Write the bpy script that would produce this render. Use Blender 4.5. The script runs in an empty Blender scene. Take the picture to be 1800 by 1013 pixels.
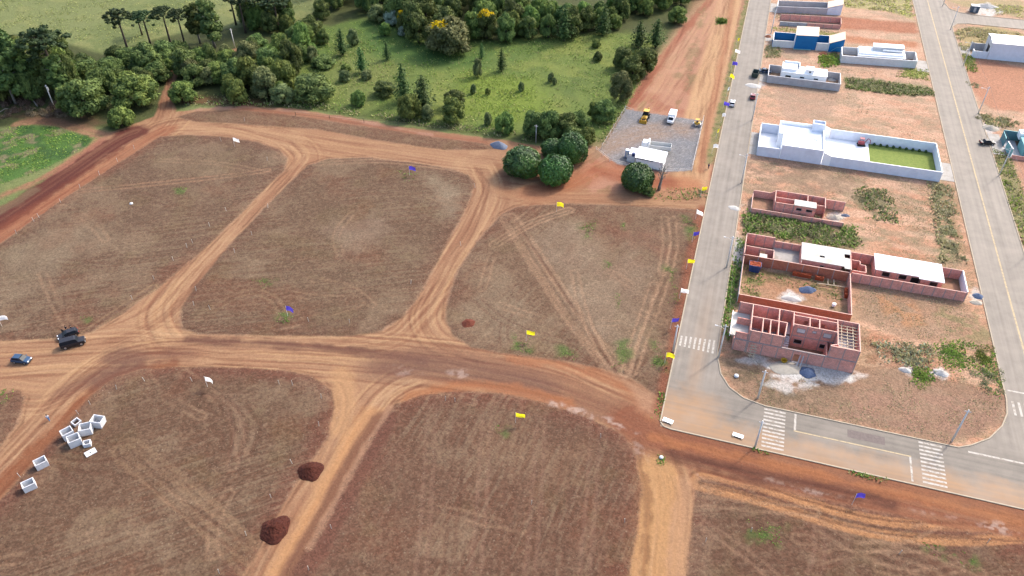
import bpy, bmesh, math, random
import numpy as np
from mathutils import Vector, Matrix

# ------------------------------------------------------------------ camera, sky, sun, exposure
SC = bpy.context.scene
COL = SC.collection
R_ = math.radians
FPX, CX, CY = 1390.0, 900.0, 506.5           # focal length and centre of the photograph, in its own pixels
PITCH, YAW, CAMH = math.atan(1150.0 / FPX), R_(17.04), 115.0
cam_d = bpy.data.cameras.new('camera')
cam = bpy.data.objects.new('camera', cam_d)
COL.objects.link(cam)
cam.location = (0, 0, CAMH)
cam.rotation_euler = (math.pi / 2 - PITCH, 0, YAW)
cam_d.sensor_width = 36.0
cam_d.lens = 36.0 * FPX / 1800.0
cam_d.clip_start = 1.0
cam_d.clip_end = 9000.0
SC.camera = cam

SUN_EL, SUN_AZ = R_(43), R_(32)               # azimuth clockwise from +Y
world = bpy.data.worlds.new('World')
SC.world = world
world.use_nodes = True
wn = world.node_tree
for n in list(wn.nodes):
    wn.nodes.remove(n)
sky = wn.nodes.new('ShaderNodeTexSky')
sky.sky_type = 'NISHITA'
sky.sun_disc = False
sky.sun_elevation = SUN_EL
sky.sun_rotation = SUN_AZ
sky.air_density = 1.0
sky.dust_density = 4.0
sky.ozone_density = 1.0
bg = wn.nodes.new('ShaderNodeBackground')
bg.inputs['Strength'].default_value = 0.15
wo = wn.nodes.new('ShaderNodeOutputWorld')
wn.links.new(sky.outputs[0], bg.inputs['Color'])
wn.links.new(bg.outputs[0], wo.inputs['Surface'])
sl = bpy.data.lights.new('sun', 'SUN')
sl.energy = 1.3
sl.angle = R_(5.0)
sl.color = (1.0, 0.93, 0.83)
sun = bpy.data.objects.new('sun', sl)
COL.objects.link(sun)
sd = Vector((math.sin(SUN_AZ) * math.cos(SUN_EL), math.cos(SUN_AZ) * math.cos(SUN_EL), math.sin(SUN_EL)))
sun.rotation_euler = sd.to_track_quat('Z', 'Y').to_euler()
sun.location = (0, 200, 150)
vs = SC.view_settings
vs.view_transform = 'Standard'
vs.look = 'None'
vs.gamma = 1.0
vs.exposure = 1.56
vs.use_curve_mapping = False
cy = SC.cycles
cy.use_denoising = True
cy.max_bounces = 5
cy.diffuse_bounces = 3
cy.glossy_bounces = 2
cy.transmission_bounces = 2
cy.volume_bounces = 0
cy.transparent_max_bounces = 4
cy.caustics_reflective = cy.caustics_refractive = False
cy.use_adaptive_sampling = True
cy.adaptive_threshold = 0.02

# ------------------------------------------------------------------ helpers
_f0 = np.array([-math.sin(YAW), math.cos(YAW), 0.0])
_r = np.array([math.cos(YAW), math.sin(YAW), 0.0])
_f = _f0 * math.cos(PITCH) + np.array([0, 0, -math.sin(PITCH)])
_u = np.cross(_r, _f)

def at(px, py, z=0.0):
    """ground point (or point at height z) seen at a pixel of the photograph"""
    d = _f * FPX + _r * (px - CX) - _u * (py - CY)
    t = (z - CAMH) / d[2]
    return (float(d[0] * t), float(d[1] * t))

def scale_at(p):
    """photograph pixels per metre at a ground point"""
    v = np.array([p[0], p[1], -CAMH])
    return FPX / float(v @ _f)

def top_z(p, py):
    """height above ground point p that shows at row py"""
    lo, hi = 0.0, 60.0
    for _ in range(40):
        m = (lo + hi) / 2
        v = np.array([p[0], p[1], m - CAMH])
        if CY - FPX * (v @ _u) / (v @ _f) > py:
            lo = m
        else:
            hi = m
    return lo

KALB = 2.55
def alb(r, g, b, k=1.0):
    """real-world base colour from the colour a sunlit surface shows"""
    out = []
    for c in (r, g, b):
        c /= 255.0
        c = c / 12.92 if c <= 0.04045 else ((c + 0.055) / 1.055) ** 2.4
        out.append(min(0.85, c / KALB * k))
    return tuple(out)

def fbm_nodes(nt, vec, scale, detail=4.0, rough=0.6):
    n = nt.nodes.new('ShaderNodeTexNoise')
    n.inputs['Scale'].default_value = scale
    n.inputs['Detail'].default_value = detail
    n.inputs['Roughness'].default_value = rough
    if vec is not None:
        nt.links.new(vec, n.inputs['Vector'])
    return n.outputs['Fac']

def math_node(nt, op, a, b=None, c=None, clamp=False):
    m = nt.nodes.new('ShaderNodeMath')
    m.operation = op
    m.use_clamp = clamp
    for i, v in enumerate((a, b, c)):
        if v is None:
            continue
        if isinstance(v, (int, float)):
            m.inputs[i].default_value = v
        else:
            nt.links.new(v, m.inputs[i])
    return m.outputs[0]

def maprange(nt, v, a, b, c, d):
    m = nt.nodes.new('ShaderNodeMapRange')
    for i, x in enumerate((v, a, b, c, d)):
        if isinstance(x, (int, float)):
            m.inputs[i].default_value = x
        else:
            nt.links.new(x, m.inputs[i])
    return m.outputs[0]

def mixcol(nt, fac, a, b, mode='MIX'):
    m = nt.nodes.new('ShaderNodeMix')
    m.data_type = 'RGBA'
    m.blend_type = mode
    for i, v in ((0, fac), (6, a), (7, b)):
        if isinstance(v, (int, float)):
            m.inputs[i].default_value = v
        elif isinstance(v, (tuple, list)):
            m.inputs[i].default_value = tuple(v)[:3] + (1.0,)
        else:
            nt.links.new(v, m.inputs[i])
    return m.outputs[2]

def new_mat(name):
    m = bpy.data.materials.new(name)
    m.use_nodes = True
    nt = m.node_tree
    p = nt.nodes['Principled BSDF']
    return m, nt, p

def obj_coord(nt):
    return nt.nodes.new('ShaderNodeTexCoord').outputs['Object']

def geo_pos(nt):
    return nt.nodes.new('ShaderNodeNewGeometry').outputs['Position']

def mat(name, color, rough=0.8, var=0.18, scale=1.2, bump=0.0, spec=0.3, metallic=0.0, stain=None, stain_amt=0.5):
    """painted / mineral surface: two scales of tone noise, optional weathering stain and bump"""
    m, nt, p = new_mat(name)
    v = geo_pos(nt)
    n1 = fbm_nodes(nt, v, scale, 5, 0.62)
    n2 = fbm_nodes(nt, v, scale * 6, 3, 0.6)
    s = math_node(nt, 'ADD', math_node(nt, 'MULTIPLY', n1, 0.7), math_node(nt, 'MULTIPLY', n2, 0.3))
    f = maprange(nt, s, 0.3, 0.7, 1 - var, 1 + var)
    c = mixcol(nt, 1.0, color, (1, 1, 1), 'MULTIPLY')
    mul = nt.nodes.new('ShaderNodeVectorMath')
    mul.operation = 'SCALE'
    nt.links.new(c, mul.inputs[0])
    nt.links.new(f, mul.inputs['Scale'])
    out = mul.outputs[0]
    if stain is not None:
        n3 = fbm_nodes(nt, v, scale * 0.45, 6, 0.7)
        fac = math_node(nt, 'MULTIPLY', maprange(nt, n3, 0.48, 0.62, 0, 1), stain_amt)
        out = mixcol(nt, fac, out, stain)
    nt.links.new(out, p.inputs['Base Color'])
    p.inputs['Roughness'].default_value = rough
    p.inputs['Specular IOR Level'].default_value = spec
    p.inputs['Metallic'].default_value = metallic
    if bump:
        b = nt.nodes.new('ShaderNodeBump')
        b.inputs['Strength'].default_value = 0.6
        b.inputs['Distance'].default_value = bump
        nt.links.new(n2, b.inputs['Height'])
        nt.links.new(b.outputs[0], p.inputs['Normal'])
    return m

def tag(o, label=None, cat=None, group=None, kind=None):
    if label: o['label'] = label
    if cat: o['category'] = cat
    if group: o['group'] = group
    if kind: o['kind'] = kind
    return o

def empty(name, loc=(0, 0, 0), rz=0.0):
    o = bpy.data.objects.new(name, None)
    COL.objects.link(o)
    o.location = loc
    o.rotation_euler = (0, 0, rz)
    o.empty_display_size = 0.5
    return o

def thing(name, label, cat, loc=(0, 0, 0), rz=0.0, group=None):
    return tag(empty(name, loc, rz), label, cat, group)

def children(o):
    return [c for c in bpy.data.objects if c.parent == o]

KIDS = {}
def link(o, parent=None):
    COL.objects.link(o)
    if parent is not None:
        o.parent = parent
        KIDS.setdefault(parent.as_pointer(), []).append(o)
    return o

def copy_tree(o, parent=None):
    c = o.copy()
    link(c, parent)
    for ch in KIDS.get(o.as_pointer(), []):
        copy_tree(ch, c)
    return c

class MB:
    """collects shapes and links them as ONE mesh object"""
    def __init__(self):
        self.v, self.f, self.m = [], [], []
        self.mi = 0
        self.xf = None
    def add(self, verts, faces):
        b = len(self.v)
        if self.xf is not None:
            verts = [tuple(self.xf @ Vector(p)) for p in verts]
        self.v += [tuple(p) for p in verts]
        self.f += [tuple(b + i for i in f) for f in faces]
        self.m += [self.mi] * len(faces)
        return self
    def box(self, x0, x1, y0, y1, z0, z1, sh=0.0):
        """sh: skew of y with x"""
        c = [(x, y + sh * x, z) for z in (z0, z1) for y in (y0, y1) for x in (x0, x1)]
        return self.add(c, [(0, 2, 3, 1), (4, 5, 7, 6), (0, 1, 5, 4), (2, 6, 7, 3), (0, 4, 6, 2), (1, 3, 7, 5)])
    def wall(self, a, b, z0, z1, t=0.15, zb=None):
        """upright wall from a to b; zb: top height at b if the top slopes"""
        a, b = Vector(a[:2]), Vector(b[:2])
        d = (b - a).normalized()
        n = Vector((-d.y, d.x)) * t / 2
        zb = z1 if zb is None else zb
        p = [a - n, b - n, b + n, a + n]
        zt = [z1, zb, zb, z1]
        vs_ = [(q.x, q.y, z0) for q in p] + [(q.x, q.y, zt[i]) for i, q in enumerate(p)]
        return self.add(vs_, [(3, 2, 1, 0), (4, 5, 6, 7), (0, 1, 5, 4), (1, 2, 6, 5), (2, 3, 7, 6), (3, 0, 4, 7)])
    def wall_open(self, a, b, z0, z1, ops, t=0.15):
        """wall with rectangular openings ops = [(s0, s1, za, zb)] measured along it"""
        a, b = Vector(a[:2]), Vector(b[:2])
        L = (b - a).length
        d = (b - a) / L
        s = 0.0
        for (s0, s1, za, zb_) in sorted(ops):
            if s0 > s: self.wall(a + d * s, a + d * s0, z0, z1, t)
            if za > z0: self.wall(a + d * s0, a + d * s1, z0, za, t)
            if zb_ < z1: self.wall(a + d * s0, a + d * s1, zb_, z1, t)
            s = s1
        if s < L: self.wall(a + d * s, b, z0, z1, t)
        return self
    def tube(self, pts, rads, n=6, cap=True):
        pts = [Vector(p) for p in pts]
        rings = []
        for i, p in enumerate(pts):
            q = pts[min(i + 1, len(pts) - 1)] - pts[max(i - 1, 0)]
            q = q.normalized() if q.length > 1e-6 else Vector((0, 0, 1))
            u = q.orthogonal().normalized()
            if i == 0:
                u0 = u
            else:
                u = (u0 - q * u0.dot(q))
                u = u.normalized() if u.length > 1e-4 else q.orthogonal().normalized()
                u0 = u
            w = q.cross(u)
            r = rads[i] if isinstance(rads, (list, tuple)) else rads
            rings.append([p + (u * math.cos(2 * math.pi * k / n) + w * math.sin(2 * math.pi * k / n)) * r for k in range(n)])
        vs_ = [tuple(p) for rg in rings for p in rg]
        fs = []
        for i in range(len(rings) - 1):
            for k in range(n):
                a, b = i * n + k, i * n + (k + 1) % n
                fs.append((a, b, b + n, a + n))
        if cap:
            fs.append(tuple(range(n - 1, -1, -1)))
            fs.append(tuple(range((len(rings) - 1) * n, len(rings) * n)))
        return self.add(vs_, fs)
    def prism(self, poly, z0, z1):
        n = len(poly)
        area = sum(poly[i][0] * poly[(i + 1) % n][1] - poly[(i + 1) % n][0] * poly[i][1] for i in range(n))
        if area < 0: poly = poly[::-1]
        vs_ = [(p[0], p[1], z0) for p in poly] + [(p[0], p[1], z1) for p in poly]
        return self.add(vs_, [tuple(range(n - 1, -1, -1)), tuple(range(n, 2 * n))] +
                        [(i, (i + 1) % n, n + (i + 1) % n, n + i) for i in range(n)])
    def build(self, name, mats, parent=None, smooth=False, loc=None):
        me = bpy.data.meshes.new(name)
        me.from_pydata(self.v, [], self.f)
        for m in (mats if isinstance(mats, (list, tuple)) else [mats]):
            me.materials.append(m)
        if any(self.m):
            me.polygons.foreach_set('material_index', self.m)
        if smooth:
            me.polygons.foreach_set('use_smooth', [True] * len(me.polygons))
        me.update()
        o = bpy.data.objects.new(name, me)
        if loc: o.location = loc
        return link(o, parent)

def bevel_obj(o, w=0.03, seg=2):
    b = o.modifiers.new('bevel', 'BEVEL')
    b.width = w
    b.segments = seg
    b.limit_method = 'ANGLE'
    return o

# ------------------------------------------------------------------ numpy noise
_TAB = np.random.default_rng(3).random((16, 512, 512)).astype(np.float32)

def vnoise(x, y, seed=0):
    x = np.asarray(x, np.float32) + np.float32(seed * 37.7)
    y = np.asarray(y, np.float32) + np.float32(seed * 11.3)
    ix, iy = np.floor(x), np.floor(y)
    fx, fy = x - ix, y - iy
    fx, fy = fx * fx * (3 - 2 * fx), fy * fy * (3 - 2 * fy)
    ix, iy = ix.astype(np.int32) & 511, iy.astype(np.int32) & 511
    jx, jy = (ix + 1) & 511, (iy + 1) & 511
    T = _TAB[seed % 16].ravel()
    a, b = T[iy * 512 + ix], T[iy * 512 + jx]
    c, d = T[jy * 512 + ix], T[jy * 512 + jx]
    u = a + (b - a) * fx
    return u + (c + (d - c) * fx - u) * fy

def fbm(x, y, seed=0, octv=4, gain=0.55):
    s, a, t = 0.0, 1.0, 0.0
    for i in range(octv):
        s = s + a * vnoise(x * 2 ** i + 17.3 * i, y * 2 ** i - 9.1 * i, seed + i * 7)
        t += a
        a *= gain
    return s / t

def sstep(a, b, v):
    t = np.clip((v - a) / (b - a), 0, 1)
    return t * t * (3 - 2 * t)

def poly_sd(px, py, poly):
    """signed distance, positive inside"""
    poly = np.asarray(poly, float)
    x0, y0 = poly.min(0) - 8
    x1, y1 = poly.max(0) + 8
    out = np.full(px.shape, -8.0)
    m = (px > x0) & (px < x1) & (py > y0) & (py < y1)
    X, Y = px[m], py[m]
    d2 = np.full(X.shape, 1e9)
    ins = np.zeros(X.shape, bool)
    n = len(poly)
    for i in range(n):
        ax, ay = poly[i]
        bx, by = poly[(i + 1) % n]
        ex, ey = bx - ax, by - ay
        t = np.clip(((X - ax) * ex + (Y - ay) * ey) / (ex * ex + ey * ey + 1e-9), 0, 1)
        d2 = np.minimum(d2, (X - ax - t * ex) ** 2 + (Y - ay - t * ey) ** 2)
        c = ((ay > Y) != (by > Y)) & (X < (bx - ax) * (Y - ay) / (by - ay + 1e-12) + ax)
        ins ^= c
    d = np.sqrt(d2)
    out[m] = np.where(ins, d, -d)
    return out

def line_sd(px, py, pts, reach=14.0):
    """(lateral signed distance, distance along) to a polyline"""
    pts = np.asarray(pts, float)
    D = np.full(px.shape, 99.0)
    S = np.zeros(px.shape)
    x0, y0 = pts.min(0) - reach
    x1, y1 = pts.max(0) + reach
    m = (px > x0) & (px < x1) & (py > y0) & (py < y1)
    X, Y = px[m], py[m]
    bd = np.full(X.shape, 99.0)
    sg = np.zeros(X.shape)
    ss = np.zeros(X.shape)
    acc = 0.0
    for i in range(len(pts) - 1):
        ax, ay = pts[i]
        ex, ey = pts[i + 1] - pts[i]
        L = math.hypot(ex, ey)
        t = np.clip(((X - ax) * ex + (Y - ay) * ey) / (L * L), 0, 1)
        dx, dy = X - ax - t * ex, Y - ay - t * ey
        d = np.hypot(dx, dy)
        k = d < bd
        bd[k] = d[k]
        sg[k] = np.sign(ex * dy - ey * dx)[k]
        ss[k] = acc + (t * L)[k]
        acc += L
    D[m] = bd * np.where(sg == 0, 1, sg)
    S[m] = ss
    return D, S

def smooth_line(pts, n=6):
    """Catmull-Rom through pixel points, returned as ground points"""
    g = [np.array(at(*p)) for p in pts]
    if len(g) < 3:
        return [tuple(p) for p in g]
    out = []
    for i in range(len(g) - 1):
        p0, p1, p2, p3 = g[max(i - 1, 0)], g[i], g[i + 1], g[min(i + 2, len(g) - 1)]
        for k in range(n):
            t = k / n
            out.append(tuple(0.5 * (2 * p1 + (p2 - p0) * t + (2 * p0 - 5 * p1 + 4 * p2 - p3) * t * t + (3 * p1 - p0 - 3 * p2 + p3) * t ** 3)))
    out.append(tuple(g[-1]))
    return out

def gpoly(pts, smooth=False):
    """pixel outline of something lying on the ground -> ground outline"""
    if smooth:
        return smooth_line(list(pts) + [pts[0]], 4)[:-1]
    return [at(*p) for p in pts]

RNG = np.random.default_rng(11)
rnd = random.Random(5)
# ------------------------------------------------------------------ ground sheet
def hw(D):
    return np.maximum(45.0, 0.647 * (0.77 * D + 73.0) + 30.0)

rows = [-1500.0, -400.0, -100.0, 0.0, 20.0, 34.0]
D = 44.0
while D < 420.0:
    rows.append(D)
    D += max(0.19, (D * D + CAMH ** 2) / 112000.0)
rows += [440, 470, 520, 600, 800, 1200, 2000, 3500, 6000]
rows = np.array(rows)
us = np.concatenate([[-30, -8, -3, -1.6, -1.2], np.linspace(-1, 1, 1001), [1.2, 1.6, 3, 8, 30]])
GU, GD = np.meshgrid(us, rows)
GX = GU * hw(GD)
gx = (_f0[0] * GD + _r[0] * GX).ravel()
gy = (_f0[1] * GD + _r[1] * GX).ravel()
NV = gx.size
gz = np.zeros(NV)
colr = np.zeros((NV, 3))
contrast = np.full(NV, 0.5)
green = np.zeros(NV)                      # how grassy
cls = np.zeros(NV, np.int8)               # 0 ground, 1 dirt road, 2 meadow, 3 yard

def paint(m, c, k=1.0):
    m = np.clip(m * k, 0, 1)[:, None]
    colr[:] = colr * (1 - m) + np.array(c)[None, :] * m

n_big = fbm(gx / 28, gy / 28, 3, 4)
n_mid = fbm(gx / 6, gy / 6, 5, 4)
n_sm = fbm(gx / 1.6, gy / 1.6, 9, 4)
n_xs = fbm(gx / 0.55, gy / 0.55, 13, 2)
wob = (n_mid - 0.5) * 2.2 + (n_sm - 0.5) * 1.6    # edge wobble in metres

def setv(arr, m, v):
    arr[:] = arr * (1 - m) + v * m

# far land: dry pasture
paint(np.ones(NV), alb(146, 154, 98))
paint(sstep(0.4, 0.65, n_big), alb(130, 142, 86), 0.8)
paint(sstep(0.5, 0.72, n_mid), alb(166, 166, 108), 0.7)
green[:] = 0.8

# pasture behind the wood stays; meadow and wood floor
WOOD = gpoly([(-200, 60), (60, 60), (180, 95), (330, 55), (520, 40), (560, 20), (600, -30), (1260, -40), (1236, 6), (1160, 90), (1100, 190),
              (1062, 252), (930, 252), (860, 240), (560, 195), (330, 184), (300, 200), (210, 232), (120, 215), (-200, 240)])
mw = sstep(-1.5, 1.5, poly_sd(gx, gy, WOOD) + wob)
paint(mw, alb(92, 98, 58))
MEADOW = gpoly([(520, 60), (640, 35), (760, 75), (900, 70), (1060, 60), (1160, 60), (1130, 120), (1060, 250), (900, 235), (760, 215),
                (600, 192), (520, 186), (470, 150)])
mm = sstep(-4, 3, poly_sd(gx, gy, MEADOW) + wob * 2)
mgreen = np.array(alb(128, 146, 74))
paint(mm, mgreen)
paint(mm * sstep(0.46, 0.66, n_big), alb(104, 132, 64), 0.8)
paint(mm * sstep(0.52, 0.72, fbm(gx / 11, gy / 11, 51, 3)), alb(150, 160, 82), 0.8)
paint(mm * sstep(0.55, 0.7, n_mid), alb(96, 118, 60), 0.5)
DARKG = gpoly([(640, 40), (720, 50), (800, 100), (860, 98), (840, 118), (720, 112), (660, 85)])
paint(sstep(-8, 4, poly_sd(gx, gy, DARKG) + wob * 2), alb(88, 126, 62), 0.75)
PALEG = gpoly([(600, 95), (700, 112), (690, 150), (640, 190), (560, 150)])
paint(sstep(-8, 6, poly_sd(gx, gy, PALEG) + wob * 3), alb(138, 146, 84), 0.7)
LIME = gpoly([(820, 130), (930, 140), (960, 190), (900, 215), (820, 200)])
paint(sstep(-10, 6, poly_sd(gx, gy, LIME) + wob * 3), alb(142, 162, 62), 0.75)
setv(green, mm, 1.0)
cls[(mm > 0.5)] = 2

# building site, bare sandy soil
SITE = gpoly([(-300, 420), (-60, 400), (60, 330), (165, 255), (190, 236), (270, 205), (290, 150), (299, 124), (312, 124), (303, 165), (310, 196), (420, 186), (520, 190),
              (700, 222), (860, 243), (960, 258), (1058, 258), (1062, 262), (1100, 192), (1150, 110), (1240, 0), (1270, -60), (1400, -60),
              (1322, 0), (1266, 250), (1212, 500), (1172, 690), (1163, 748), (1350, 792), (1800, 893), (2300, 1000), (2300, 1500), (-900, 1500)])
ms = sstep(-0.4, 0.5, poly_sd(gx, gy, SITE) + wob * 0.5)
SAND = alb(190, 146, 112)
paint(ms, SAND)
paint(ms * sstep(0.42, 0.68, n_big), alb(178, 130, 98), 0.7)
paint(ms * sstep(0.5, 0.7, n_mid), alb(202, 160, 122), 0.6)
setv(green, ms, 0.0)
setv(contrast, ms, 0.32)
cls[(ms > 0.5)] = 1

# strip beside the paved street and the open slope behind the yard
STRIP = gpoly([(1058, 258), (1100, 192), (1150, 110), (1244, 0), (1290, -70), (1420, -70), (1322, 0), (1266, 250), (1245, 345), (1150, 335), (1040, 345), (1020, 300)])
mst = sstep(-1, 1, poly_sd(gx, gy, STRIP) + wob * 0.4)
paint(mst, alb(203, 150, 122))
paint(mst * sstep(0.45, 0.62, n_mid), alb(186, 124, 98), 0.75)
paint(mst * sstep(0.56, 0.66, fbm(gx / 2.2, gy / 4.5, 71, 3)), alb(158, 132, 92), 0.6)

def road(pts, half, c, k=0.9, soft=1.6, wobk=0.35):
    d, s = line_sd(gx, gy, smooth_line(pts), half + 8)
    m = sstep(-soft, soft * 0.4, half - np.abs(d) + wob * wobk)
    paint(m, c, k)
    return d, s, m

PATH = [(1300, -60), (1283, 0), (1262, 90), (1240, 170), (1222, 250), (1214, 320)]
road(PATH, 4.2, alb(228, 184, 138), 0.85)
road([(1258, -20), (1235, 30), (1190, 100), (1160, 150)], 5.5, alb(216, 166, 134), 0.7, 4)
road([(1296, -40), (1268, 110), (1246, 220), (1230, 300)], 0.9, alb(176, 98, 70), 0.5, 1.0)
road([(1112, 186), (1170, 95), (1248, 0)], 1.0, alb(172, 96, 72), 0.7, 1.5, 0.8)

# the lots: mown stubble over brown soil
LOTS = [
    ([(-260, 560), (-90, 470), (0, 428), (60, 385), (140, 330), (215, 282), (280, 240), (330, 237), (400, 241), (455, 250), (490, 262), (505, 278), (500, 300),
      (470, 330), (410, 390), (340, 455), (280, 505), (225, 545), (165, 582), (110, 597), (0, 598), (-260, 600)], alb(126, 100, 80), (0.86, 0.5)),
    ([(540, 291), (575, 279), (640, 276), (720, 284), (790, 296), (825, 308), (835, 322), (828, 350), (806, 395), (770, 460), (735, 525), (705, 560), (668, 582),
      (620, 591), (540, 592), (430, 590), (350, 588), (322, 578), (316, 562), (322, 538), (345, 500), (395, 440), (450, 380), (505, 324)], alb(127, 101, 80), (0.9, 0.43)),
    ([(880, 376), (905, 364), (1000, 357), (1120, 362), (1226, 368), (1232, 385), (1196, 560), (1172, 690), (1160, 700), (1115, 668), (1060, 648), (980, 634),
      (900, 624), (830, 612), (795, 590), (783, 560), (786, 525), (805, 475), (838, 425)], alb(134, 106, 84), (0.3, 0.95)),
    ([(-60, 1120), (-60, 925), (0, 878), (60, 812), (115, 750), (160, 695), (200, 664), (250, 648), (330, 645), (430, 646), (500, 650), (548, 662), (582, 686), (589, 716),
      (578, 765), (545, 815), (508, 870), (470, 940), (425, 1013), (390, 1120)], alb(122, 93, 73), (0.75, 0.66)),
    ([(640, 790), (665, 745), (695, 712), (740, 695), (800, 687), (880, 692), (960, 709), (1040, 735), (1095, 763), (1118, 800), (1128, 850), (1122, 930), (1106, 1013),
      (1090, 1120), (440, 1120), (510, 1013), (560, 930), (605, 850)], alb(124, 92, 73), (0.1, 1.0)),
    ([(1226, 836), (1300, 848), (1400, 868), (1500, 890), (1600, 912), (1700, 930), (1830, 955), (2100, 1000), (2100, 1200), (1190, 1200), (1206, 1013), (1216, 920)],
     alb(120, 88, 69), (0.95, 0.35)),
    ([(312, 206), (345, 196), (420, 193), (520, 203), (640, 222), (760, 240), (850, 252), (870, 262), (780, 264), (660, 246), (560, 228), (450, 220), (340, 214)],
     alb(140, 110, 86), (0.98, -0.2)),
    ([(-140, 700), (0, 690), (34, 684), (44, 700), (30, 745), (0, 785), (-80, 850), (-140, 860)], alb(134, 102, 80), (0.7, 0.7)),
]
STRAW = alb(184, 160, 130)
SOIL = alb(126, 84, 62)
lotm = np.zeros(NV)
LOT_SD = []
for i, (pp, c, dr) in enumerate(LOTS):
    g = [at(*p) for p in pp]
    sdv = poly_sd(gx, gy, g)
    LOT_SD.append(sdv)
    m = sstep(-0.5, 0.5, sdv + wob * 0.3)
    lotm = np.maximum(lotm, m)
    paint(m, c)
    lip = sstep(.45, .1, np.abs(sdv + wob * .3 - .1)) * sstep(.35, .6, fbm(gx / 5, gy / 5, 871 + i, 3))
    paint(lip, alb(206, 166, 134), .55)
    paint(sstep(.4, .1, np.abs(sdv + wob * .3 + .75)) * sstep(.45, .65, fbm(gx / 7, gy / 7, 881 + i, 3)), alb(120, 76, 56), .6)
    # bare red soil rim, straw patches, furrows combed along the lot
    rim = m * sstep(5.5, 0.5, sdv + wob * 1.2)
    paint(rim, alb(128, 82, 66), 0.8 if i in (3, 4, 5) else 0.3)
    dl = math.hypot(*dr)
    dx, dy = dr[0] / dl, dr[1] / dl
    al, ac = gx * dx + gy * dy, -gx * dy + gy * dx
    fur = fbm(ac * 2.9 + (n_mid - .5) * 0.5, al * 0.10, 31 + i, 3)
    fmod = 0.15 + 0.85 * sstep(.42, .62, fbm(gx / 17, gy / 17, 931 + i, 3))
    paint(m * sstep(0.5, 0.72, fur) * fmod, STRAW, 0.24)
    paint(m * sstep(0.5, 0.3, fur) * fmod, SOIL, 0.34)
    paint(m * sstep(0.52, 0.72, fbm(gx / 9, gy / 9, 91 + i, 4)), STRAW, 0.24)
    paint(m * sstep(0.55, 0.75, fbm(gx / 12, gy / 12, 191 + i, 4)), alb(134, 84, 62), 0.34)
    paint(m * sstep(0.58, 0.72, fbm(gx / 7, gy / 7, 291 + i, 4)), alb(134, 118, 80), 0.18)
    paint(m * sstep(0.5, 0.7, n_xs), STRAW, 0.14)
    paint(m * sstep(0.5, 0.28, n_xs), alb(100, 72, 54), 0.18)
    paint(m * sstep(0.55, 0.75, n_sm), alb(166, 136, 110), 0.14)
    gz += m * (0.05 * (fur - 0.5) + 0.05 * (n_xs - 0.5) + 0.08 * (n_sm - .5) + 0.12 * sstep(0, 1.5, sdv))
setv(contrast, lotm, 0.72)
cls[lotm > 0.5] = 0

# straw pale zones of the third lot, big green tints
for pp, c, k in [
        ([(1000, 560), (930, 420), (1000, 380), (1080, 420), (1160, 400), (1150, 560), (1090, 620)], alb(172, 150, 126), 0.45),
        ([(800, 560), (860, 470), (960, 560), (900, 600)], alb(168, 148, 122), 0.4),
        ([(740, 300), (825, 325), (800, 400), (770, 380)], alb(180, 162, 136), 0.4),
        ([(560, 400), (660, 360), (700, 420), (600, 450)], alb(172, 148, 126), 0.35),
        ([(860, 720), (1040, 800), (1000, 870), (840, 800)], alb(164, 132, 104), 0.3),
        ([(1070, 405), (1165, 405), (1160, 450), (1110, 440)], alb(140, 84, 64), 0.55),
        ([(0, 440), (140, 380), (200, 420), (60, 520), (0, 540)], alb(168, 150, 124), 0.35),
        ([(260, 280), (420, 262), (430, 300), (300, 320)], alb(160, 140, 110), 0.3)]:
    paint(sstep(-3, 5, poly_sd(gx, gy, gpoly(pp)) + wob * 3) * (0.4 + n_mid), c, k)

# tyre tracks: pairs of pale or dark bands across lots and roads
def tracks(pts, c, k=0.6, offs=(-0.85, 0.85), w=0.28, deep=0.04):
    d, s = line_sd(gx, gy, smooth_line(pts), 6)
    brk = 0.45 + 0.55 * sstep(0.3, 0.6, fbm(s / 6, d * 0.3, 77, 2))
    for o in offs:
        m = sstep(w * 1.9, w * 0.5, np.abs(d - o + (n_sm - 0.5) * 0.5)) * brk
        paint(m, c, k)
        gz[:] -= deep * m
TAN, DRK = alb(196, 158, 126), alb(108, 70, 54)
tracks([(895, 385), (950, 470), (1010, 560), (1085, 655)], TAN, 0.45, (-2.0, -0.9, 0.9, 2.2), 0.4)
tracks([(905, 390), (960, 470), (1020, 560), (1080, 650)], DRK, 0.5, (0.0,), 0.35)
tracks([(1010, 480), (1030, 560), (1070, 640)], TAN, 0.5)
tracks([(1182, 385), (1184, 440), (1160, 520), (1130, 600), (1112, 655)], TAN, 0.5)
tracks([(1150, 500), (1120, 590), (1100, 655)], TAN, 0.55)
tracks([(1168, 385), (1172, 420), (1165, 480)], TAN, 0.5)
tracks([(140, 336), (260, 325), (400, 310), (470, 300)], alb(186, 144, 114), 0.6)
tracks([(560, 288), (680, 284), (800, 298)], TAN, 0.5)
tracks([(150, 586), (210, 545), (270, 505)], alb(180, 148, 112), 0.5)
tracks([(350, 560), (430, 515), (480, 525), (500, 560)], alb(170, 140, 108), 0.4)
tracks([(225, 790), (300, 850), (380, 920), (440, 985)], alb(166, 134, 104), 0.45, (-2.4, -0.8, 0.8, 2.2), 0.45)
tracks([(250, 820), (330, 890), (430, 960)], DRK, 0.35, (-1.5, 0.3), 0.25)
tracks([(400, 700), (420, 760), (410, 820)], alb(164, 130, 106), 0.4)
tracks([(360, 700), (395, 740), (400, 790)], DRK, 0.3)
for k in range(7):
    x0 = 760 + k * 48
    tracks([(x0, 720 + (k % 2) * 20), (x0 - 8, 860), (x0 - 20, 1010)], DRK if k % 2 else alb(166, 128, 106), 0.3, (-0.8, 0.8), 0.3, 0.02)
tracks([(900, 370), (960, 350), (1060, 352), (1230, 372)], alb(150, 96, 70), 0.4)
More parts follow.
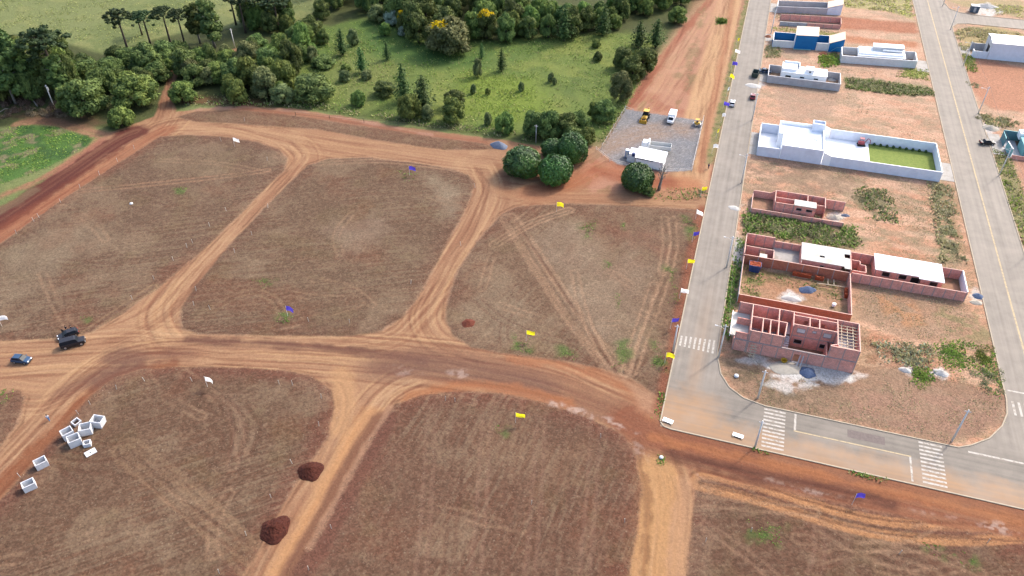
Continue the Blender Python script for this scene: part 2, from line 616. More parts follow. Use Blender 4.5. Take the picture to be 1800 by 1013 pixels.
tracks([(870, 430), (930, 395), (1000, 370)], TAN, 0.6, (-1.2, 0, 1.2))
tracks([(1235, 845), (1330, 868), (1450, 905), (1560, 930), (1680, 938), (1780, 935)], alb(206, 150, 104), 0.85, (-1.8, -1.0, 1.0, 1.8), 0.5)
tracks([(1235, 850), (1330, 874), (1450, 912), (1560, 938), (1680, 944), (1800, 950)], DRK, 0.6, (-0.2, 2.6), 0.22)
tracks([(1225, 880), (1320, 890), (1430, 900)], TAN, 0.4)
tracks([(1240, 925), (1300, 965), (1360, 1013)], alb(176, 138, 112), 0.5)
tracks([(1430, 915), (1480, 950), (1560, 985), (1640, 1010)], alb(176, 140, 112), 0.45, (-1, 1), 0.35)
tracks([(1440, 930), (1440, 980), (1430, 1013)], alb(172, 134, 112), 0.35)

# faint stray tyre marks over every lot
for i, (pp, c, dr) in enumerate(LOTS[:6]):
    xs_, ys_ = [q[0] for q in pp], [q[1] for q in pp]
    x0, x1 = max(min(xs_), 0), min(max(xs_), 1800)
    y0, y1 = max(min(ys_), 0), min(max(ys_), 1013)
    for q in range(9):
        a_ = (RNG.uniform(x0, x1), RNG.uniform(y0, y1))
        ang = RNG.uniform(0, 6.28)
        L = RNG.uniform(60, 170)
        b_ = (a_[0] + L * math.cos(ang), a_[1] + L * .6 * math.sin(ang))
        ang += RNG.uniform(-.8, .8)
        c_ = (b_[0] + L * math.cos(ang), b_[1] + L * .6 * math.sin(ang))
        if max(a_[1], b_[1], c_[1]) > 1300 or min(a_[1], b_[1], c_[1]) < 150:
            continue
        d_, s_ = line_sd(gx, gy, smooth_line([a_, b_, c_]), 5)
        jj = np.nonzero((np.abs(d_) < 2.5) & (LOT_SD[i] > .3))[0]
        for o in (-.85, .85):
            g_ = sstep(.5, .15, np.abs(d_[jj] - o + (n_sm[jj] - .5) * .6)) * sstep(.35, .65, fbm(s_[jj] / 5, d_[jj] * .2 + q, 951 + i, 2)) * .3
            colr[jj] = colr[jj] * (1 - g_[:, None]) + np.array(TAN if q % 3 else DRK) * g_[:, None]

# road surfaces with streaks along the way of travel
ROADS = [
    ([(-160, 500), (0, 398), (120, 322), (220, 258), (290, 214), (304, 160), (306, 128)], 8.5, 0.9),
    ([(220, 262), (300, 222), (400, 222), (500, 244), (600, 262), (720, 276), (840, 292), (900, 296), (960, 280)], 6, 0.75),
    ([(500, 245), (530, 272), (515, 302), (450, 370), (380, 440), (310, 515), (290, 560), (320, 605)], 6, 0.8),
    ([(400, 420), (320, 510), (260, 565), (160, 604)], 5, 0.7),
    ([(840, 285), (862, 330), (838, 390), (790, 470), (750, 540), (755, 585), (800, 618), (860, 640)], 6, 0.85),
    ([(790, 480), (735, 560), (680, 600), (560, 610)], 4, 0.7),
    ([(-160, 632), (0, 622), (200, 612), (420, 616), (640, 628), (800, 645), (950, 672), (1080, 720), (1180, 762), (1400, 822), (1640, 880), (1830, 930), (2200, 1020)], 8.0, 1.0),
    ([(330, 632), (220, 645), (150, 690), (90, 755), (20, 830), (-80, 930)], 8, 1.0),
    ([(-20, 690), (60, 700), (100, 690), (200, 640)], 6, 0.5),
    ([(760, 660), (690, 690), (635, 760), (585, 850), (530, 950), (490, 1030), (450, 1130)], 6, 1.0),
    ([(560, 650), (600, 685), (600, 740), (560, 830), (510, 900)], 4, 0.5),
    ([(1100, 745), (1140, 800), (1155, 870), (1150, 960), (1140, 1120)], 6, 0.9),
    ([(1170, 800), (1185, 870), (1178, 960), (1170, 1100)], 5, 0.5),
    ([(1275, -30), (1228, 60), (1172, 150), (1132, 200)], 8, 0.55),
    ([(1212, -10), (1180, 60), (1150, 120)], 5, 0.5),
    ([(1302, -50), (1270, 80), (1245, 200), (1228, 320)], 6, 0.7),
    ([(870, 330), (960, 346), (1060, 350), (1150, 348), (1240, 352)], 5, 0.8),
    ([(880, 350), (970, 330), (1030, 290), (1080, 262)], 6, 0.7),
]
for i, (pts, half, k) in enumerate(ROADS):
    d, s = line_sd(gx, gy, smooth_line(pts), half + 6)
    m = sstep(-1.5, 1.5, half - np.abs(d)) * ms * (1 - lotm) * sstep(0.0, 5.0, s) * sstep(0.0, 5.0, s.max() - s)
    st = fbm(d * 1.35 + (n_mid - .5) * 0.7, s * 0.035, 401 + i, 3)
    paint(m * sstep(0.53, 0.74, st), alb(214, 170, 126), 0.6 * k)
    paint(m * sstep(0.47, 0.26, st), alb(146, 94, 70), 0.62 * k)
    gz += m * 0.16 * (st - 0.5)
    ii = np.nonzero(m > 0.05)[0]
    dd, sv, mmx, nn_ = d[ii], s[ii], m[ii], n_sm[ii]
    for q in range(7):
        o = RNG.uniform(-.8, .8) * half
        wander = (fbm(sv / 22, sv * 0 + q, 611 + i, 2) - .5) * 5.0
        brk = sstep(.35, .6, fbm(sv / 9, dd * .2 + q, 711 + i, 2))
        dark_ = q % 2 == 0
        cc = np.array(alb(132, 82, 60) if dark_ else alb(222, 182, 140))
        for pm in (-.8, .8):
            g_ = sstep(.34, .12, np.abs(dd - o - wander - pm + (nn_ - .5) * .35)) * mmx * brk * .4 * k
            colr[ii] = colr[ii] * (1 - g_[:, None]) + cc * g_[:, None]
            gz[ii] -= .04 * g_

def zone(pts, half, c, k, soft=2.0, wobk=1.0, line=True, streak=True):
    if line:
        d, s = line_sd(gx, gy, smooth_line(pts), half + 10)
        m = sstep(-soft, soft, half - np.abs(d) + wob * wobk)
        if streak:
            m = m * (0.55 + 0.9 * fbm(d * 1.1, s * 0.04, 555, 3))
    else:
        m = sstep(-soft, soft, poly_sd(gx, gy, gpoly(pts)) + wob * wobk)
    paint(m * (1 - lotm * 0.85), c, k)

# dark red cutting on the left, brown damp main road, clay colours
zone([(-160, 485), (0, 385), (120, 305), (200, 250), (240, 232)], 4.2, alb(112, 62, 52), 0.95, 1.2)
zone([(-160, 530), (0, 416), (120, 340), (220, 275), (290, 228)], 3.6, alb(168, 100, 72), 0.6, 1.6)
zone([(-160, 506), (0, 399), (120, 322), (210, 262)], 1.2, alb(126, 70, 54), 0.6, 1.0)
zone([(330, 598), (480, 605), (640, 619), (740, 634)], 1.2, alb(122, 84, 70), 0.8, 1.0)
zone([(690, 642), (760, 636), (850, 650), (980, 686), (1090, 728), (1180, 768), (1300, 802)], 4.2, alb(144, 100, 80), 0.62, 2.8)
zone([(660, 648), (740, 640), (850, 655), (950, 682)], 3.0, alb(126, 94, 82), 0.5, 3)
zone([(1120, 745), (1250, 790), (1400, 832), (1600, 880), (1850, 944), (2200, 1030)], 5.5, alb(154, 94, 68), 0.7, 1.8)
zone([(1180, 800), (1300, 828), (1420, 852), (1560, 880)], 1.4, alb(98, 62, 52), 0.7, 1.2)
zone([(1150, 770), (1300, 806), (1500, 850), (1830, 925)], 1.0, alb(196, 128, 84), 0.6, 0.8)
zone([(900, 628), (1000, 645), (1080, 672), (1150, 730)], 1.6, alb(186, 120, 82), 0.6, 1.2)
zone([(720, 700), (800, 680), (900, 684), (1000, 712)], 1.4, alb(190, 122, 80), 0.6, 1.0)
zone([(300, 640), (200, 668), (120, 740), (40, 820), (-60, 930)], 1.7, alb(146, 88, 60), 0.75, 1.0)
zone([(250, 640), (150, 695), (80, 770), (0, 850)], 1.0, alb(160, 100, 68), 0.55, 0.8)
zone([(200, 625), (240, 640), (180, 670)], 2.5, alb(120, 86, 74), 0.6, 2.0)
zone([(100, 690), (230, 640), (330, 622)], 1.6, alb(128, 90, 76), 0.5, 2.0)
zone([(690, 800), (640, 870), (580, 960), (540, 1030)], 2.6, alb(146, 100, 82), 0.9, 1.0)
zone([(650, 735), (600, 830), (545, 930), (500, 1013)], 2.8, alb(214, 158, 108), 0.6, 1.2)
zone([(600, 655), (605, 700), (595, 750)], 2.2, alb(212, 164, 118), 0.6, 1.2)
zone([(1150, 840), (1160, 900), (1150, 1010)], 4.5, alb(214, 164, 112), 0.75, 2.0)
zone([(1205, 850), (1195, 930), (1190, 1010)], 1.5, alb(206, 160, 124), 0.6, 1.0)
zone([(1120, 775), (1128, 830), (1138, 900), (1130, 1010)], 0.5, alb(130, 84, 60), 0.5, 0.5)
zone([(420, 192), (560, 206), (700, 230), (850, 250)], 1.6, alb(168, 104, 82), 0.7, 2.0)
zone([(330, 194), (420, 188), (520, 196), (640, 214), (760, 238)], 0.6, alb(208, 160, 136), 0.7, 0.8, 1.2)
zone([(320, 176), (400, 178), (470, 184)], 2.5, alb(150, 100, 76), 0.6, 2.0)
zone([(940, 340), (1010, 320), (1060, 300), (1140, 318), (1210, 322)], 3.5, alb(190, 118, 82), 0.7, 3.0)
zone([(1050, 300), (1090, 312), (1180, 320)], 1.6, alb(156, 86, 62), 0.6, 2.0)
zone([(880, 335), (960, 348), (1090, 345), (1220, 345)], 2.5, alb(190, 138, 104), 0.6, 2.0)
zone([(1190, 700), (1206, 560), (1230, 420), (1236, 370)], 1.2, alb(150, 82, 60), 0.8, 1.0)
zone([(1160, 560), (1185, 470)], 2.5, alb(140, 116, 84), 0.4, 2.0)
zone([(1095, 665), (1150, 690), (1165, 740), (1120, 720)], 0, alb(200, 156, 124), 0.7, 1.5, 1.0, False)
zone([(15, 545), (40, 535), (62, 550), (50, 562), (25, 560)], 0, alb(112, 78, 62), 0.6, 1.0, 1.0, False)
zone([(35, 218), (75, 212), (130, 224), (185, 240)], 2.2, alb(186, 140, 108), 0.9, 1.0)
zone([(-140, 395), (0, 346), (80, 310), (150, 265), (175, 248)], 1.2, alb(188, 130, 104), 0.8, 1.0)
zone([(-140, 430), (0, 370), (60, 335)], 1.8, alb(138, 114, 88), 0.7, 1.0)
zone([(800, 568), (835, 556), (842, 578), (815, 584)], 0, alb(132, 66, 46), 0.75, 0.8, 0.8, False)
zone([(372, 100), (400, 92), (430, 82)], 1.6, alb(176, 134, 100), 0.9, 1.0)
zone([(0, 205), (60, 195), (120, 190), (190, 215), (130, 232), (60, 214)], 0, alb(116, 84, 66), 0.7, 2.0, 1.5, False)
road([(1160, 722), (1182, 625), (1204, 510), (1226, 405), (1236, 366)], 1.1, alb(158, 90, 66), 0.6, 1.2)
road([(672, 742), (612, 846), (564, 938), (515, 1022), (470, 1110)], 2.3, alb(128, 86, 70), 0.8, 1.2)
road([(686, 716), (640, 790), (590, 880), (545, 962)], .45, alb(200, 156, 124), 0.6, .6)
for q in range(5):
    tracks([(345 + q * 22, 690 + q * 4), (392 + q * 14, 704 + q * 8), (410 + q * 12, 750), (402 + q * 10, 800)], alb(170, 138, 112) if q % 2 else DRK, .4, (0.0,), .35)
for a_, b_, c_ in [((95, 788), (140, 796), (188, 790)), ((100, 800), (150, 812), (210, 806)), ((110, 812), (140, 828), (200, 832)), ((160, 778), (200, 782), (225, 776)), ((100, 806), (112, 830), (140, 850))]:
    tracks([a_, b_, c_], DRK, .6, (0.0,), .3)
# lime and gravel spills
for pp, k in [([(970, 708), (1010, 716), (1080, 740), (1120, 762), (1085, 752), (1030, 730)], 0.85), ([(790, 655), (822, 652), (824, 662), (796, 664)], 0.6),
              ([(690, 640), (740, 655), (700, 660)], 0.35), ([(1700, 915), (1760, 922), (1790, 938), (1750, 936)], 0.7), ([(1350, 842), (1400, 858), (1480, 870), (1420, 866)], 0.55),
              ([(1690, 912), (1650, 905), (1600, 895), (1640, 905)], 0.5), ([(1225, 830), (1240, 828), (1238, 838), (1228, 838)], 0.6), ([(1110, 775), (1122, 775), (1135, 808), (1124, 812)], 0.4)]:
    paint(sstep(-0.8, 0.6, poly_sd(gx, gy, gpoly(pp)) + wob * 0.8) * sstep(0.45, 0.62, n_sm * .6 + n_xs * .4), alb(222, 196, 180), k * .75)

# green tufts on the lots and along the street
def greenpatch(pp, k=0.8, c=None, thr=0.45):
    m = sstep(-1.2, 1.2, poly_sd(gx, gy, gpoly(pp)) + wob * 1.1) * sstep(thr, thr + 0.14, n_sm * 0.6 + n_mid * 0.4)
    paint(m, c or alb(98, 120, 60), k)
    setv(green, m, 0.8)
GREENS = [[(310, 333), (330, 331), (326, 340), (312, 340)], [(490, 552), (510, 552), (508, 568), (492, 568)], [(905, 590), (930, 598), (935, 622), (905, 618)],
          [(985, 612), (1015, 616), (1010, 634), (985, 630)], [(1080, 515), (1092, 520), (1088, 540)], [(1150, 600), (1175, 640), (1165, 655), (1148, 640)],
          [(1065, 460), (1076, 464), (1068, 482)], [(1090, 388), (1104, 392), (1098, 402)], [(1020, 395), (1045, 390), (1040, 420), (1028, 420)], [(445, 492), (480, 495), (470, 506)],
          [(1200, 380), (1222, 400), (1212, 425)], [(1180, 500), (1198, 512), (1188, 536)], [(1085, 605), (1100, 600), (1104, 625), (1085, 650)], [(0, 688), (20, 684), (22, 700), (0, 712)],
          [(700, 300), (730, 306), (725, 320), (705, 318)], [(140, 560), (160, 556), (155, 566)], [(872, 750), (895, 752), (890, 768)], [(1310, 920), (1380, 925), (1370, 960), (1320, 950)],
          [(1620, 950), (1720, 985), (1710, 1000), (1630, 975)], [(1170, 470), (1190, 480), (1180, 500)]]
DRYS = [[(1186, 122), (1198, 118), (1200, 134), (1188, 136)], [(1210, 90), (1224, 60), (1230, 90), (1216, 150), (1206, 160)], [(1226, 20), (1240, 10), (1238, 40), (1228, 50)]]
for g in DRYS:
    greenpatch(g, .5, alb(150, 134, 96), .4)
for g in GREENS:
    greenpatch(g)
VERGE = gpoly([(1318, 0), (1308, 0), (1278, 130), (1252, 225), (1240, 290), (1254, 290), (1264, 250), (1290, 135)])
mv = sstep(-0.5, 0.8, poly_sd(gx, gy, VERGE) + wob * 0.5)
paint(mv, alb(160, 152, 104), 0.85)
paint(mv * sstep(0.45, 0.6, n_sm), alb(128, 134, 78), 0.6)
GL = gpoly([(-200, 380), (0, 325), (80, 296), (150, 258), (160, 244), (100, 222), (40, 222), (0, 228), (-200, 260)])
ml = sstep(-0.8, 0.8, poly_sd(gx, gy, GL) + wob * 0.8)
paint(ml, alb(96, 134, 64))
paint(ml * sstep(0.5, 0.64, n_mid), alb(74, 108, 58), 0.8)
paint(ml * sstep(0.58, 0.68, fbm(gx / 5, gy / 5, 812, 4)), alb(176, 152, 124), 0.6)
setv(green, ml, 1.0)
cls[ml > 0.5] = 2

# gravel yard
YARD = gpoly([(1100, 192), (1236, 213), (1216, 300), (1170, 303), (1085, 288), (1052, 264), (1066, 250)])
my = sstep(-0.4, 0.4, poly_sd(gx, gy, YARD) + wob * 0.25)
paint(my, alb(152, 152, 156))
paint(my * sstep(0.45, 0.62, n_mid), alb(164, 156, 150), 0.35)
zone([(1060, 262), (1110, 240), (1150, 232), (1200, 228)], 4.5, alb(186, 152, 124), 0.6, 3.5)
zone([(1170, 225), (1200, 250), (1190, 285)], 1.2, alb(150, 148, 150), 0.5, 1.5)
paint(my * sstep(0.55, 0.75, n_xs), alb(202, 198, 196), 0.4)
setv(contrast, my, 0.6)
cls[my > 0.5] = 3

# blocks east of the street: orange soil with dry weeds
BLK = [(6.0, 112.9), (61.6, 112.9), (61.6, 460), (6.0, 460)]
BLK2 = [(73.2, 60), (700, 60), (700, 336), (73.2, 336)]
BLK3 = [(73.2, 346), (700, 346), (700, 700), (73.2, 700)]
BLK4 = [(73.2, 40), (700, 40), (700, 102), (73.2, 102)]
mb = np.zeros(NV)
for b in (BLK, BLK2, BLK3):
    mb = np.maximum(mb, sstep(-0.2, 0.2, poly_sd(gx, gy, b)))
mb[(gx > 700)] = 0
ORANGE = alb(224, 172, 138)
paint(mb, ORANGE)
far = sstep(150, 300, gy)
wk = fbm(gx / 8, gy / 4.5, 611, 4)
wk2 = fbm(gx / 3, gy / 1.8, 613, 4)
paint(mb * sstep(0.5, 0.66, n_mid), alb(212, 148, 114), 0.6)
paint(mb * sstep(0.45, 0.62, fbm(gx / 7, gy / 2.2, 617, 4)), alb(240, 198, 166), 0.6)
paint(mb * sstep(0.51, 0.62, wk) * (0.4 + 0.5 * wk2), alb(168, 152, 122), 0.85)
paint(mb * sstep(0.55, 0.66, wk2), alb(160, 146, 112), 0.5)
setv(contrast, mb, 0.8)
setv(green, mb, 0.1)
cls[mb > 0.5] = 0
def blk(pp, c, k=0.85, thr=None, soft=1.2, px=True, w=1.0):
    g = gpoly(pp) if px else pp
    m = sstep(-soft, soft, poly_sd(gx, gy, g) + wob * w)
    if thr is not None:
        m = m * sstep(thr, thr + 0.15, n_sm * 0.55 + wk2 * 0.45)
    paint(m, c, k)
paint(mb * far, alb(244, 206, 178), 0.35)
DRYG, OLIVE, BRIGHT = alb(150, 132, 102), alb(122, 124, 78), alb(122, 148, 56)
blk([(1340, 715), (1660, 780), (1772, 745), (1772, 700), (1600, 650), (1500, 640), (1360, 640), (1270, 630), (1285, 680)], alb(166, 136, 112), 0.8)
blk([(1280, 640), (1330, 650), (1420, 700), (1500, 730), (1400, 725), (1310, 700)], alb(128, 112, 88), 0.7, 0.42)
blk([(1500, 690), (1760, 700), (1770, 750), (1660, 775), (1480, 740)], alb(184, 142, 120), 0.6, 0.4)
blk([(1500, 500), (1700, 530), (1750, 610), (1600, 600), (1510, 560)], alb(182, 150, 122), 0.7)
blk([(1540, 520), (1590, 520), (1640, 580), (1560, 570)], alb(214, 156, 112), 0.7, 0.4)
blk([(1640, 540), (1730, 550), (1745, 600), (1660, 600)], alb(158, 150, 104), 0.6, 0.4)
blk([(1510, 590), (1640, 600), (1640, 650), (1520, 650)], alb(164, 116, 88), 0.6, 0.4)
blk([(1310, 280), (1500, 300), (1500, 345), (1310, 335)], alb(172, 142, 118), 0.7, 0.38)
blk([(1310, 370), (1500, 400), (1500, 440), (1310, 415)], alb(140, 128, 92), 0.85)
blk([(1500, 330), (1570, 340), (1570, 390), (1510, 370)], alb(136, 130, 96), 0.75, 0.42)
blk([(1640, 320), (1680, 330), (1700, 450), (1650, 460)], alb(150, 146, 104), 0.85, 0.38)
blk([(1360, 155), (1480, 160), (1460, 205), (1380, 215)], alb(196, 164, 140), 0.6)
blk([(1480, 135), (1630, 150), (1640, 165), (1600, 170), (1490, 155)], alb(170, 160, 118), 0.8)
blk([(1590, 120), (1630, 122), (1632, 140), (1592, 135)], alb(178, 186, 90), 0.8)
blk([(1480, 30), (1610, 40), (1615, 60), (1480, 50)], alb(190, 110, 76), 0.7)
blk([(1480, 62), (1610, 75), (1612, 85), (1490, 75)], alb(206, 132, 92), 0.7)
blk([(1485, -10), (1600, -10), (1605, 35), (1560, 20), (1485, 14)], alb(196, 190, 130), 0.8)
blk([(1690, 95), (1800, 120), (1830, 200), (1740, 190), (1700, 150)], alb(214, 152, 120), 0.85)
blk([(1680, 55), (1740, 45), (1800, 60), (1800, 75), (1700, 90)], alb(194, 176, 120), 0.8)
blk([(1745, 260), (1775, 270), (1830, 420), (1800, 440), (1760, 330)], alb(160, 156, 104), 0.85)
blk([(1785, 275), (1900, 275), (1900, 420), (1810, 380)], alb(214, 158, 130), 0.8)
blk([(1660, 0), (1700, 12), (1800, 32), (1800, 0)], alb(196, 180, 132), 0.8)
blk([(1262, 560), (1285, 470), (1300, 420), (1316, 420), (1296, 540), (1280, 600)], alb(112, 128, 70), 0.9, 0.35)
blk([(1300, 500), (1320, 470), (1480, 500), (1490, 545), (1310, 525)], alb(190, 146, 112), 0.7)
blk([(1300, 505), (1318, 470), (1345, 490), (1330, 522)], alb(128, 132, 78), 0.7, 0.4)
blk([(1340, 475), (1470, 495), (1470, 520), (1420, 505), (1350, 490)], alb(126, 118, 76), 0.75, 0.38)
blk([(1355, 50), (1480, 66), (1480, 60), (1360, 48)], alb(180, 176, 104), 0.8)
for cx_, cy_, wx, wy, k in [(1395, 642, 60, 18, 1.0), (1440, 660, 85, 22, 1.0), (1390, 676, 50, 16, 0.7), (1330, 632, 30, 10, .7), (1390, 524, 22, 9, 0.9), (1470, 382, 20, 10, 0.8), (1596, 651, 12, 7, 0.9),
                            (1655, 656, 16, 8, 0.9), (1716, 520, 16, 14, 0.8), (1734, 225, 24, 12, 0.9), (1328, 150, 18, 14, 0.95), (1293, 360, 14, 10, 0.9), (1330, 76, 18, 8, 0.95), (1345, 18, 14, 6, 0.95),
                            (1296, 440, 8, 34, 0.8), (1735, 18, 34, 14, 0.9)]:
    blk([(cx_ - wx, cy_), (cx_, cy_ - wy), (cx_ + wx, cy_), (cx_, cy_ + wy)], alb(250, 244, 236), k, 0.3, 0.8, True, 1.2)
blk([(1684, 340), (1668, 300), (1655, 330), (1690, 470), (1724, 520), (1716, 440)], alb(206, 156, 124), 0.6, 0.4)

# the streets are sheets above the ground: sink the ground under them
STREETS = [[(-2.0, 102.05), (400, 102.05), (400, 112.9), (-2.0, 112.9)], [(-2.1, 112), (6.05, 112), (6.05, 700), (-2.1, 700)], [(61.5, 112), (73.3, 112), (73.3, 700), (61.5, 700)],
           [(73, 336), (400, 336), (400, 346), (73, 346)], [(5, 112), (17, 112), (12.7, 113.6), (9.8, 115.6), (7.6, 119), (6.4, 124), (5, 126)],
           [(51, 112), (63, 112), (63, 127), (61.6, 125.7), (59.8, 121), (56.8, 117), (53, 114.3)]]
gz += (n_mid - 0.5) * 0.25 * (1 - ms) * (1 - mb) + (n_sm - .5) * 0.06
for s_ in STREETS:
    sd_ = poly_sd(gx, gy, s_)
    m = sstep(-1.6, -0.3, sd_)
    gz[:] = gz * (1 - m) + (-0.02) * m
    m = sstep(0.0, 0.4, sd_)
    gz[:] = gz * (1 - m) + (-0.14) * m
gz[:] = gz - 0.02

def ground_mat(name):
    m, nt, p = new_mat(name)
    v = geo_pos(nt)
    a = nt.nodes.new('ShaderNodeAttribute'); a.attribute_name = 'soil_colour'
    b = nt.nodes.new('ShaderNodeAttribute'); b.attribute_name = 'grain'
    sep = nt.nodes.new('ShaderNodeSeparateColor')
    nt.links.new(b.outputs['Color'], sep.inputs[0])
    con, grn = sep.outputs[0], sep.outputs[1]
    n1 = fbm_nodes(nt, v, 3.0, 6, 0.85)
    vc = nt.nodes.new('ShaderNodeTexVoronoi'); vc.inputs['Scale'].default_value = 3.4; nt.links.new(v, vc.inputs['Vector'])
    sc_ = nt.nodes.new('ShaderNodeSeparateColor'); nt.links.new(vc.outputs['Color'], sc_.inputs[0])
    n2 = maprange(nt, sc_.outputs[0], 0, 1, 0.30, 0.70)
    s = math_node(nt, 'ADD', math_node(nt, 'MULTIPLY', n1, 0.55), math_node(nt, 'MULTIPLY', n2, 0.45))
    dv = math_node(nt, 'MULTIPLY', math_node(nt, 'SUBTRACT', s, 0.5), math_node(nt, 'MULTIPLY', con, 3.4))
    f = math_node(nt, 'ADD', 1.0, dv)
    f = math_node(nt, 'MAXIMUM', math_node(nt, 'MINIMUM', f, 1.9), 0.35)
    mul = nt.nodes.new('ShaderNodeVectorMath'); mul.operation = 'SCALE'
    nt.links.new(a.outputs['Color'], mul.inputs[0]); nt.links.new(f, mul.inputs['Scale'])
    # loose straw flecks on stubble, darker tussocks on grass
    vo = nt.nodes.new('ShaderNodeTexVoronoi'); vo.inputs['Scale'].default_value = 1.15
    nt.links.new(v, vo.inputs['Vector'])
    fl = math_node(nt, 'MULTIPLY', maprange(nt, vo.outputs['Distance'], 0.04, 0.24, 1, 0), math_node(nt, 'MULTIPLY', math_node(nt, 'MULTIPLY', con, 0.6), maprange(nt, fbm_nodes(nt, v, 0.35, 3, .6), .42, .62, 0, 1)), clamp=True)
    c = mixcol(nt, fl, mul.outputs[0], alb(206, 186, 160))
    g = fbm_nodes(nt, v, 0.9, 4, 0.7)
    gg = math_node(nt, 'MULTIPLY', math_node(nt, 'MULTIPLY', maprange(nt, g, 0.5, 0.66, 0, 1), grn), 0.45, clamp=True)
    c = mixcol(nt, gg, c, alb(72, 92, 46))
    nt.links.new(c, p.inputs['Base Color'])
    p.inputs['Roughness'].default_value = 0.95
    p.inputs['Specular IOR Level'].default_value = 0.15
    bp = nt.nodes.new('ShaderNodeBump'); bp.inputs['Strength'].default_value = 0.9; bp.inputs['Distance'].default_value = 0.16
    nt.links.new(math_node(nt, 'MULTIPLY', s, math_node(nt, 'ADD', con, 0.2)), bp.inputs['Height'])
    nt.links.new(bp.outputs[0], p.inputs['Normal'])
    return m
GMAT = ground_mat('soil_and_grass')

nr, nc = GD.shape
idx = np.arange(NV).reshape(nr, nc)
quads = np.stack([idx[:-1, :-1], idx[:-1, 1:], idx[1:, 1:], idx[1:, :-1]], -1).reshape(-1, 4)
qcls = np.maximum(cls[quads[:, 0]], cls[quads[:, 2]])
def ground_part(name, q):
    used, inv = np.unique(q.ravel(), return_inverse=True)
    me = bpy.data.meshes.new(name)
    me.vertices.add(len(used))
    me.vertices.foreach_set('co', np.stack([gx[used], gy[used], gz[used]], -1).ravel().astype(np.float32))
    me.loops.add(len(inv)); me.loops.foreach_set('vertex_index', inv.astype(np.int32))
    me.polygons.add(len(q)); me.polygons.foreach_set('loop_start', (np.arange(len(q)) * 4).astype(np.int32))
    me.update(calc_edges=True)
    me.polygons.foreach_set('use_smooth', np.ones(len(q), bool))
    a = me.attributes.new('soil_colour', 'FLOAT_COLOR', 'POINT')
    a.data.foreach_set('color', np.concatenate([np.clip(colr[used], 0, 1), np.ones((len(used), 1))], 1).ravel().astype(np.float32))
    b = me.attributes.new('grain', 'FLOAT_COLOR', 'POINT')
    b.data.foreach_set('color', np.stack([contrast[used], green[used], np.zeros(len(used)), np.ones(len(used))], 1).ravel().astype(np.float32))
    me.materials.append(GMAT)
    o = bpy.data.objects.new(name, me)
    COL.objects.link(o)
    tag(o, kind='structure')
    return o
for nm, k in (('ground', 0), ('dirt_road', 1), ('meadow', 2), ('gravel_yard', 3)):
    ground_part(nm, quads[qcls == k])
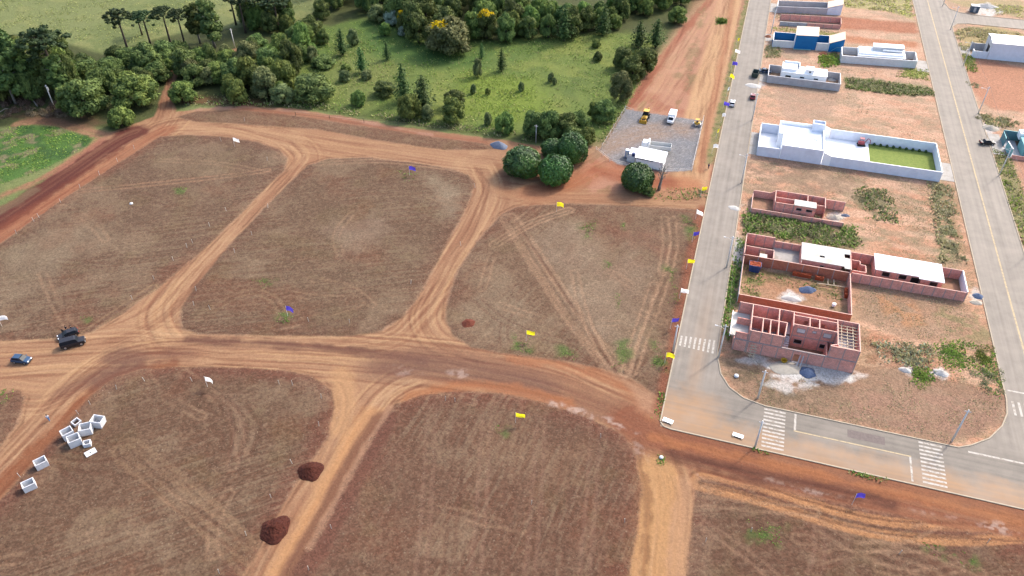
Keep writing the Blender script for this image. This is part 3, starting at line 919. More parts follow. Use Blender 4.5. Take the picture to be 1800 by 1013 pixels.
# ------------------------------------------------------------------ paved streets, kerbs, markings
def asphalt_mat():
    m, nt, p = new_mat('dusty_asphalt')
    v = geo_pos(nt)
    sp = nt.nodes.new('ShaderNodeSeparateXYZ'); nt.links.new(v, sp.inputs[0])
    x, y = sp.outputs[0], sp.outputs[1]
    base = alb(172, 161, 148)
    n1 = fbm_nodes(nt, v, 0.35, 5, 0.65)
    n2 = fbm_nodes(nt, v, 5.0, 3, 0.7)
    mp = nt.nodes.new('ShaderNodeMapping'); mp.inputs['Scale'].default_value = (1.1, 0.018, 1)
    nt.links.new(v, mp.inputs[0])
    n3 = fbm_nodes(nt, mp.outputs[0], 1.0, 3, 0.5)              # wheel wear along the long streets
    mp2 = nt.nodes.new('ShaderNodeMapping'); mp2.inputs['Scale'].default_value = (0.018, 1.0, 1)
    nt.links.new(v, mp2.inputs[0])
    n4 = fbm_nodes(nt, mp2.outputs[0], 1.0, 3, 0.5)
    cross = maprange(nt, y, 112.0, 118.0, 1, 0)
    cross = math_node(nt, 'MAXIMUM', math_node(nt, 'MINIMUM', cross, 1.0), 0.0)
    inv = math_node(nt, 'SUBTRACT', 1.0, cross)
    st = math_node(nt, 'ADD', math_node(nt, 'MULTIPLY', n3, inv), math_node(nt, 'MULTIPLY', n4, cross))
    f = math_node(nt, 'ADD', maprange(nt, st, 0.3, 0.7, 0.82, 1.16), maprange(nt, n2, 0.3, 0.7, -0.07, 0.07))
    f = math_node(nt, 'ADD', f, maprange(nt, n1, 0.3, 0.7, -0.16, 0.14))
    mul = nt.nodes.new('ShaderNodeVectorMath'); mul.operation = 'SCALE'
    mul.inputs[0].default_value = base
    nt.links.new(f, mul.inputs['Scale'])
    dk = nt.nodes.new('ShaderNodeVectorMath'); dk.operation = 'SCALE'
    nt.links.new(mul.outputs[0], dk.inputs[0]); nt.links.new(math_node(nt, 'SUBTRACT', 1.0, math_node(nt, 'MULTIPLY', cross, .2)), dk.inputs['Scale'])
    mul = dk
    # sand washed over the lower edge and the corner
    nn = math_node(nt, 'MULTIPLY', math_node(nt, 'SUBTRACT', fbm_nodes(nt, v, 0.22, 5, 0.65), 0.5), 9.0)
    low = math_node(nt, 'SUBTRACT', 106.6, math_node(nt, 'ADD', y, nn))
    low = maprange(nt, low, -1.5, 2.5, 0, 1)
    dx, dy = math_node(nt, 'SUBTRACT', x, 2.0), math_node(nt, 'SUBTRACT', y, 104.0)
    rr = math_node(nt, 'SQRT', math_node(nt, 'ADD', math_node(nt, 'MULTIPLY', dx, dx), math_node(nt, 'MULTIPLY', math_node(nt, 'MULTIPLY', dy, dy), 0.8)))
    cor = maprange(nt, math_node(nt, 'ADD', rr, nn), 5.0, 10.0, 1, 0)
    band = math_node(nt, 'ABSOLUTE', math_node(nt, 'SUBTRACT', x, 2.6))
    strip = math_node(nt, 'MULTIPLY', maprange(nt, band, 0.4, 2.2, 0.5, 0), maprange(nt, y, 118.0, 150.0, 1, 0))
    sand = math_node(nt, 'MAXIMUM', math_node(nt, 'MAXIMUM', low, cor), strip, clamp=True)
    sand = math_node(nt, 'MULTIPLY', math_node(nt, 'MINIMUM', sand, 1.0), maprange(nt, st, 0.35, 0.6, 0.6, 0.95))
    c = mixcol(nt, sand, mul.outputs[0], alb(206, 160, 116))
    dust = maprange(nt, fbm_nodes(nt, v, 0.12, 4, 0.6), 0.45, 0.65, 0, 0.3)
    c = mixcol(nt, dust, c, alb(196, 182, 168))
    nt.links.new(c, p.inputs['Base Color'])
    p.inputs['Roughness'].default_value = 0.75
    p.inputs['Specular IOR Level'].default_value = 0.35
    return m
M_ASPH = asphalt_mat()
M_KERB = mat('kerb_concrete', alb(226, 208, 182), 0.9, 0.2, 1.5)
M_CONC = mat('pale_concrete', alb(222, 216, 208), 0.9, 0.12, 0.9, stain=alb(176, 160, 142), stain_amt=0.5)
M_WLINE = mat('worn_white_paint', alb(240, 232, 220), 0.8, 0.14, 3.0, stain=alb(176, 160, 142), stain_amt=0.85)
M_YLINE = mat('worn_yellow_paint', alb(238, 214, 168), 0.8, 0.14, 3.0, stain=alb(184, 166, 144), stain_amt=0.85)

FIL1 = [(6.05, 126.0), (6.5, 123.0), (7.4, 119.2), (9.4, 115.9), (12.4, 113.8), (16.5, 112.9)]
FIL2 = [(51.0, 112.9), (53.4, 114.2), (56.8, 116.9), (59.6, 120.9), (61.0, 124.5), (61.5, 128.5)]
FIL3 = [(73.3, 128.5), (73.9, 122.0), (76.0, 117.0), (80.0, 113.8), (86.0, 112.9)]
FIL4 = [(73.3, 327.5), (73.6, 331.0), (75.5, 334.5), (80.0, 336.0)]
FIL5 = [(84.0, 346.0), (78.0, 347.4), (74.6, 350.5), (73.3, 357.0)]
Z = 0.0
s = MB()
def flat(mb, poly, z):
    a = sum(poly[i][0] * poly[(i + 1) % len(poly)][1] - poly[(i + 1) % len(poly)][0] * poly[i][1] for i in range(len(poly)))
    if a < 0: poly = poly[::-1]
    return mb.add([(x, y, z) for x, y in poly], [tuple(range(len(poly)))])
flat(s, [(-2.1, 102.05), (400, 102.05), (400, 112.9), (-2.1, 112.9)], Z)
flat(s, [(-2.1, 112.9), (6.05, 112.9), (6.05, 600), (-2.1, 600)], Z)
flat(s, FIL1 + [(6.05, 112.9)], Z)
flat(s, [(61.5, 112.9)] + FIL2, Z)
flat(s, [(61.5, 112.9), (73.3, 112.9), (73.3, 600), (61.5, 600)], Z)
flat(s, FIL3 + [(73.3, 112.9)], Z)
flat(s, [(73.3, 336), (400, 336), (400, 346), (73.3, 346)], Z)
flat(s, FIL4 + [(73.3, 336)], Z)
flat(s, FIL5 + [(73.3, 346)], Z)
tag(s.build('street', M_ASPH), kind='structure')

def strip_pts(line, off0, off1, z0, z1, mb):
    n = len(line)
    P = [Vector(p) for p in line]
    nor = []
    for i in range(n):
        d = (P[min(i + 1, n - 1)] - P[max(i - 1, 0)]).normalized()
        nor.append(Vector((-d.y, d.x)))
    vs_, fs = [], []
    for i in range(n):
        a, b = P[i] + nor[i] * off0, P[i] + nor[i] * off1
        vs_ += [(a.x, a.y, z0), (a.x, a.y, z1), (b.x, b.y, z1), (b.x, b.y, z0)]
    for i in range(n - 1):
        k = 4 * i
        for j in range(3):
            fs.append((k + j, k + j + 1, k + 4 + j + 1, k + 4 + j))
    fs += [(0, 1, 2, 3), (4 * n - 1, 4 * n - 2, 4 * n - 3, 4 * n - 4)]
    mb.add(vs_, fs)
k = MB()
strip_pts([(-2.1, 103.2), (-2.1, 150), (-2.1, 600)], 0.0, 0.26, -0.1, 0.11, k)
strip_pts([(400, 102.0), (100, 102.0), (30, 102.0), (0, 102.05), (-1.4, 102.3), (-2.05, 103.1)], 0.0, 0.26, -0.1, 0.10, k)
strip_pts([(6.1, 600), (6.1, 300), (6.1, 128)] + FIL1 + [(30, 112.9), (48, 112.9)] + FIL2 + [(61.5, 135), (61.5, 300), (61.5, 600)], 0.0, 0.24, -0.1, 0.11, k)
strip_pts([(400, 112.9), (120, 112.9)] + FIL3[::-1] + [(73.3, 140), (73.3, 300)] + FIL4 + [(100, 336), (400, 336)], -0.24, 0.0, -0.1, 0.11, k)
strip_pts([(400, 346), (120, 346)] + FIL5 + [(73.3, 380), (73.3, 600)], -0.24, 0.0, -0.1, 0.11, k)
tag(k.build('kerb', M_KERB), kind='structure')

mk = MB()
def rect(mb, x0, x1, y0, y1, z=0.006):
    mb.add([(x0, y0, z), (x1, y0, z), (x1, y1, z), (x0, y1, z)], [(0, 1, 2, 3)])
for i in range(8):
    x = -1.75 + i * 0.97
    rect(mk, x, x + 0.42, 125.1 - 0.05 * i, 128.3 + 0.08 * i)
for x0 in (16.4, 44.1):
    for i in range(11):
        y = 102.75 + i * 0.93
        rect(mk, x0, x0 + 4.0, y, y + 0.42)
for i in range(10):
    rect(mk, 62.2 + i * 1.1, 62.65 + i * 1.1, 124.6, 128.4)
rect(mk, 62.0, 67.2, 131.1, 131.5)
rect(mk, 22.0, 22.4, 108.5, 112.6)
rect(mk, 42.2, 42.55, 102.5, 108.1)
rect(mk, 52.6, 66.0, 112.3, 112.7)
tag(mk.build('road_marking', M_WLINE), kind='structure')
ml_ = MB()
rect(ml_, 22.0, 42.55, 108.12, 108.4)
rect(ml_, 66.98, 67.36, 134, 600)
tag(ml_.build('centre_line', M_YLINE), kind='structure')
pt = MB(); rect(pt, 31.6, 38.2, 109.6, 111.6, 0.004); tag(pt.build('road_patch', mat('old_asphalt_patch', alb(150, 136, 130), .9, .25, 2.0)), kind='structure')
pv = MB()
for x0, x1, y0, y1 in [(6.4, 8.7, 210.5, 224), (57.3, 61.2, 211.5, 221.5), (6.4, 8.9, 158, 165.5), (57.4, 61.2, 284.5, 294), (6.4, 8.9, 260.5, 268), (6.4, 8.8, 296, 303), (6.4, 8.9, 326, 336), (73.6, 76.9, 303.5, 311.5), (73.7, 77.0, 231.0, 244.0)]:
    rect(pv, x0, x1, y0, y1, 0.05)
tag(pv.build('pavement', M_CONC), kind='structure')
# ------------------------------------------------------------------ buildings
def brick_mat(name, c1, c2, mortar, rough=0.9):
    m, nt, p = new_mat(name)
    v = geo_pos(nt)
    sp = nt.nodes.new('ShaderNodeSeparateXYZ'); nt.links.new(v, sp.inputs[0])
    cb = nt.nodes.new('ShaderNodeCombineXYZ')
    nt.links.new(math_node(nt, 'ADD', sp.outputs[0], sp.outputs[1]), cb.inputs[0])
    nt.links.new(sp.outputs[2], cb.inputs[1])
    b = nt.nodes.new('ShaderNodeTexBrick')
    nt.links.new(cb.outputs[0], b.inputs['Vector'])
    b.inputs['Color1'].default_value = c1 + (1,)
    b.inputs['Color2'].default_value = c2 + (1,)
    b.inputs['Mortar'].default_value = mortar + (1,)
    b.inputs['Scale'].default_value = 1.0
    b.inputs['Brick Width'].default_value = 0.30
    b.inputs['Row Height'].default_value = 0.20
    b.inputs['Mortar Size'].default_value = 0.014
    n = fbm_nodes(nt, v, 1.1, 5, 0.7)
    n2 = fbm_nodes(nt, v, 7, 2, 0.6)
    f = math_node(nt, 'ADD', maprange(nt, n, 0.3, 0.7, 0.78, 1.18), maprange(nt, n2, 0.3, 0.7, -0.1, 0.1))
    mul = nt.nodes.new('ShaderNodeVectorMath'); mul.operation = 'SCALE'
    nt.links.new(b.outputs['Color'], mul.inputs[0]); nt.links.new(f, mul.inputs['Scale'])
    st = math_node(nt, 'MULTIPLY', maprange(nt, fbm_nodes(nt, v, 0.8, 5, 0.7), 0.54, 0.66, 0, 1), 0.35)
    c = mixcol(nt, st, mul.outputs[0], mortar)
    nt.links.new(c, p.inputs['Base Color'])
    p.inputs['Roughness'].default_value = rough
    p.inputs['Specular IOR Level'].default_value = 0.2
    bp = nt.nodes.new('ShaderNodeBump'); bp.inputs['Strength'].default_value = 0.5; bp.inputs['Distance'].default_value = 0.02
    nt.links.new(b.outputs['Fac'], bp.inputs['Height']); bp.invert = True
    nt.links.new(bp.outputs[0], p.inputs['Normal'])
    return m

M_BRICK = brick_mat('pink_clay_block', alb(214, 150, 136, 2.6), alb(204, 138, 122, 2.6), alb(190, 166, 158, 1.6))
M_BRICKO = brick_mat('orange_clay_block', alb(206, 128, 100, 1.7), alb(192, 112, 84, 1.7), alb(190, 150, 130, 1.3))
M_COLM = mat('grey_column_concrete', alb(180, 164, 160, 1.6), 0.9, 0.2, 2.0)
M_CAP = mat('sunlit_wall_top', alb(240, 196, 180, 1.5), 0.9, 0.15, 2.5)  # sun on the brick wall tops put into the colour
M_SLAB = mat('slab_concrete', alb(232, 228, 218, 1.5), 0.9, 0.10, 0.6, stain=alb(206, 194, 170, 1.3), stain_amt=0.6)
M_WHITE = mat('white_painted_render', (.82, .82, .82), 0.7, 0.06, 0.7, stain=(.7, .7, .71), stain_amt=0.4)
M_WALLB = mat('bluish_white_render', (.60, .63, .70), 0.8, 0.08, 0.8, stain=(.5, .53, .6), stain_amt=0.5)
M_GREY = mat('grey_render', (.56, .56, .56), 0.9, 0.10, 0.9, stain=(.44, .43, .42), stain_amt=0.5)
M_GREYD = mat('dark_grey_render', (.36, .355, .37), 0.9, 0.12, 0.9, stain=(.28, .27, .27), stain_amt=0.5)
M_BLUE = mat('blue_paint', (0.002, 0.115, 0.30), 0.6, 0.10, 0.8, stain=(0.004, 0.13, 0.33), stain_amt=0.4)
M_TEAL = mat('teal_paint', alb(140, 196, 198, 1.6), 0.7, 0.1, 0.8)
M_TEALD = mat('dark_teal_paint', alb(104, 150, 158, 1.5), 0.7, 0.1, 0.8)
M_CREAM = mat('cream_roof_sheet', alb(252, 224, 196, 1.6), 0.6, 0.10, 0.8)
M_SHEET = mat('white_roof_sheet', (.8, .81, .83), 0.45, 0.06, 0.8)
M_DARK = mat('dark_opening', (0.012, 0.012, 0.014), 0.4, 0.1, 1.0)  # near-black that paints interior shade into the unglazed openings
M_LAWN = mat('lawn_grass', alb(160, 178, 86), 0.95, 0.25, 2.0, bump=0.05, stain=alb(134, 160, 70), stain_amt=0.6)
M_SOILB = mat('builders_soil', alb(204, 156, 126), 0.95, 0.25, 0.8, bump=0.05, stain=alb(150, 130, 96), stain_amt=0.7)
M_TIMB = mat('weathered_timber', alb(214, 196, 170, 1.6), 0.9, 0.2, 3)
M_STEEL = mat('rusty_rebar', alb(150, 130, 122), 0.7, 0.2, 3)
M_REDB = mat('orange_brick', alb(214, 106, 66), 0.9, 0.3, 2.2)
def glass_mat():
    m, nt, p = new_mat('window_glass')
    p.inputs['Base Color'].default_value = (0.02, 0.025, 0.03, 1)
    p.inputs['Roughness'].default_value = 0.2
    p.inputs['Specular IOR Level'].default_value = 0.35
    return m
M_GLASS = glass_mat()

class Bld:
    def __init__(self, name, label, cat, ox, oy, sl=0.0, x0=0.0, group=None):
        self.root = thing(name, label, cat, (ox, oy, 0), 0, group)
        self.xf = Matrix(((1, 0, 0, -ox), (sl, 1, 0, -oy - sl * x0), (0, 0, 1, 0), (0, 0, 0, 1)))
    def mb(self):
        m = MB(); m.xf = self.xf
        return m
    def part(self, name, m, material, parent=None, smooth=False):
        return m.build(name, material, parent or self.root, smooth)
    def wall(self, a, b, z0, z1, material, t=0.18, ops=(), zb=None, cap=None, cols=None, name='wall'):
        """one run of wall, its openings, its pale top and its concrete columns"""
        m = self.mb()
        if ops: m.wall_open(a, b, z0, z1, ops, t)
        else: m.wall(a, b, z0, z1, t, zb)
        w = self.part(name, m, material)
        if cap is not None and not zb:
            c = self.mb(); c.wall(a, b, z1, z1 + 0.03, t + 0.02)
            self.part('pale_top', c, cap, w)  # sunlit top of the wall painted on as its own strip
        if cols:
            A, B = Vector(a), Vector(b)
            L = (B - A).length; d = (B - A) / L
            nn = max(1, int(round(L / cols)))
            for i in range(nn + 1):
                s_ = min(max(L * i / nn, 0.12), L - 0.12)
                if any(o[0] - 0.12 < s_ < o[1] + 0.12 for o in ops):
                    continue
                c = self.mb()
                c.wall(A + d * (s_ - 0.1), A + d * (s_ + 0.1), z0, z1 - 0.012, t + 0.03)
                self.part('column', c, M_COLM, w)
        return w
    def windows(self, a, b, ops, t, frame=M_COLM, pane_or_shade=M_DARK):
        A, B = Vector(a), Vector(b)
        d = (B - A).normalized()
        for (s0, s1, za, zb) in ops:
            f = self.mb()
            nn = Vector((-d.y, d.x))
            vs_ = []
            for off in (-(t / 2 + .05), t / 2 + .03):
                for (e0, e1, e2, e3) in ((s0 - .07, s1 + .07, za - .09, zb + .09), (s0 + .03, s1 - .03, za + .03, zb - .03)):
                    for (q_, z_) in ((e0, e2), (e1, e2), (e1, e3), (e0, e3)):
                        p2 = A + d * q_ + nn * off
                        vs_.append((p2.x, p2.y, z_))
            fs = []
            for i in range(4):
                j = (i + 1) % 4
                fs += [(i, j, 4 + j, 4 + i), (8 + j, 8 + i, 12 + i, 12 + j), (i, 8 + i, 8 + j, j), (4 + i, 4 + j, 12 + j, 12 + i)]
            f.add(vs_, fs)
            o = self.part('window', f, frame)
            p_ = self.mb(); p_.wall(A + d * (s0 + .035), A + d * (s1 - .035), za + 0.035, zb - 0.035, 0.03)  # unglazed openings: interior shade painted as a near-black sheet
            self.part('pane_or_shade', p_, pane_or_shade, o)

# --- two-storey brick shell on the corner
b = Bld('brick_house', 'roofless two storey pink brick house shell on the street corner', 'building', 20.9, 131.5)
H1, H2 = 2.95, 6.0
W = b.wall
W((11.7, 127.3), (32.9, 127.3), 0, H1, M_BRICK, cols=3.2, ops=[(9.4, 10.5, 0, 2.1)])
W((8.95, 127.3), (11.7, 127.3), 0, H1, M_BRICK, cols=2.7)
W((8.95, 127.4), (8.95, 135.9), 0, H1, M_BRICK, cols=2.8)
beam = b.mb(); beam.wall((9.0, 127.27), (32.9, 127.27), H1, H1 + 0.22, 0.27)
b.part('beam', beam, M_COLM)
W((8.95, 127.45), (11.6, 127.45), H1 + .22, 4.9, M_BRICK, cols=2.6)
W((11.7, 127.35), (18.4, 127.35), H1 + .22, H2, M_BRICK, cap=M_CAP, cols=2.3)
W((27.2, 127.35), (32.9, 127.35), H1 + .22, H2, M_BRICK, cap=M_CAP, cols=2.8)
W((8.95, 135.8), (32.8, 135.8), 0, H2 - 0.005, M_BRICK, cap=M_CAP, cols=3.0)
W((32.82, 127.5), (32.82, 135.7), 0, H2, M_BRICK, cap=M_CAP, cols=2.7)
W((28.65, 128.0), (28.65, 135.7), H1, H2, M_BRICK, cap=M_CAP)
W((11.7, 127.45), (11.7, 135.7), 0, H2 - .01, M_BRICK, cap=M_CAP, cols=4)
W((11.8, 131.85), (18.8, 131.85), H1, H2 - .02, M_BRICK, cap=M_CAP)
for xx in (14.0, 15.5, 17.1):
    W((xx, 127.5), (xx, 131.75), H1, H2 - .03, M_BRICK, cap=M_CAP)
W((17.1, 131.95), (17.1, 135.7), H1, H2 - .03, M_BRICK, cap=M_CAP)
W((18.45, 127.5), (18.75, 131.8), 0, H2 - .04, M_BRICK, cap=M_CAP)
W((20.0, 131.3), (20.0, 135.7), 0, H2 - .02, M_BRICK, cap=M_CAP)
ops = [(0.9, 2.4, 1.0, 2.1), (6.0, 7.3, 1.0, 2.1)]
W((20.1, 131.9), (28.55, 131.9), 0, H1, M_BRICK, ops=ops, cols=2.8)
b.windows((20.1, 131.9), (28.55, 131.9), ops, .18)
ops = [(0.9, 2.5, 4.0, 5.1), (3.9, 4.6, 4.6, 5.1), (6.1, 7.6, 4.0, 5.1)]
W((20.1, 131.9), (28.55, 131.9), H1 + 0.2, H2, M_BRICK, ops=ops, cap=M_CAP, cols=2.8)
b.windows((20.1, 131.9), (28.55, 131.9), ops, .18, M_COLM, M_GREY)
beam = b.mb(); beam.wall((20.1, 131.9), (28.55, 131.9), H1, H1 + .2, .26); b.part('beam', beam, M_COLM)
W((20.1, 134.8), (28.55, 134.8), H1, H2 - .01, M_BRICK, ops=[(2.2, 3.0, H1 + .1, 5.0), (4.2, 5.0, H1 + .1, 5.0), (5.6, 6.4, H1 + .1, 5.0)], cap=M_CAP)
for xx in (23.2, 25.1):
    W((xx, 132.0), (xx, 134.7), H1, H2 - .03, M_BRICK, cap=M_CAP)
W((27.2, 127.5), (27.2, 131.8), 0, H1 + .1, M_BRICK)
W((27.25, 127.5), (28.5, 128.1), H1 + .2, H2 - .02, M_BRICK, cap=M_CAP)
fl = b.mb(); fl.box(11.8, 18.4, 127.5, 135.7, H1 - 0.16, H1); fl.box(20.1, 28.5, 132.0, 135.7, H1 - .16, H1 - .01); fl.box(18.8, 19.9, 132.0, 135.7, H1 - .16, H1 - .02)
b.part('floor_slab', fl, M_GREYD)
fl = b.mb(); fl.box(28.8, 32.7, 127.5, 135.7, H1 - .2, H1 - .03); b.part('floor_slab', fl, M_GREYD)
rg = b.mb()
for i in range(8):
    rg.box(28.75, 32.72, 128.3 + i * 0.95, 128.42 + i * 0.95, H2 - 0.75, H2 - 0.65)
for i in range(3):
    rg.box(29.5 + i * 1.1, 29.62 + i * 1.1, 127.6, 135.6, H2 - 0.87, H2 - .76)
b.part('roof_framing', rg, M_TIMB)
sl_ = b.mb(); sl_.box(8.0, 11.55, 128.2, 135.6, H1 + .01, H1 + 0.21)
b.part('balcony_slab', sl_, M_SLAB)
pr = b.mb(); pr.box(7.9, 8.02, 128.2, 135.7, H1 - .3, H1 + 0.45)
b.part('balcony_edge', pr, M_WHITE)
W((8.95, 131.9), (11.6, 131.9), H1 + .22, 4.9, M_BRICK)
st = b.mb()
for i in range(10):
    st.box(18.85, 19.9, 127.6 + i * .4, 128.0 + i * .4, 0, 0.28 * (i + 1))
b.part('stair', st, M_GREYD)
gf = b.mb(); gf.box(18.6, 27.1, 127.45, 131.8, 0.0, 0.09); b.part('floor', gf, M_SOILB)

# --- walled brick lot behind it
b = Bld('boundary_wall', 'low brick wall enclosing the yard with the blue skip', 'wall', 20.7, 150)
W = b.wall
W((8.8, 142.75), (32.5, 142.75), 0, 2.5, M_BRICKO, cap=M_CAP)
W((32.45, 142.85), (32.45, 157.55), 0, 2.5, M_BRICK, cap=M_CAP, cols=3)
W((8.8, 142.85), (8.8, 157.55), 0, 2.3, M_GREY, t=.12, cap=M_CAP)
fl = b.mb(); fl.box(8.9, 32.3, 142.9, 157.5, -0.2, 0.05); 

# --- single storey houses on the next two lots
b = Bld('brick_house', 'long brick house with stained grey slab roof above the yard with the blue skip', 'building', 20.9, 161.5)
W = b.wall
W((8.7, 157.75), (32.4, 157.75), 0, 2.62, M_BRICKO, cap=M_CAP, cols=3.4)
W((8.75, 157.9), (8.75, 165.7), 0, 3.0, M_BRICK, cap=M_CAP)
W((8.7, 165.8), (15.4, 165.8), 0, 3.2, M_BRICK, cap=M_CAP, cols=2.3)
W((15.4, 165.8), (21.6, 165.8), 0, 2.3, M_BRICK, cap=M_CAP, cols=2.1)
W((21.6, 165.8), (32.6, 165.8), 0, 3.0, M_BRICK, cols=3)
W((9.0, 161.3), (15.4, 161.3), 0, 2.7, M_BRICK, cap=M_CAP, ops=[(3.4, 4.6, 0, 2.1)], cols=3)
W((15.4, 157.95), (15.4, 161.2), 0, 2.7, M_BRICK, cap=M_CAP)
W((21.6, 157.95), (21.6, 165.7), 0, 3.0, M_BRICK)
W((32.5, 157.9), (32.5, 165.7), 0, 3.25, M_BRICK, cap=M_CAP)
ops = [(4.2, 5.0, 1.5, 2.2)]
W((21.75, 159.3), (30.6, 159.3), 0, 3.0, M_BRICK, ops=ops)
b.windows((21.75, 159.3), (30.6, 159.3), ops, .18)
r = b.mb()
z0, z1 = 3.02, 3.2
for q in [(21.5, 25.6, 159.0, 165.9), (26.7, 31.1, 159.0, 165.9), (25.6, 26.7, 159.0, 161.0), (25.6, 26.7, 161.8, 165.9), (31.1, 32.4, 158.3, 162.4), (31.1, 32.4, 164.0, 165.9)]:
    r.box(q[0], q[1], q[2], q[3], z0, z1)
b.part('roof', r, M_SLAB)
fl = b.mb(); fl.box(15.5, 21.5, 157.9, 165.7, 0, 0.5); b.part('terrace', fl, M_CONC)
fl = b.mb(); fl.box(8.85, 15.3, 157.9, 165.7, 0, 0.12); b.part('floor', fl, M_SOILB)
sk = b.mb(); sk.box(12.3, 14.0, 158.3, 160.1, 1.9, 2.05); b.part('canopy_slab', sk, M_SLAB)

b = Bld('brick_house', 'brick house with long smooth white roof beside the second street', 'building', 45, 162)
W = b.wall
W((32.8, 158.0), (57.2, 158.0), 0, 2.5, M_BRICK, cap=M_CAP, cols=2.15)
W((32.7, 166.1), (57.2, 166.1), 0, 2.6, M_BRICK, cap=M_CAP, cols=2.4)
W((57.15, 158.1), (57.15, 166.0), 0, 2.7, M_WALLB, t=.2, cap=M_WHITE)
W((33.0, 163.4), (34.8, 163.4), 0, 2.3, M_BRICK, cap=M_CAP)
W((34.8, 162.1), (34.8, 163.3), 0, 2.3, M_BRICK, cap=M_CAP)
W((34.9, 162.0), (36.0, 162.0), 0, 2.3, M_BRICK, cap=M_CAP)
W((36.0, 159.4), (36.0, 161.9), 0, 2.3, M_BRICK, cap=M_CAP)
W((33.0, 159.3), (36.0, 159.3), 0, 2.3, M_BRICK, cap=M_CAP)
ops = [(1.6, 3.2, 1.3, 2.5), (5.2, 6.8, 1.3, 2.5), (7.8, 9.6, 0.1, 2.4)]
W((38.0, 160.6), (47.6, 160.6), 0, 3.0, M_BRICK, ops=ops, cols=4.7)
b.windows((38.0, 160.6), (47.6, 160.6), ops[:2], .18)
b.windows((38.0, 160.6), (47.6, 160.6), ops[2:], .18)
ops = [(2.0, 3.6, 1.3, 2.4)]
W((47.7, 160.0), (52.2, 160.0), 0, 3.0, M_BRICK, ops=ops)
b.windows((47.7, 160.0), (52.2, 160.0), ops, .18)
W((38.0, 160.7), (38.0, 166.0), 0, 3.0, M_BRICK)
W((52.2, 160.1), (52.2, 166.0), 0, 3.0, M_BRICK)
r = b.mb(); r.box(37.8, 47.1, 160.0, 166.3, 3.02, 3.22); r.box(47.1, 52.4, 159.3, 166.3, 3.02, 3.22)
b.part('roof', r, M_WHITE)
fl = b.mb(); fl.box(32.9, 57.0, 158.1, 166.0, 0, 0.07); b.part('floor', fl, M_SOILB)

# --- small brick shell
b = Bld('brick_house', 'small roofless brick shell with a white slab over its middle room', 'building', 20.5, 185)
W = b.wall
W((9.0, 180.3), (31.7, 180.3), 0, 1.25, M_BRICK, cap=M_CAP, cols=2.5)
W((9.1, 187.9), (13.4, 187.9), 0, 2.0, M_BRICK, cap=M_CAP)
W((13.4, 187.9), (14.7, 187.9), 0, 2.0, M_BRICK, zb=3.0)
W((14.7, 187.9), (27.0, 187.9), 0, 3.0, M_BRICK, cap=M_CAP, cols=3.1)
W((27.0, 187.9), (32.0, 187.9), 0, 2.6, M_BRICK, cap=M_CAP, cols=2.5)
W((14.6, 182.4), (14.6, 187.8), 0, 3.0, M_BRICK, cap=M_CAP)
W((9.1, 180.4), (9.1, 187.8), 0, 1.4, M_GREY, t=.14, cap=M_CAP)
W((14.7, 182.3), (19.4, 182.3), 0, 2.9, M_BRICK, cap=M_CAP, cols=2.3)
W((14.7, 184.8), (19.4, 184.8), 0, 2.9, M_BRICK, cap=M_CAP)
W((19.4, 182.4), (19.4, 184.7), 0, 2.9, M_BRICK, cap=M_CAP)
ops = [(0.5, 1.8, 1.6, 2.3), (2.9, 4.4, 1.6, 2.3)]
W((19.5, 182.2), (24.6, 182.2), 0, 2.95, M_BRICK, ops=ops)
b.windows((19.5, 182.2), (24.6, 182.2), ops, .18)
W((24.6, 182.3), (24.6, 184.5), 0, 2.95, M_BRICK)
W((22.6, 184.6), (22.6, 187.8), 0, 2.9, M_BRICK, cap=M_CAP)
W((24.7, 184.5), (26.8, 184.5), 0, 2.6, M_BRICK, cap=M_CAP)
W((26.9, 183.0), (26.9, 187.8), 0, 3.0, M_BRICK, cap=M_CAP)
r = b.mb(); r.box(19.3, 24.7, 182.0, 184.7, 2.97, 3.15); b.part('roof', r, M_SLAB)
fl = b.mb(); fl.box(9.2, 14.5, 180.4, 187.8, 0, 0.08); b.part('floor', fl, M_SOILB)

# --- white house with terrace and lawn
b = Bld('boundary_wall', 'bluish white perimeter wall around the terrace and lawn of the white house', 'wall', 41, 218)
W = b.wall
W((28.5, 210.4), (57.2, 210.4), 0, 3.0, M_WALLB, t=.22, cap=M_WHITE)
W((57.1, 210.55), (57.1, 226.6), 0, 3.0, M_WALLB, t=.22, cap=M_WHITE)
W((28.6, 226.8), (57.2, 226.8), 0, 3.0, M_WALLB, t=.22, cap=M_WHITE)
W((8.75, 210.4), (14.9, 210.4), 0, 3.0, M_WALLB, t=.22, cap=M_WHITE)
W((8.75, 210.55), (8.75, 224.6), 0, 2.7, M_WALLB, t=.22, cap=M_WHITE)
W((8.75, 224.7), (13.8, 224.7), 0, 3.0, M_WALLB, t=.22, cap=M_WHITE)
fl = b.mb(); fl.box(8.9, 14.9, 210.6, 224.5, 0, 0.1); fl.box(26.2, 39.5, 210.6, 226.6, 0, 0.12); b.part('terrace', fl, M_WHITE)
fl = b.mb(); fl.box(39.55, 56.9, 210.6, 226.6, 0, 0.08); b.part('lawn', fl, M_LAWN)
hd = b.mb()
for i in range(9):
    x_ = 41 + i * 1.75
    hd.tube([(x_, 226.1, 0), (x_ + .1, 226.1, .5), (x_, 226.1, .9)], [.35, .45, .1], 7)
b.part('shrub_row', hd, mat('hedge_leaves', alb(84, 110, 60), 0.9, 0.35, 4.0), None)
b = Bld('white_house', 'flat roofed white house with raised tower block and long terrace', 'building', 20.5, 217.5)
W = b.wall
W((15.1, 210.42), (26.2, 210.42), 0, 4.4, M_WALLB, t=.24, cap=M_WHITE)
W((15.1, 210.55), (15.1, 217.4), 0, 4.4, M_WHITE, t=.24, cap=M_WHITE)
W((13.9, 217.4), (15.1, 217.4), 0, 4.4, M_WHITE, t=.24, cap=M_WHITE)
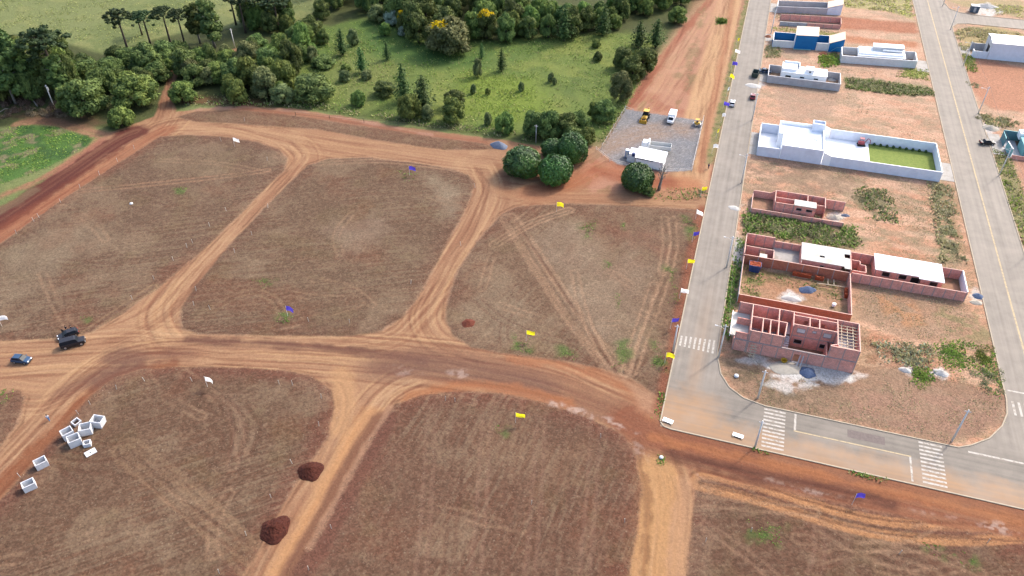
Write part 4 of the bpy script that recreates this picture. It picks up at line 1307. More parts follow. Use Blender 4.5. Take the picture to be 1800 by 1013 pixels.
W((13.9, 217.5), (13.9, 224.7), 0, 4.5, M_WHITE, t=.24, cap=M_WHITE)
W((13.9, 224.9), (22.8, 224.9), 0, 4.5, M_WHITE, t=.24, cap=M_WHITE)
W((26.1, 210.55), (26.1, 222.6), 0, 4.4, M_WHITE, t=.24, cap=M_WHITE)
r = b.mb(); r.box(15.3, 25.9, 210.6, 224.7, 3.3, 3.5); r.box(14.1, 15.3, 217.6, 224.7, 3.3, 3.5)
b.part('roof', r, M_SHEET)
tw = b.mb()
for w_ in [((22.9, 222.8), (26.2, 222.8)), ((22.9, 225.1), (26.2, 225.1)), ((22.95, 222.9), (22.95, 225.0)), ((26.15, 222.9), (26.15, 225.0))]:
    tw.wall(w_[0], w_[1], 0, 6.0, .2)
tw.box(23.0, 26.1, 222.9, 225.0, 5.2, 5.4)
b.part('tower', tw, M_WALLB)
for y_ in (210.45, 226.75):
    rp = b.mb(); rp.wall((26.3, y_), (28.5, y_), 0, 3.9, .25, 3.05)
    b.part('sloping_wall', rp, M_WHITE)
bx_ = b.mb(); bx_.box(23.6, 24.6, 217.5, 218.6, 3.5, 3.8); bx_.box(23.2, 24.8, 214.2, 216.2, 3.5, 3.62)
b.part('roof_hatch', bx_, M_WALLB)
dr = b.mb(); dr.wall((13.78, 219.5), (13.78, 220.6), 0.1, 2.3, .05); b.part('door', dr, M_GREYD)

# --- grey walled white house
b = Bld('boundary_wall', 'grey perimeter wall of the small white house with stepped roofs', 'wall', 20.3, 264.5)
W = b.wall
W((8.8, 260.4), (31.7, 260.4), 0, 2.5, M_GREYD, t=.2, cap=M_GREY)
W((8.85, 260.55), (8.85, 268.9), 0, 2.5, M_GREYD, t=.2, cap=M_GREY)
W((31.65, 260.55), (31.65, 268.9), 0, 2.5, M_GREYD, t=.2, cap=M_GREY)
W((8.8, 269.1), (31.7, 269.1), 0, 2.5, M_GREYD, t=.2, cap=M_GREY)
b = Bld('white_house', 'small white house with stepped flat roofs behind a grey wall', 'building', 20.3, 265.5)
W = b.wall
ops = [(1.4, 3.2, 1.2, 2.5), (6.0, 7.4, 1.9, 2.5), (10.4, 11.8, 1.9, 2.5)]
W((12.9, 262.5), (27.2, 262.5), 0, 3.3, M_WHITE, ops=ops)
b.windows((12.9, 262.5), (27.2, 262.5), ops, .18, M_WHITE, M_GLASS)
W((27.1, 262.65), (27.1, 268.0), 0, 3.3, M_WHITE)
W((12.95, 262.65), (12.95, 268.0), 0, 4.6, M_WHITE, cap=M_WHITE)
W((12.9, 268.1), (27.2, 268.1), 0, 3.3, M_WHITE)
r = b.mb(); r.box(12.85, 27.3, 262.3, 268.3, 3.32, 3.5); b.part('roof', r, M_WHITE)
up = b.mb(); up.box(13.1, 17.6, 263.2, 267.9, 3.5, 4.4); up.box(13.4, 18.4, 268.0, 268.2, 3.5, 5.0); up.box(18.2, 18.4, 265.5, 268.0, 3.5, 4.8)
b.part('raised_roof', up, M_WHITE)
tk = b.mb(); tk.box(20.4, 23.0, 263.0, 266.0, 3.5, 4.9); o = b.part('water_tank_block', tk, M_WHITE)
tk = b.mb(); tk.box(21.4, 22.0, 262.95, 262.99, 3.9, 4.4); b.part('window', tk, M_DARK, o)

# --- blue house
b = Bld('blue_house', 'deep blue painted house with cream sheet roofs', 'building', 21, 295, 0.16, 9.0)
W = b.wall
W((8.95, 291.0), (16.3, 291.0), 0, 2.5, M_GREY, t=.2, cap=M_WHITE)
W((24.0, 290.2), (28.2, 290.2), 0, 2.7, M_GREY, t=.2, cap=M_WHITE)
W((9.0, 291.1), (9.0, 298.2), 0, 2.6, M_BLUE, t=.2, cap=M_WHITE)
W((9.0, 298.3), (33.2, 297.0), 0, 2.8, M_BLUE, t=.2, cap=M_WHITE)
W((16.5, 290.4), (23.9, 290.4), 0, 5.0, M_BLUE)
W((16.5, 290.5), (16.5, 297.2), 0, 5.0, M_WHITE)
W((23.9, 290.5), (23.9, 297.2), 0, 5.0, M_BLUE)
r = b.mb()
r.add([(16.3, 290.2, 5.02), (24.1, 290.2, 5.02), (24.1, 297.4, 5.6), (16.3, 297.4, 5.6), (16.3, 290.2, 5.18), (24.1, 290.2, 5.18), (24.1, 297.4, 5.76), (16.3, 297.4, 5.76)],
      [(0, 3, 2, 1), (4, 5, 6, 7), (0, 1, 5, 4), (1, 2, 6, 5), (2, 3, 7, 6), (3, 0, 4, 7)])
b.part('roof', r, M_CREAM)
W((28.3, 289.6), (33.0, 289.6), 0, 2.9, M_BLUE, zb=4.7)
W((28.3, 289.7), (28.3, 296.5), 0, 2.9, M_WHITE)
W((33.0, 289.7), (33.0, 296.5), 0, 4.7, M_BLUE)
r = b.mb()
q = [(28.1, 289.4, 2.95), (33.2, 289.4, 4.78), (33.2, 296.7, 4.78), (28.1, 296.7, 2.95)]
r.add(q + [(x, y, z + .15) for x, y, z in q], [(0, 3, 2, 1), (4, 5, 6, 7), (0, 1, 5, 4), (1, 2, 6, 5), (2, 3, 7, 6), (3, 0, 4, 7)])
b.part('roof', r, M_CREAM)
sr = b.mb(); sr.tube([(29.3, 289.4, 0.4), (31.0, 289.4, 1.7), (32.7, 289.4, 1.7)], .07, 5); b.part('handrail', sr, M_TEAL)
pl = b.mb(); pl.box(16.4, 22.5, 289.9, 290.25, 0, .18); b.part('plinth', pl, M_TEAL)

# --- grey walled white house by the second street
b = Bld('boundary_wall', 'light grey perimeter wall around the house with two layered white roofs', 'wall', 44.5, 288, 0.112, 32.3)
W = b.wall
W((32.4, 284.0), (57.0, 284.0), 0, 2.6, M_GREY, t=.22, cap=M_WHITE)
W((32.45, 284.15), (32.45, 291.6), 0, 2.6, M_GREY, t=.22, cap=M_WHITE)
W((56.9, 284.15), (56.9, 291.6), 0, 2.6, M_GREY, t=.22, cap=M_WHITE)
W((32.4, 291.8), (57.0, 291.8), 0, 2.6, M_GREY, t=.22, cap=M_GREY)
b = Bld('white_house', 'white house with two layered flat roofs between light grey walls', 'building', 45.5, 288.5, 0.112, 32.3)
ops = [(2.4, 4.0, 1.2, 2.1), (8.5, 10.5, 1.2, 2.1)]
b.wall((38.2, 285.5), (52.4, 285.5), 0, 2.6, M_WHITE, ops=ops)
b.windows((38.2, 285.5), (52.4, 285.5), ops, .18, M_WHITE, M_GLASS)
b.wall((38.2, 285.65), (38.2, 291.4), 0, 2.6, M_WHITE)
b.wall((52.4, 285.65), (52.4, 291.4), 0, 2.6, M_WHITE)
r = b.mb(); r.box(37.6, 53.2, 284.7, 291.6, 2.62, 2.9); b.part('roof', r, M_SHEET)
r = b.mb(); r.box(37.9, 52.6, 285.5, 291.5, 2.9, 3.45); b.part('raised_roof', r, M_WHITE)
r = b.mb(); r.box(42.5, 52.2, 288.3, 291.45, 3.45, 4.7); b.part('upper_wall', r, M_GREY)
r = b.mb(); r.box(42.3, 52.4, 288.1, 291.5, 4.7, 4.95); b.part('upper_roof', r, M_WHITE)
r = b.mb(); r.box(45.6, 52.4, 287.4, 288.1, 3.8, 4.2); b.part('canopy', r, M_WHITE)

# --- farthest lots
b = Bld('boundary_wall', 'rough brick wall around an empty dusty lot before the far grey house', 'wall', 22, 318, 0.14, 10.5)
W = b.wall
W((10.6, 312.8), (20.5, 312.8), 0, 1.5, M_GREYD, cap=M_GREY, cols=3.0)
W((20.5, 312.8), (32.7, 312.8), 0, 1.5, M_BRICK, cap=M_CAP, cols=3.0)
W((10.5, 318.9), (32.7, 318.9), 0, 2.2, M_BRICK, cap=M_CAP, cols=4)
W((32.7, 312.9), (32.7, 318.8), 0, 2.0, M_BRICK, cap=M_CAP)
b = Bld('grey_house', 'bluish grey house with cream sloping roof at the end of its walled lot', 'building', 21, 331, 0.19, 9.0)
W = b.wall
W((8.95, 326.0), (27.8, 326.0), 0, 2.5, M_GREYD, t=.2, cap=M_GREY)
W((8.95, 326.15), (8.95, 332.6), 0, 2.6, M_WHITE, t=.2, cap=M_WHITE)
W((8.95, 332.8), (33.2, 332.8), 0, 2.5, M_GREYD, t=.2, cap=M_GREY)
W((27.9, 326.0), (33.0, 326.0), 0, 2.6, M_WALLB, zb=4.1)
W((27.9, 326.15), (27.9, 332.6), 0, 2.6, M_WALLB)
W((33.0, 326.15), (33.0, 332.6), 0, 4.1, M_WHITE)
r = b.mb()
q = [(27.7, 325.8, 2.68), (33.2, 325.8, 4.2), (33.2, 332.6, 4.2), (27.7, 332.6, 2.68)]
r.add(q + [(x, y, z + .15) for x, y, z in q], [(0, 3, 2, 1), (4, 5, 6, 7), (0, 1, 5, 4), (1, 2, 6, 5), (2, 3, 7, 6), (3, 0, 4, 7)])
b.part('roof', r, M_CREAM)

# --- warehouse and teal house across the second street
b = Bld('warehouse', 'long pale warehouse with white roof and walled forecourt', 'building', 96, 306, 0.05, 77.0)
W = b.wall
W((81.6, 302.0), (125, 302.0), 0, 5.8, M_WALLB, t=.22)
W((81.6, 302.15), (81.6, 310.3), 0, 5.8, M_GREY, t=.22, ops=[(1.2, 4.8, 0, 4.0)])
W((81.6, 310.4), (125, 310.4), 0, 5.8, M_GREY, t=.22)
W((76.9, 302.05), (81.4, 302.05), 0, 2.5, M_WALLB, t=.2, cap=M_WHITE)
W((76.9, 309.5), (81.4, 309.5), 0, 2.5, M_GREYD, t=.2, cap=M_GREY)
W((76.95, 302.2), (76.95, 304.5), 0, 2.3, M_WALLB, t=.2, cap=M_WHITE)
r = b.mb()
q = [(81.3, 301.8), (125, 301.8), (125, 306.2), (81.3, 306.2)]
r.add([(81.3, 301.7, 5.82), (125, 301.7, 5.82), (125, 306.2, 6.5), (81.3, 306.2, 6.5), (125, 310.7, 5.82), (81.3, 310.7, 5.82)], [(0, 1, 2, 3), (3, 2, 4, 5)])
ro = b.part('roof', r, M_SHEET)
so = ro.modifiers.new('thick', 'SOLIDIFY'); so.thickness = 0.12; so.offset = 1
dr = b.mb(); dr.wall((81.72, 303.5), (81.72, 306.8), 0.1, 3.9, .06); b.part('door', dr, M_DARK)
b = Bld('teal_house', 'teal painted house with paved forecourt and flat tank block', 'building', 86, 236)
W = b.wall
W((77.0, 241.3), (100, 241.3), 0, 2.9, M_TEALD, t=.2, cap=M_TEAL)
W((77.0, 236.6), (77.0, 241.2), 0, 2.6, M_TEALD, t=.2, cap=M_TEAL)
W((77.9, 230.6), (77.3, 235.2), 0, 2.5, M_TEAL, t=.2, cap=M_WHITE)
W((77.9, 229.6), (100, 229.6), 0, 1.2, M_BRICK, cap=M_CAP)
W((81.0, 231.8), (100, 231.8), 0, 3.0, M_TEAL)
W((81.0, 231.9), (81.0, 237.8), 0, 3.0, M_TEAL)
W((81.0, 237.9), (100, 237.9), 0, 3.0, M_TEALD)
r = b.mb(); r.box(80.7, 100, 231.4, 238.2, 3.02, 3.2); b.part('roof', r, M_TEAL)
tk = b.mb(); tk.box(80.6, 90, 238.25, 241.0, 2.0, 3.9); tk.box(81.2, 89.5, 239.0, 240.3, 3.9, 4.2); b.part('water_tank_block', tk, M_WHITE)
fl = b.mb(); fl.box(77.3, 80.8, 229.8, 241.1, 0, .07); b.part('forecourt', fl, M_GREYD)

# --- top right corner: container hut and screen wall
b = Bld('container', 'small blue grey site container on the verge of the side street', 'container', *at(1711, 21))
cx_, cy_ = at(1711, 21)
m_ = b.mb(); m_.box(cx_ - 1.5, cx_ + 1.5, cy_ - 1.2, cy_ + 1.2, 0.15, 2.5); b.part('shell', m_, mat('container_blue_grey', alb(110, 130, 150), 0.5, 0.15, 2))
m_ = b.mb(); m_.box(cx_ - 1.55, cx_ + 1.55, cy_ - 1.25, cy_ + 1.25, 2.5, 2.62); b.part('roof', m_, M_GREY)
m_ = b.mb()
for sx in (-1.2, 1.2):
    m_.box(cx_ + sx - .15, cx_ + sx + .15, cy_ - 1.1, cy_ + 1.1, 0, .15)
b.part('skid', m_, M_GREYD)
m_ = b.mb(); m_.box(cx_ - .4, cx_ + .4, cy_ - 1.24, cy_ - 1.2, .2, 2.1); b.part('door', m_, M_GREYD)
# ------------------------------------------------------------------ trees
def leaf_mat(name, dark, light, rough=0.75, trans=0.22, spec=0.2):
    m, nt, p = new_mat(name)
    a = nt.nodes.new('ShaderNodeAttribute'); a.attribute_name = 'tint'
    oi = nt.nodes.new('ShaderNodeObjectInfo')
    n = fbm_nodes(nt, geo_pos(nt), 0.7, 3, 0.6)
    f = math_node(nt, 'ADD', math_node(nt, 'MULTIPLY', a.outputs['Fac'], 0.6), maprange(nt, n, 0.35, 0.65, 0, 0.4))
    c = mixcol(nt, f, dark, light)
    h = nt.nodes.new('ShaderNodeHueSaturation')
    nt.links.new(maprange(nt, oi.outputs['Random'], 0, 1, 0.470, 0.522), h.inputs['Hue'])
    nt.links.new(maprange(nt, oi.outputs['Random'], 0, 1, 0.7, 1.25), h.inputs['Value'])
    h.inputs['Saturation'].default_value = 1.06
    nt.links.new(c, h.inputs['Color'])
    nt.links.new(h.outputs[0], p.inputs['Base Color'])
    p.inputs['Roughness'].default_value = rough
    p.inputs['Specular IOR Level'].default_value = spec
    t = nt.nodes.new('ShaderNodeBsdfTranslucent')
    nt.links.new(h.outputs[0], t.inputs['Color'])
    mx = nt.nodes.new('ShaderNodeMixShader'); mx.inputs[0].default_value = trans
    nt.links.new(p.outputs[0], mx.inputs[1]); nt.links.new(t.outputs[0], mx.inputs[2])
    nt.links.new(mx.outputs[0], nt.nodes['Material Output'].inputs['Surface'])
    return m

L_DARK = leaf_mat('dark_leaves', alb(52, 72, 42, 2.2), alb(118, 132, 76, 2.4))
L_MID = leaf_mat('green_leaves', alb(60, 84, 44, 2.3), alb(132, 148, 82, 2.4))
L_OLIVE = leaf_mat('olive_leaves', alb(76, 90, 58, 2.1), alb(140, 146, 98, 2.1))
L_PINE = leaf_mat('pine_needles', alb(50, 74, 42, 2.0), alb(104, 128, 74, 2.0))
L_ARAU = leaf_mat('umbrella_pine_needles', alb(34, 52, 36, 2.1), alb(82, 98, 62, 2.1))
L_SILV = leaf_mat('silver_leaves', alb(120, 138, 118, 2.1), alb(182, 194, 176, 2.1))
L_YEL = leaf_mat('yellow_blossom', (.7, .58, .005), (.8, .72, .02))
L_MANGO = leaf_mat('glossy_mango_leaves', alb(36, 66, 28, 1.7), alb(94, 126, 60, 1.8), 0.5, 0.06, 0.4)
L_BROWN = leaf_mat('dry_brush', alb(92, 78, 62, 2.1), alb(140, 124, 104, 2.1))
L_BRITE = leaf_mat('bright_leaves', alb(84, 112, 44, 1.7), alb(146, 162, 78, 1.7))
L_GSCRUB = leaf_mat('green_scrub_leaves', alb(112, 116, 82, 1.7), alb(158, 156, 116, 1.7))
L_SCRUB = leaf_mat('scrub_leaves', alb(128, 128, 92, 1.8), alb(184, 178, 138, 1.8))
M_BARK = mat('bark', alb(110, 96, 84), 0.95, 0.3, 4.0, bump=0.03)
M_BARKP = mat('pale_bark', alb(176, 168, 158), 0.95, 0.25, 4.0)

def leaf_cloud(pts, nor, size, rng, mats, name, cores=(), matidx=None, elong=1.5):
    """leaf clumps: one bent quad per point; plus a leafy core so that a crown is not hollow"""
    n = len(pts)
    nor = nor + rng.normal(0, 0.45, nor.shape)
    nor /= np.linalg.norm(nor, axis=1)[:, None] + 1e-9
    ref = rng.normal(0, 1, nor.shape)
    u = np.cross(nor, ref); u /= np.linalg.norm(u, axis=1)[:, None] + 1e-9
    w = np.cross(nor, u)
    s = size * rng.uniform(0.6, 1.35, n)[:, None]
    a = pts - u * s * elong / 2
    b = pts + w * s / 2 - nor * s * 0.12
    c = pts + u * s * elong / 2
    d = pts - w * s / 2 - nor * s * 0.12
    V = np.stack([a, b, c, d], 1).reshape(-1, 3)
    F = np.arange(4 * n).reshape(n, 4)
    cl_ = fbm(pts[:, 0] * 2.6 + pts[:, 2] * 1.7 + 50, pts[:, 1] * 2.6 - pts[:, 2] + 50, int(rng.integers(0, 99)), 2)
    tint = np.repeat(np.clip(rng.uniform(0, 1, n) * .5 + (cl_ - .5) * 2.2 + .25, 0, 1), 4)
    vs_, fs = V.tolist(), F.tolist()
    mi = list(matidx) if matidx is not None else [0] * n
    for (cx, cy_, cz, r, rz) in cores:
        bm = bmesh.new()
        bmesh.ops.create_icosphere(bm, subdivisions=2, radius=1.0)
        off = len(vs_)
        for v in bm.verts:
            k = 0.9 + 0.2 * rng.random()
            vs_.append([cx + v.co.x * r * k, cy_ + v.co.y * r * k, cz + v.co.z * rz * k])
        for f in bm.faces:
            fs.append([off + v.index for v in f.verts])
            mi.append(0)
        tint = np.concatenate([tint, np.full(len(bm.verts), 0.15)])  # core kept near the dark leaf colour, painting shade inside the crown
        bm.free()
    me = bpy.data.meshes.new(name)
    me.from_pydata(vs_, [], fs)
    at_ = me.attributes.new('tint', 'FLOAT', 'POINT')
    at_.data.foreach_set('value', tint.astype(np.float32))
    for m in mats: me.materials.append(m)
    if any(mi): me.polygons.foreach_set('material_index', mi)
    me.update()
    return me

def blob_points(blobs, n, rng, up=0.25):
    B = np.array(blobs)
    p = B[:, 3] ** 2; p /= p.sum()
    k = rng.choice(len(B), n * 2, p=p)
    d = rng.normal(0, 1, (n * 2, 3)); d[:, 2] += up
    d /= np.linalg.norm(d, axis=1)[:, None]
    rz = B[k, 3] * B[k, 4]
    rr = rng.uniform(0.72, 1.16, n * 2)[:, None]
    pts = B[k, :3] + d * np.stack([B[k, 3], B[k, 3], rz], 1) * rr
    keep = np.ones(len(pts), bool)
    for j in range(len(B)):
        q = (pts - B[j, :3]) / np.array([B[j, 3], B[j, 3], B[j, 3] * B[j, 4]])
        keep &= ~((np.linalg.norm(q, axis=1) < 0.78) & (k != j))
    pts, d = pts[keep][:n], d[keep][:n]
    return pts, d

def broad(seed, mats, nb=11, n=3400, flat=0.85, size=0.17, low=0.12, spread=0.62, flowers=None, tall=1.0):
    """crown of unit radius standing on z=0; height about 1.75*tall"""
    rng = np.random.default_rng(seed)
    blobs = []
    for i in range(nb):
        a = 2 * math.pi * i / nb * 2.4 + rng.uniform(-.4, .4)
        q = math.sqrt((i + 0.3) / nb) * spread
        z = (0.45 + 0.95 * (1 - q * q * 1.5) + rng.uniform(-.16, .16)) * tall
        blobs.append((q * math.cos(a) * rng.uniform(.8, 1.25), q * math.sin(a), max(z, 0.32), rng.uniform(0.22, 0.46), flat))
    for i in range(6):
        a = 2 * math.pi * i / 6 + rng.uniform(-.3, .3)
        blobs.append((0.62 * math.cos(a), 0.62 * math.sin(a), low + 0.3 + rng.uniform(0, .15), rng.uniform(.28, .38), flat))
    pts, d = blob_points(blobs, n, rng)
    mi = None
    if flowers:
        cl = [blobs[j] for j in flowers]
        mi = np.zeros(len(pts), int)
        for b in cl:
            q = np.linalg.norm(pts - np.array([b[0], b[1], b[2] + b[3] * .5]), axis=1)
            mi[(q < b[3] * 0.75) & (rng.random(len(pts)) < 0.8)] = 1
        mi = mi.tolist()
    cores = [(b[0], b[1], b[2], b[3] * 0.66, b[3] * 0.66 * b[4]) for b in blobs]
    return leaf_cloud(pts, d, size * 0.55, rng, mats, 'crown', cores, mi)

def dome(seed, mats, n=5200, size=0.075):
    """dense rounded crown down to the ground, lumpy with leaf clusters"""
    rng = np.random.default_rng(seed)
    d = rng.normal(0, 1, (n * 2, 3)); d /= np.linalg.norm(d, axis=1)[:, None]
    d = d[d[:, 2] > -0.55][:n]
    lump = fbm(d[:, 0] * 2.3 + d[:, 2] * 1.3 + 40, d[:, 1] * 2.3 - d[:, 2] * 1.1 + 40, seed, 3)
    fine = fbm(d[:, 0] * 6 + d[:, 2] * 4 + 40, d[:, 1] * 6 - d[:, 2] * 3 + 40, seed + 3, 2)
    r = (0.80 + 0.34 * lump + 0.16 * (fine - .5)) * rng.uniform(.93, 1.05, len(d))
    P = d * r[:, None] * np.array([1, 1, .86]) + np.array([0, 0, .62])
    return leaf_cloud(P, d, size, rng, mats, 'crown', [(0, 0, .62, .80, .68), (.2, .1, .66, .68, .62), (-.2, -.1, .6, .7, .6)])

def conifer(seed, n=1300, mats=None, base=0.08):
    """young pine: tiers of drooping whorls, unit half-width, height 3"""
    rng = np.random.default_rng(seed)
    P, N_ = [], []
    cores = []
    for t in range(9):
        z = 0.35 + 2.55 * t / 8
        r = (1.0 - 0.0125 * t * t) * rng.uniform(0.72, 1.12) * (0.75 if t == 0 else 1)
        k = 8
        for j in range(k):
            a = 2 * math.pi * (j + rng.uniform(-.3, .3)) / k + t
            for s in np.linspace(0.15, 1, max(3, int(r * 17))):
                P.append([math.cos(a) * r * s + rng.normal(0, .06), math.sin(a) * r * s + rng.normal(0, .06), z + 0.10 * s + rng.normal(0, .07)])
                N_.append([math.cos(a) * .5, math.sin(a) * .5, 0.8])
        cores.append((0, 0, z, r * 0.42, 0.24))
    return leaf_cloud(np.array(P), np.array(N_), 0.13, rng, mats, 'crown', cores, None, 1.8)

def araucaria(seed, mats):
    """umbrella crown: tufts at the ends of upcurved boughs in a shallow bowl, unit radius"""
    rng = np.random.default_rng(seed)
    P, N_, cores = [], [], []
    tufts = []
    for ring, (r, z, k) in enumerate([(0.96, 0.02, 15), (0.78, 0.20, 14), (0.52, 0.34, 11), (0.25, 0.44, 6), (0.02, 0.48, 1)]):
        for j in range(k):
            a = 2 * math.pi * (j + rng.uniform(-.25, .25)) / k + ring
            rr = r * rng.uniform(0.68, 1.15)
            tufts.append((rr * math.cos(a), rr * math.sin(a), z + rng.uniform(-.17, .14), rng.uniform(.11, .21)))
    for j in range(6):
        a = rng.uniform(0, 6.28); rr = rng.uniform(0.4, 0.95)
        tufts.append((rr * math.cos(a), rr * math.sin(a), rng.uniform(-0.75, -0.25), rng.uniform(.10, .15)))
    for (x, y, z, r) in tufts:
        d = rng.normal(0, 1, (34, 3)); d /= np.linalg.norm(d, axis=1)[:, None]
        P.append(np.array([x, y, z]) + d * r * np.array([1, 1, .62]) * rng.uniform(.7, 1.1, (34, 1)))
        N_.append(d)
        cores.append((x, y, z, r * 0.72, r * 0.45))
    return leaf_cloud(np.concatenate(P), np.concatenate(N_), 0.10, rng, mats, 'crown', cores), tufts

def trunk_mesh(seed, H, r, limbs=4, lean=0.05, spread=0.5, top=0.85, tufts=None, straight=False):
    rg = random.Random(seed)
    m = MB()
    a = rg.uniform(0, 6.28)
    pts = [(lean * H * t * math.cos(a) * t, lean * H * t * math.sin(a) * t, H * t - (0.15 if t == 0 else 0)) for t in (0, .25, .5, .75, 1.0)]
    m.tube(pts, [r * 1.25, r, r * .85, r * .65, r * .3], 7)
    for i in range(limbs):
        t = 0.45 + 0.5 * i / max(1, limbs)
        b = 2.4 * i + a
        L = spread * H * rg.uniform(.6, 1)
        p0 = Vector((lean * H * t * t * math.cos(a), lean * H * t * t * math.sin(a), H * t))
        p1 = p0 + Vector((math.cos(b) * L * .5, math.sin(b) * L * .5, L * .45))
        p2 = p0 + Vector((math.cos(b) * L, math.sin(b) * L, L * .75))
        m.tube([p0, p1, p2], [r * .5, r * .35, r * .12], 5)
    if tufts:
        for (x, y, z) in tufts:
            m.tube([(0, 0, min(H, z - 0.05 * H)), (x * .5, y * .5, z - 0.05 * H), (x, y, z)], [r * .3, r * .22, r * .1], 4)
    me_o = m
    return me_o

PROTO = {}
def make_proto(kind, crown_me, trunk_mb, bark, name):
    root = empty(name, (0, 0, 0))
    c = bpy.data.objects.new('crown', crown_me)
    link(c, root)
    if trunk_mb is not None:
        trunk_mb.build('trunk', bark, root, True)
    PROTO.setdefault(kind, []).append([root, False])

for sd_ in range(3):
    make_proto('broad', broad(100 + sd_, [L_DARK], 10 + sd_), trunk_mesh(sd_, 1.1, 0.07, 4), M_BARK, 'broadleaf_tree')
for sd_ in range(2):
    make_proto('mid', broad(200 + sd_, [L_MID], 11), trunk_mesh(10 + sd_, 1.1, 0.07, 4), M_BARK, 'broadleaf_tree')
make_proto('olive', broad(301, [L_OLIVE], 10, flat=0.9, tall=1.1), trunk_mesh(20, 1.1, 0.06, 4), M_BARK, 'broadleaf_tree')
make_proto('mango', dome(401, [L_MANGO]), trunk_mesh(30, 0.9, 0.09, 4), M_BARK, 'mango_tree')
make_proto('mango', dome(402, [L_MANGO]), trunk_mesh(31, 0.9, 0.09, 4), M_BARK, 'mango_tree')
make_proto('silver', broad(501, [L_SILV], 7, n=1800, size=0.24, flat=0.8), trunk_mesh(40, 1.1, 0.05, 3), M_BARKP, 'silver_leaf_tree')
make_proto('yellow', broad(601, [L_DARK, L_YEL], 12, flowers=[0, 1, 2, 3, 4, 5, 7], tall=1.1), trunk_mesh(50, 1.1, 0.06, 4), M_BARK, 'flowering_tree')
make_proto('someyellow', broad(602, [L_OLIVE, L_YEL], 14, n=3800, flowers=[3, 8], tall=1.1), trunk_mesh(51, 1.1, 0.06, 4), M_BARK, 'flowering_tree')
make_proto('bush', broad(701, [L_DARK], 9, n=2400, size=0.2, low=0.0, tall=0.75), trunk_mesh(60, 0.5, 0.05, 4), M_BARK, 'bush')
make_proto('bush', broad(702, [L_MID], 9, n=2400, size=0.2, low=0.0, tall=0.75), trunk_mesh(61, 0.5, 0.05, 4), M_BARK, 'bush')
make_proto('palebush', broad(703, [L_OLIVE], 9, n=2200, size=0.2, low=0.0, tall=0.7), trunk_mesh(62, 0.5, 0.05, 4), M_BARK, 'bush')
make_proto('britebush', broad(704, [L_BRITE], 9, n=2200, size=0.2, low=0.0, tall=0.55), trunk_mesh(63, 0.4, 0.05, 4), M_BARK, 'bush')
make_proto('pine', conifer(801, mats=[L_PINE]), trunk_mesh(70, 2.9, 0.07, 0, 0.0), M_BARK, 'pine_tree')
make_proto('pine', conifer(802, mats=[L_PINE]), trunk_mesh(71, 2.9, 0.07, 0, 0.0), M_BARK, 'pine_tree')
def arau_proto(sd_):
    # unit crown radius; trunk 3.4 radii tall, crown bowl near its top
    me, tufts = araucaria(sd_, [L_ARAU])
    for v in me.vertices: v.co.z += 3.25
    tm = trunk_mesh(sd_, 3.6, 0.085, 0, 0.0, tufts=[(x, y, z + 3.25) for x, y, z, r in tufts[::2]])
    make_proto('arau', me, tm, M_BARK, 'umbrella_pine')
arau_proto(901); arau_proto(902)
def euca_proto(sd_):
    rng = np.random.default_rng(sd_)
    blobs = []
    for i in range(13):
        t = i / 12
        a = 2.4 * i
        q = 0.55 * (1 - 0.55 * t) * rng.uniform(.5, 1.1)
        blobs.append((q * math.cos(a), q * math.sin(a), 1.1 + 2.1 * t, rng.uniform(.32, .46) * (1 - .25 * t), .9))
    pts, d = blob_points(blobs, 2300, rng)
    me = leaf_cloud(pts, d, 0.15, rng, [L_DARK], 'crown', [(b[0], b[1], b[2], b[3] * .66, b[3] * .6) for b in blobs])
    make_proto('euca', me, trunk_mesh(sd_, 2.9, 0.07, 5, 0.03, 0.25), M_BARKP, 'eucalyptus_tree')
euca_proto(951); euca_proto(952)

def scrub(seed, mats, n=1250, tall=0.22):
    rng = np.random.default_rng(seed)
    k = [(rng.normal(0, .5), rng.normal(0, .5), rng.uniform(.2, .45)) for _ in range(11)]
    P, N_ = [], []
    for i in range(n):
        c = k[rng.integers(0, len(k))]
        a, q = rng.uniform(0, 6.28), math.sqrt(rng.random()) * c[2]
        h = tall * rng.random() * (1 - (q / c[2]) ** 2 * .8)
        P.append([c[0] + q * math.cos(a), c[1] + q * math.sin(a), h]); N_.append([math.cos(a) * .5, math.sin(a) * .5, .8])
    return leaf_cloud(np.array(P), np.array(N_), 0.05, rng, mats, 'crown')
make_proto('scrub', scrub(981, [L_SCRUB]), trunk_mesh(81, 0.3, 0.03, 4), M_BARK, 'bush')
make_proto('scrub', scrub(982, [L_SCRUB]), trunk_mesh(82, 0.3, 0.03, 4), M_BARK, 'bush')
make_proto('greenscrub', scrub(983, [L_GSCRUB]), trunk_mesh(83, 0.3, 0.03, 4), M_BARK, 'bush')
make_proto('brush', scrub(985, [L_BROWN], 1900, .36), trunk_mesh(64, 0.4, 0.04, 6), M_BARK, 'brush_heap')
make_proto('britescrub', scrub(984, [L_BRITE]), trunk_mesh(84, 0.3, 0.03, 4), M_BARK, 'bush')
UNIT_H = dict(scrub=.45, greenscrub=.45, britescrub=.45, broad=1.75, mid=1.75, olive=1.85, mango=1.46, silver=1.7, yellow=1.9, someyellow=1.9, bush=1.4, palebush=1.3, britebush=1.1, brush=.45, pine=3.1, arau=3.9, euca=3.6)
WIDE = dict(scrub=1.0, greenscrub=1.0, britescrub=1.0, broad=1.05, mid=1.05, olive=1.05, mango=1.0, silver=1.05, yellow=1.05, someyellow=1.05, bush=1.0, palebush=1.0, britebush=1.0, brush=1.0, pine=1.05, arau=1.1, euca=0.95)
TREE_SPOTS = []
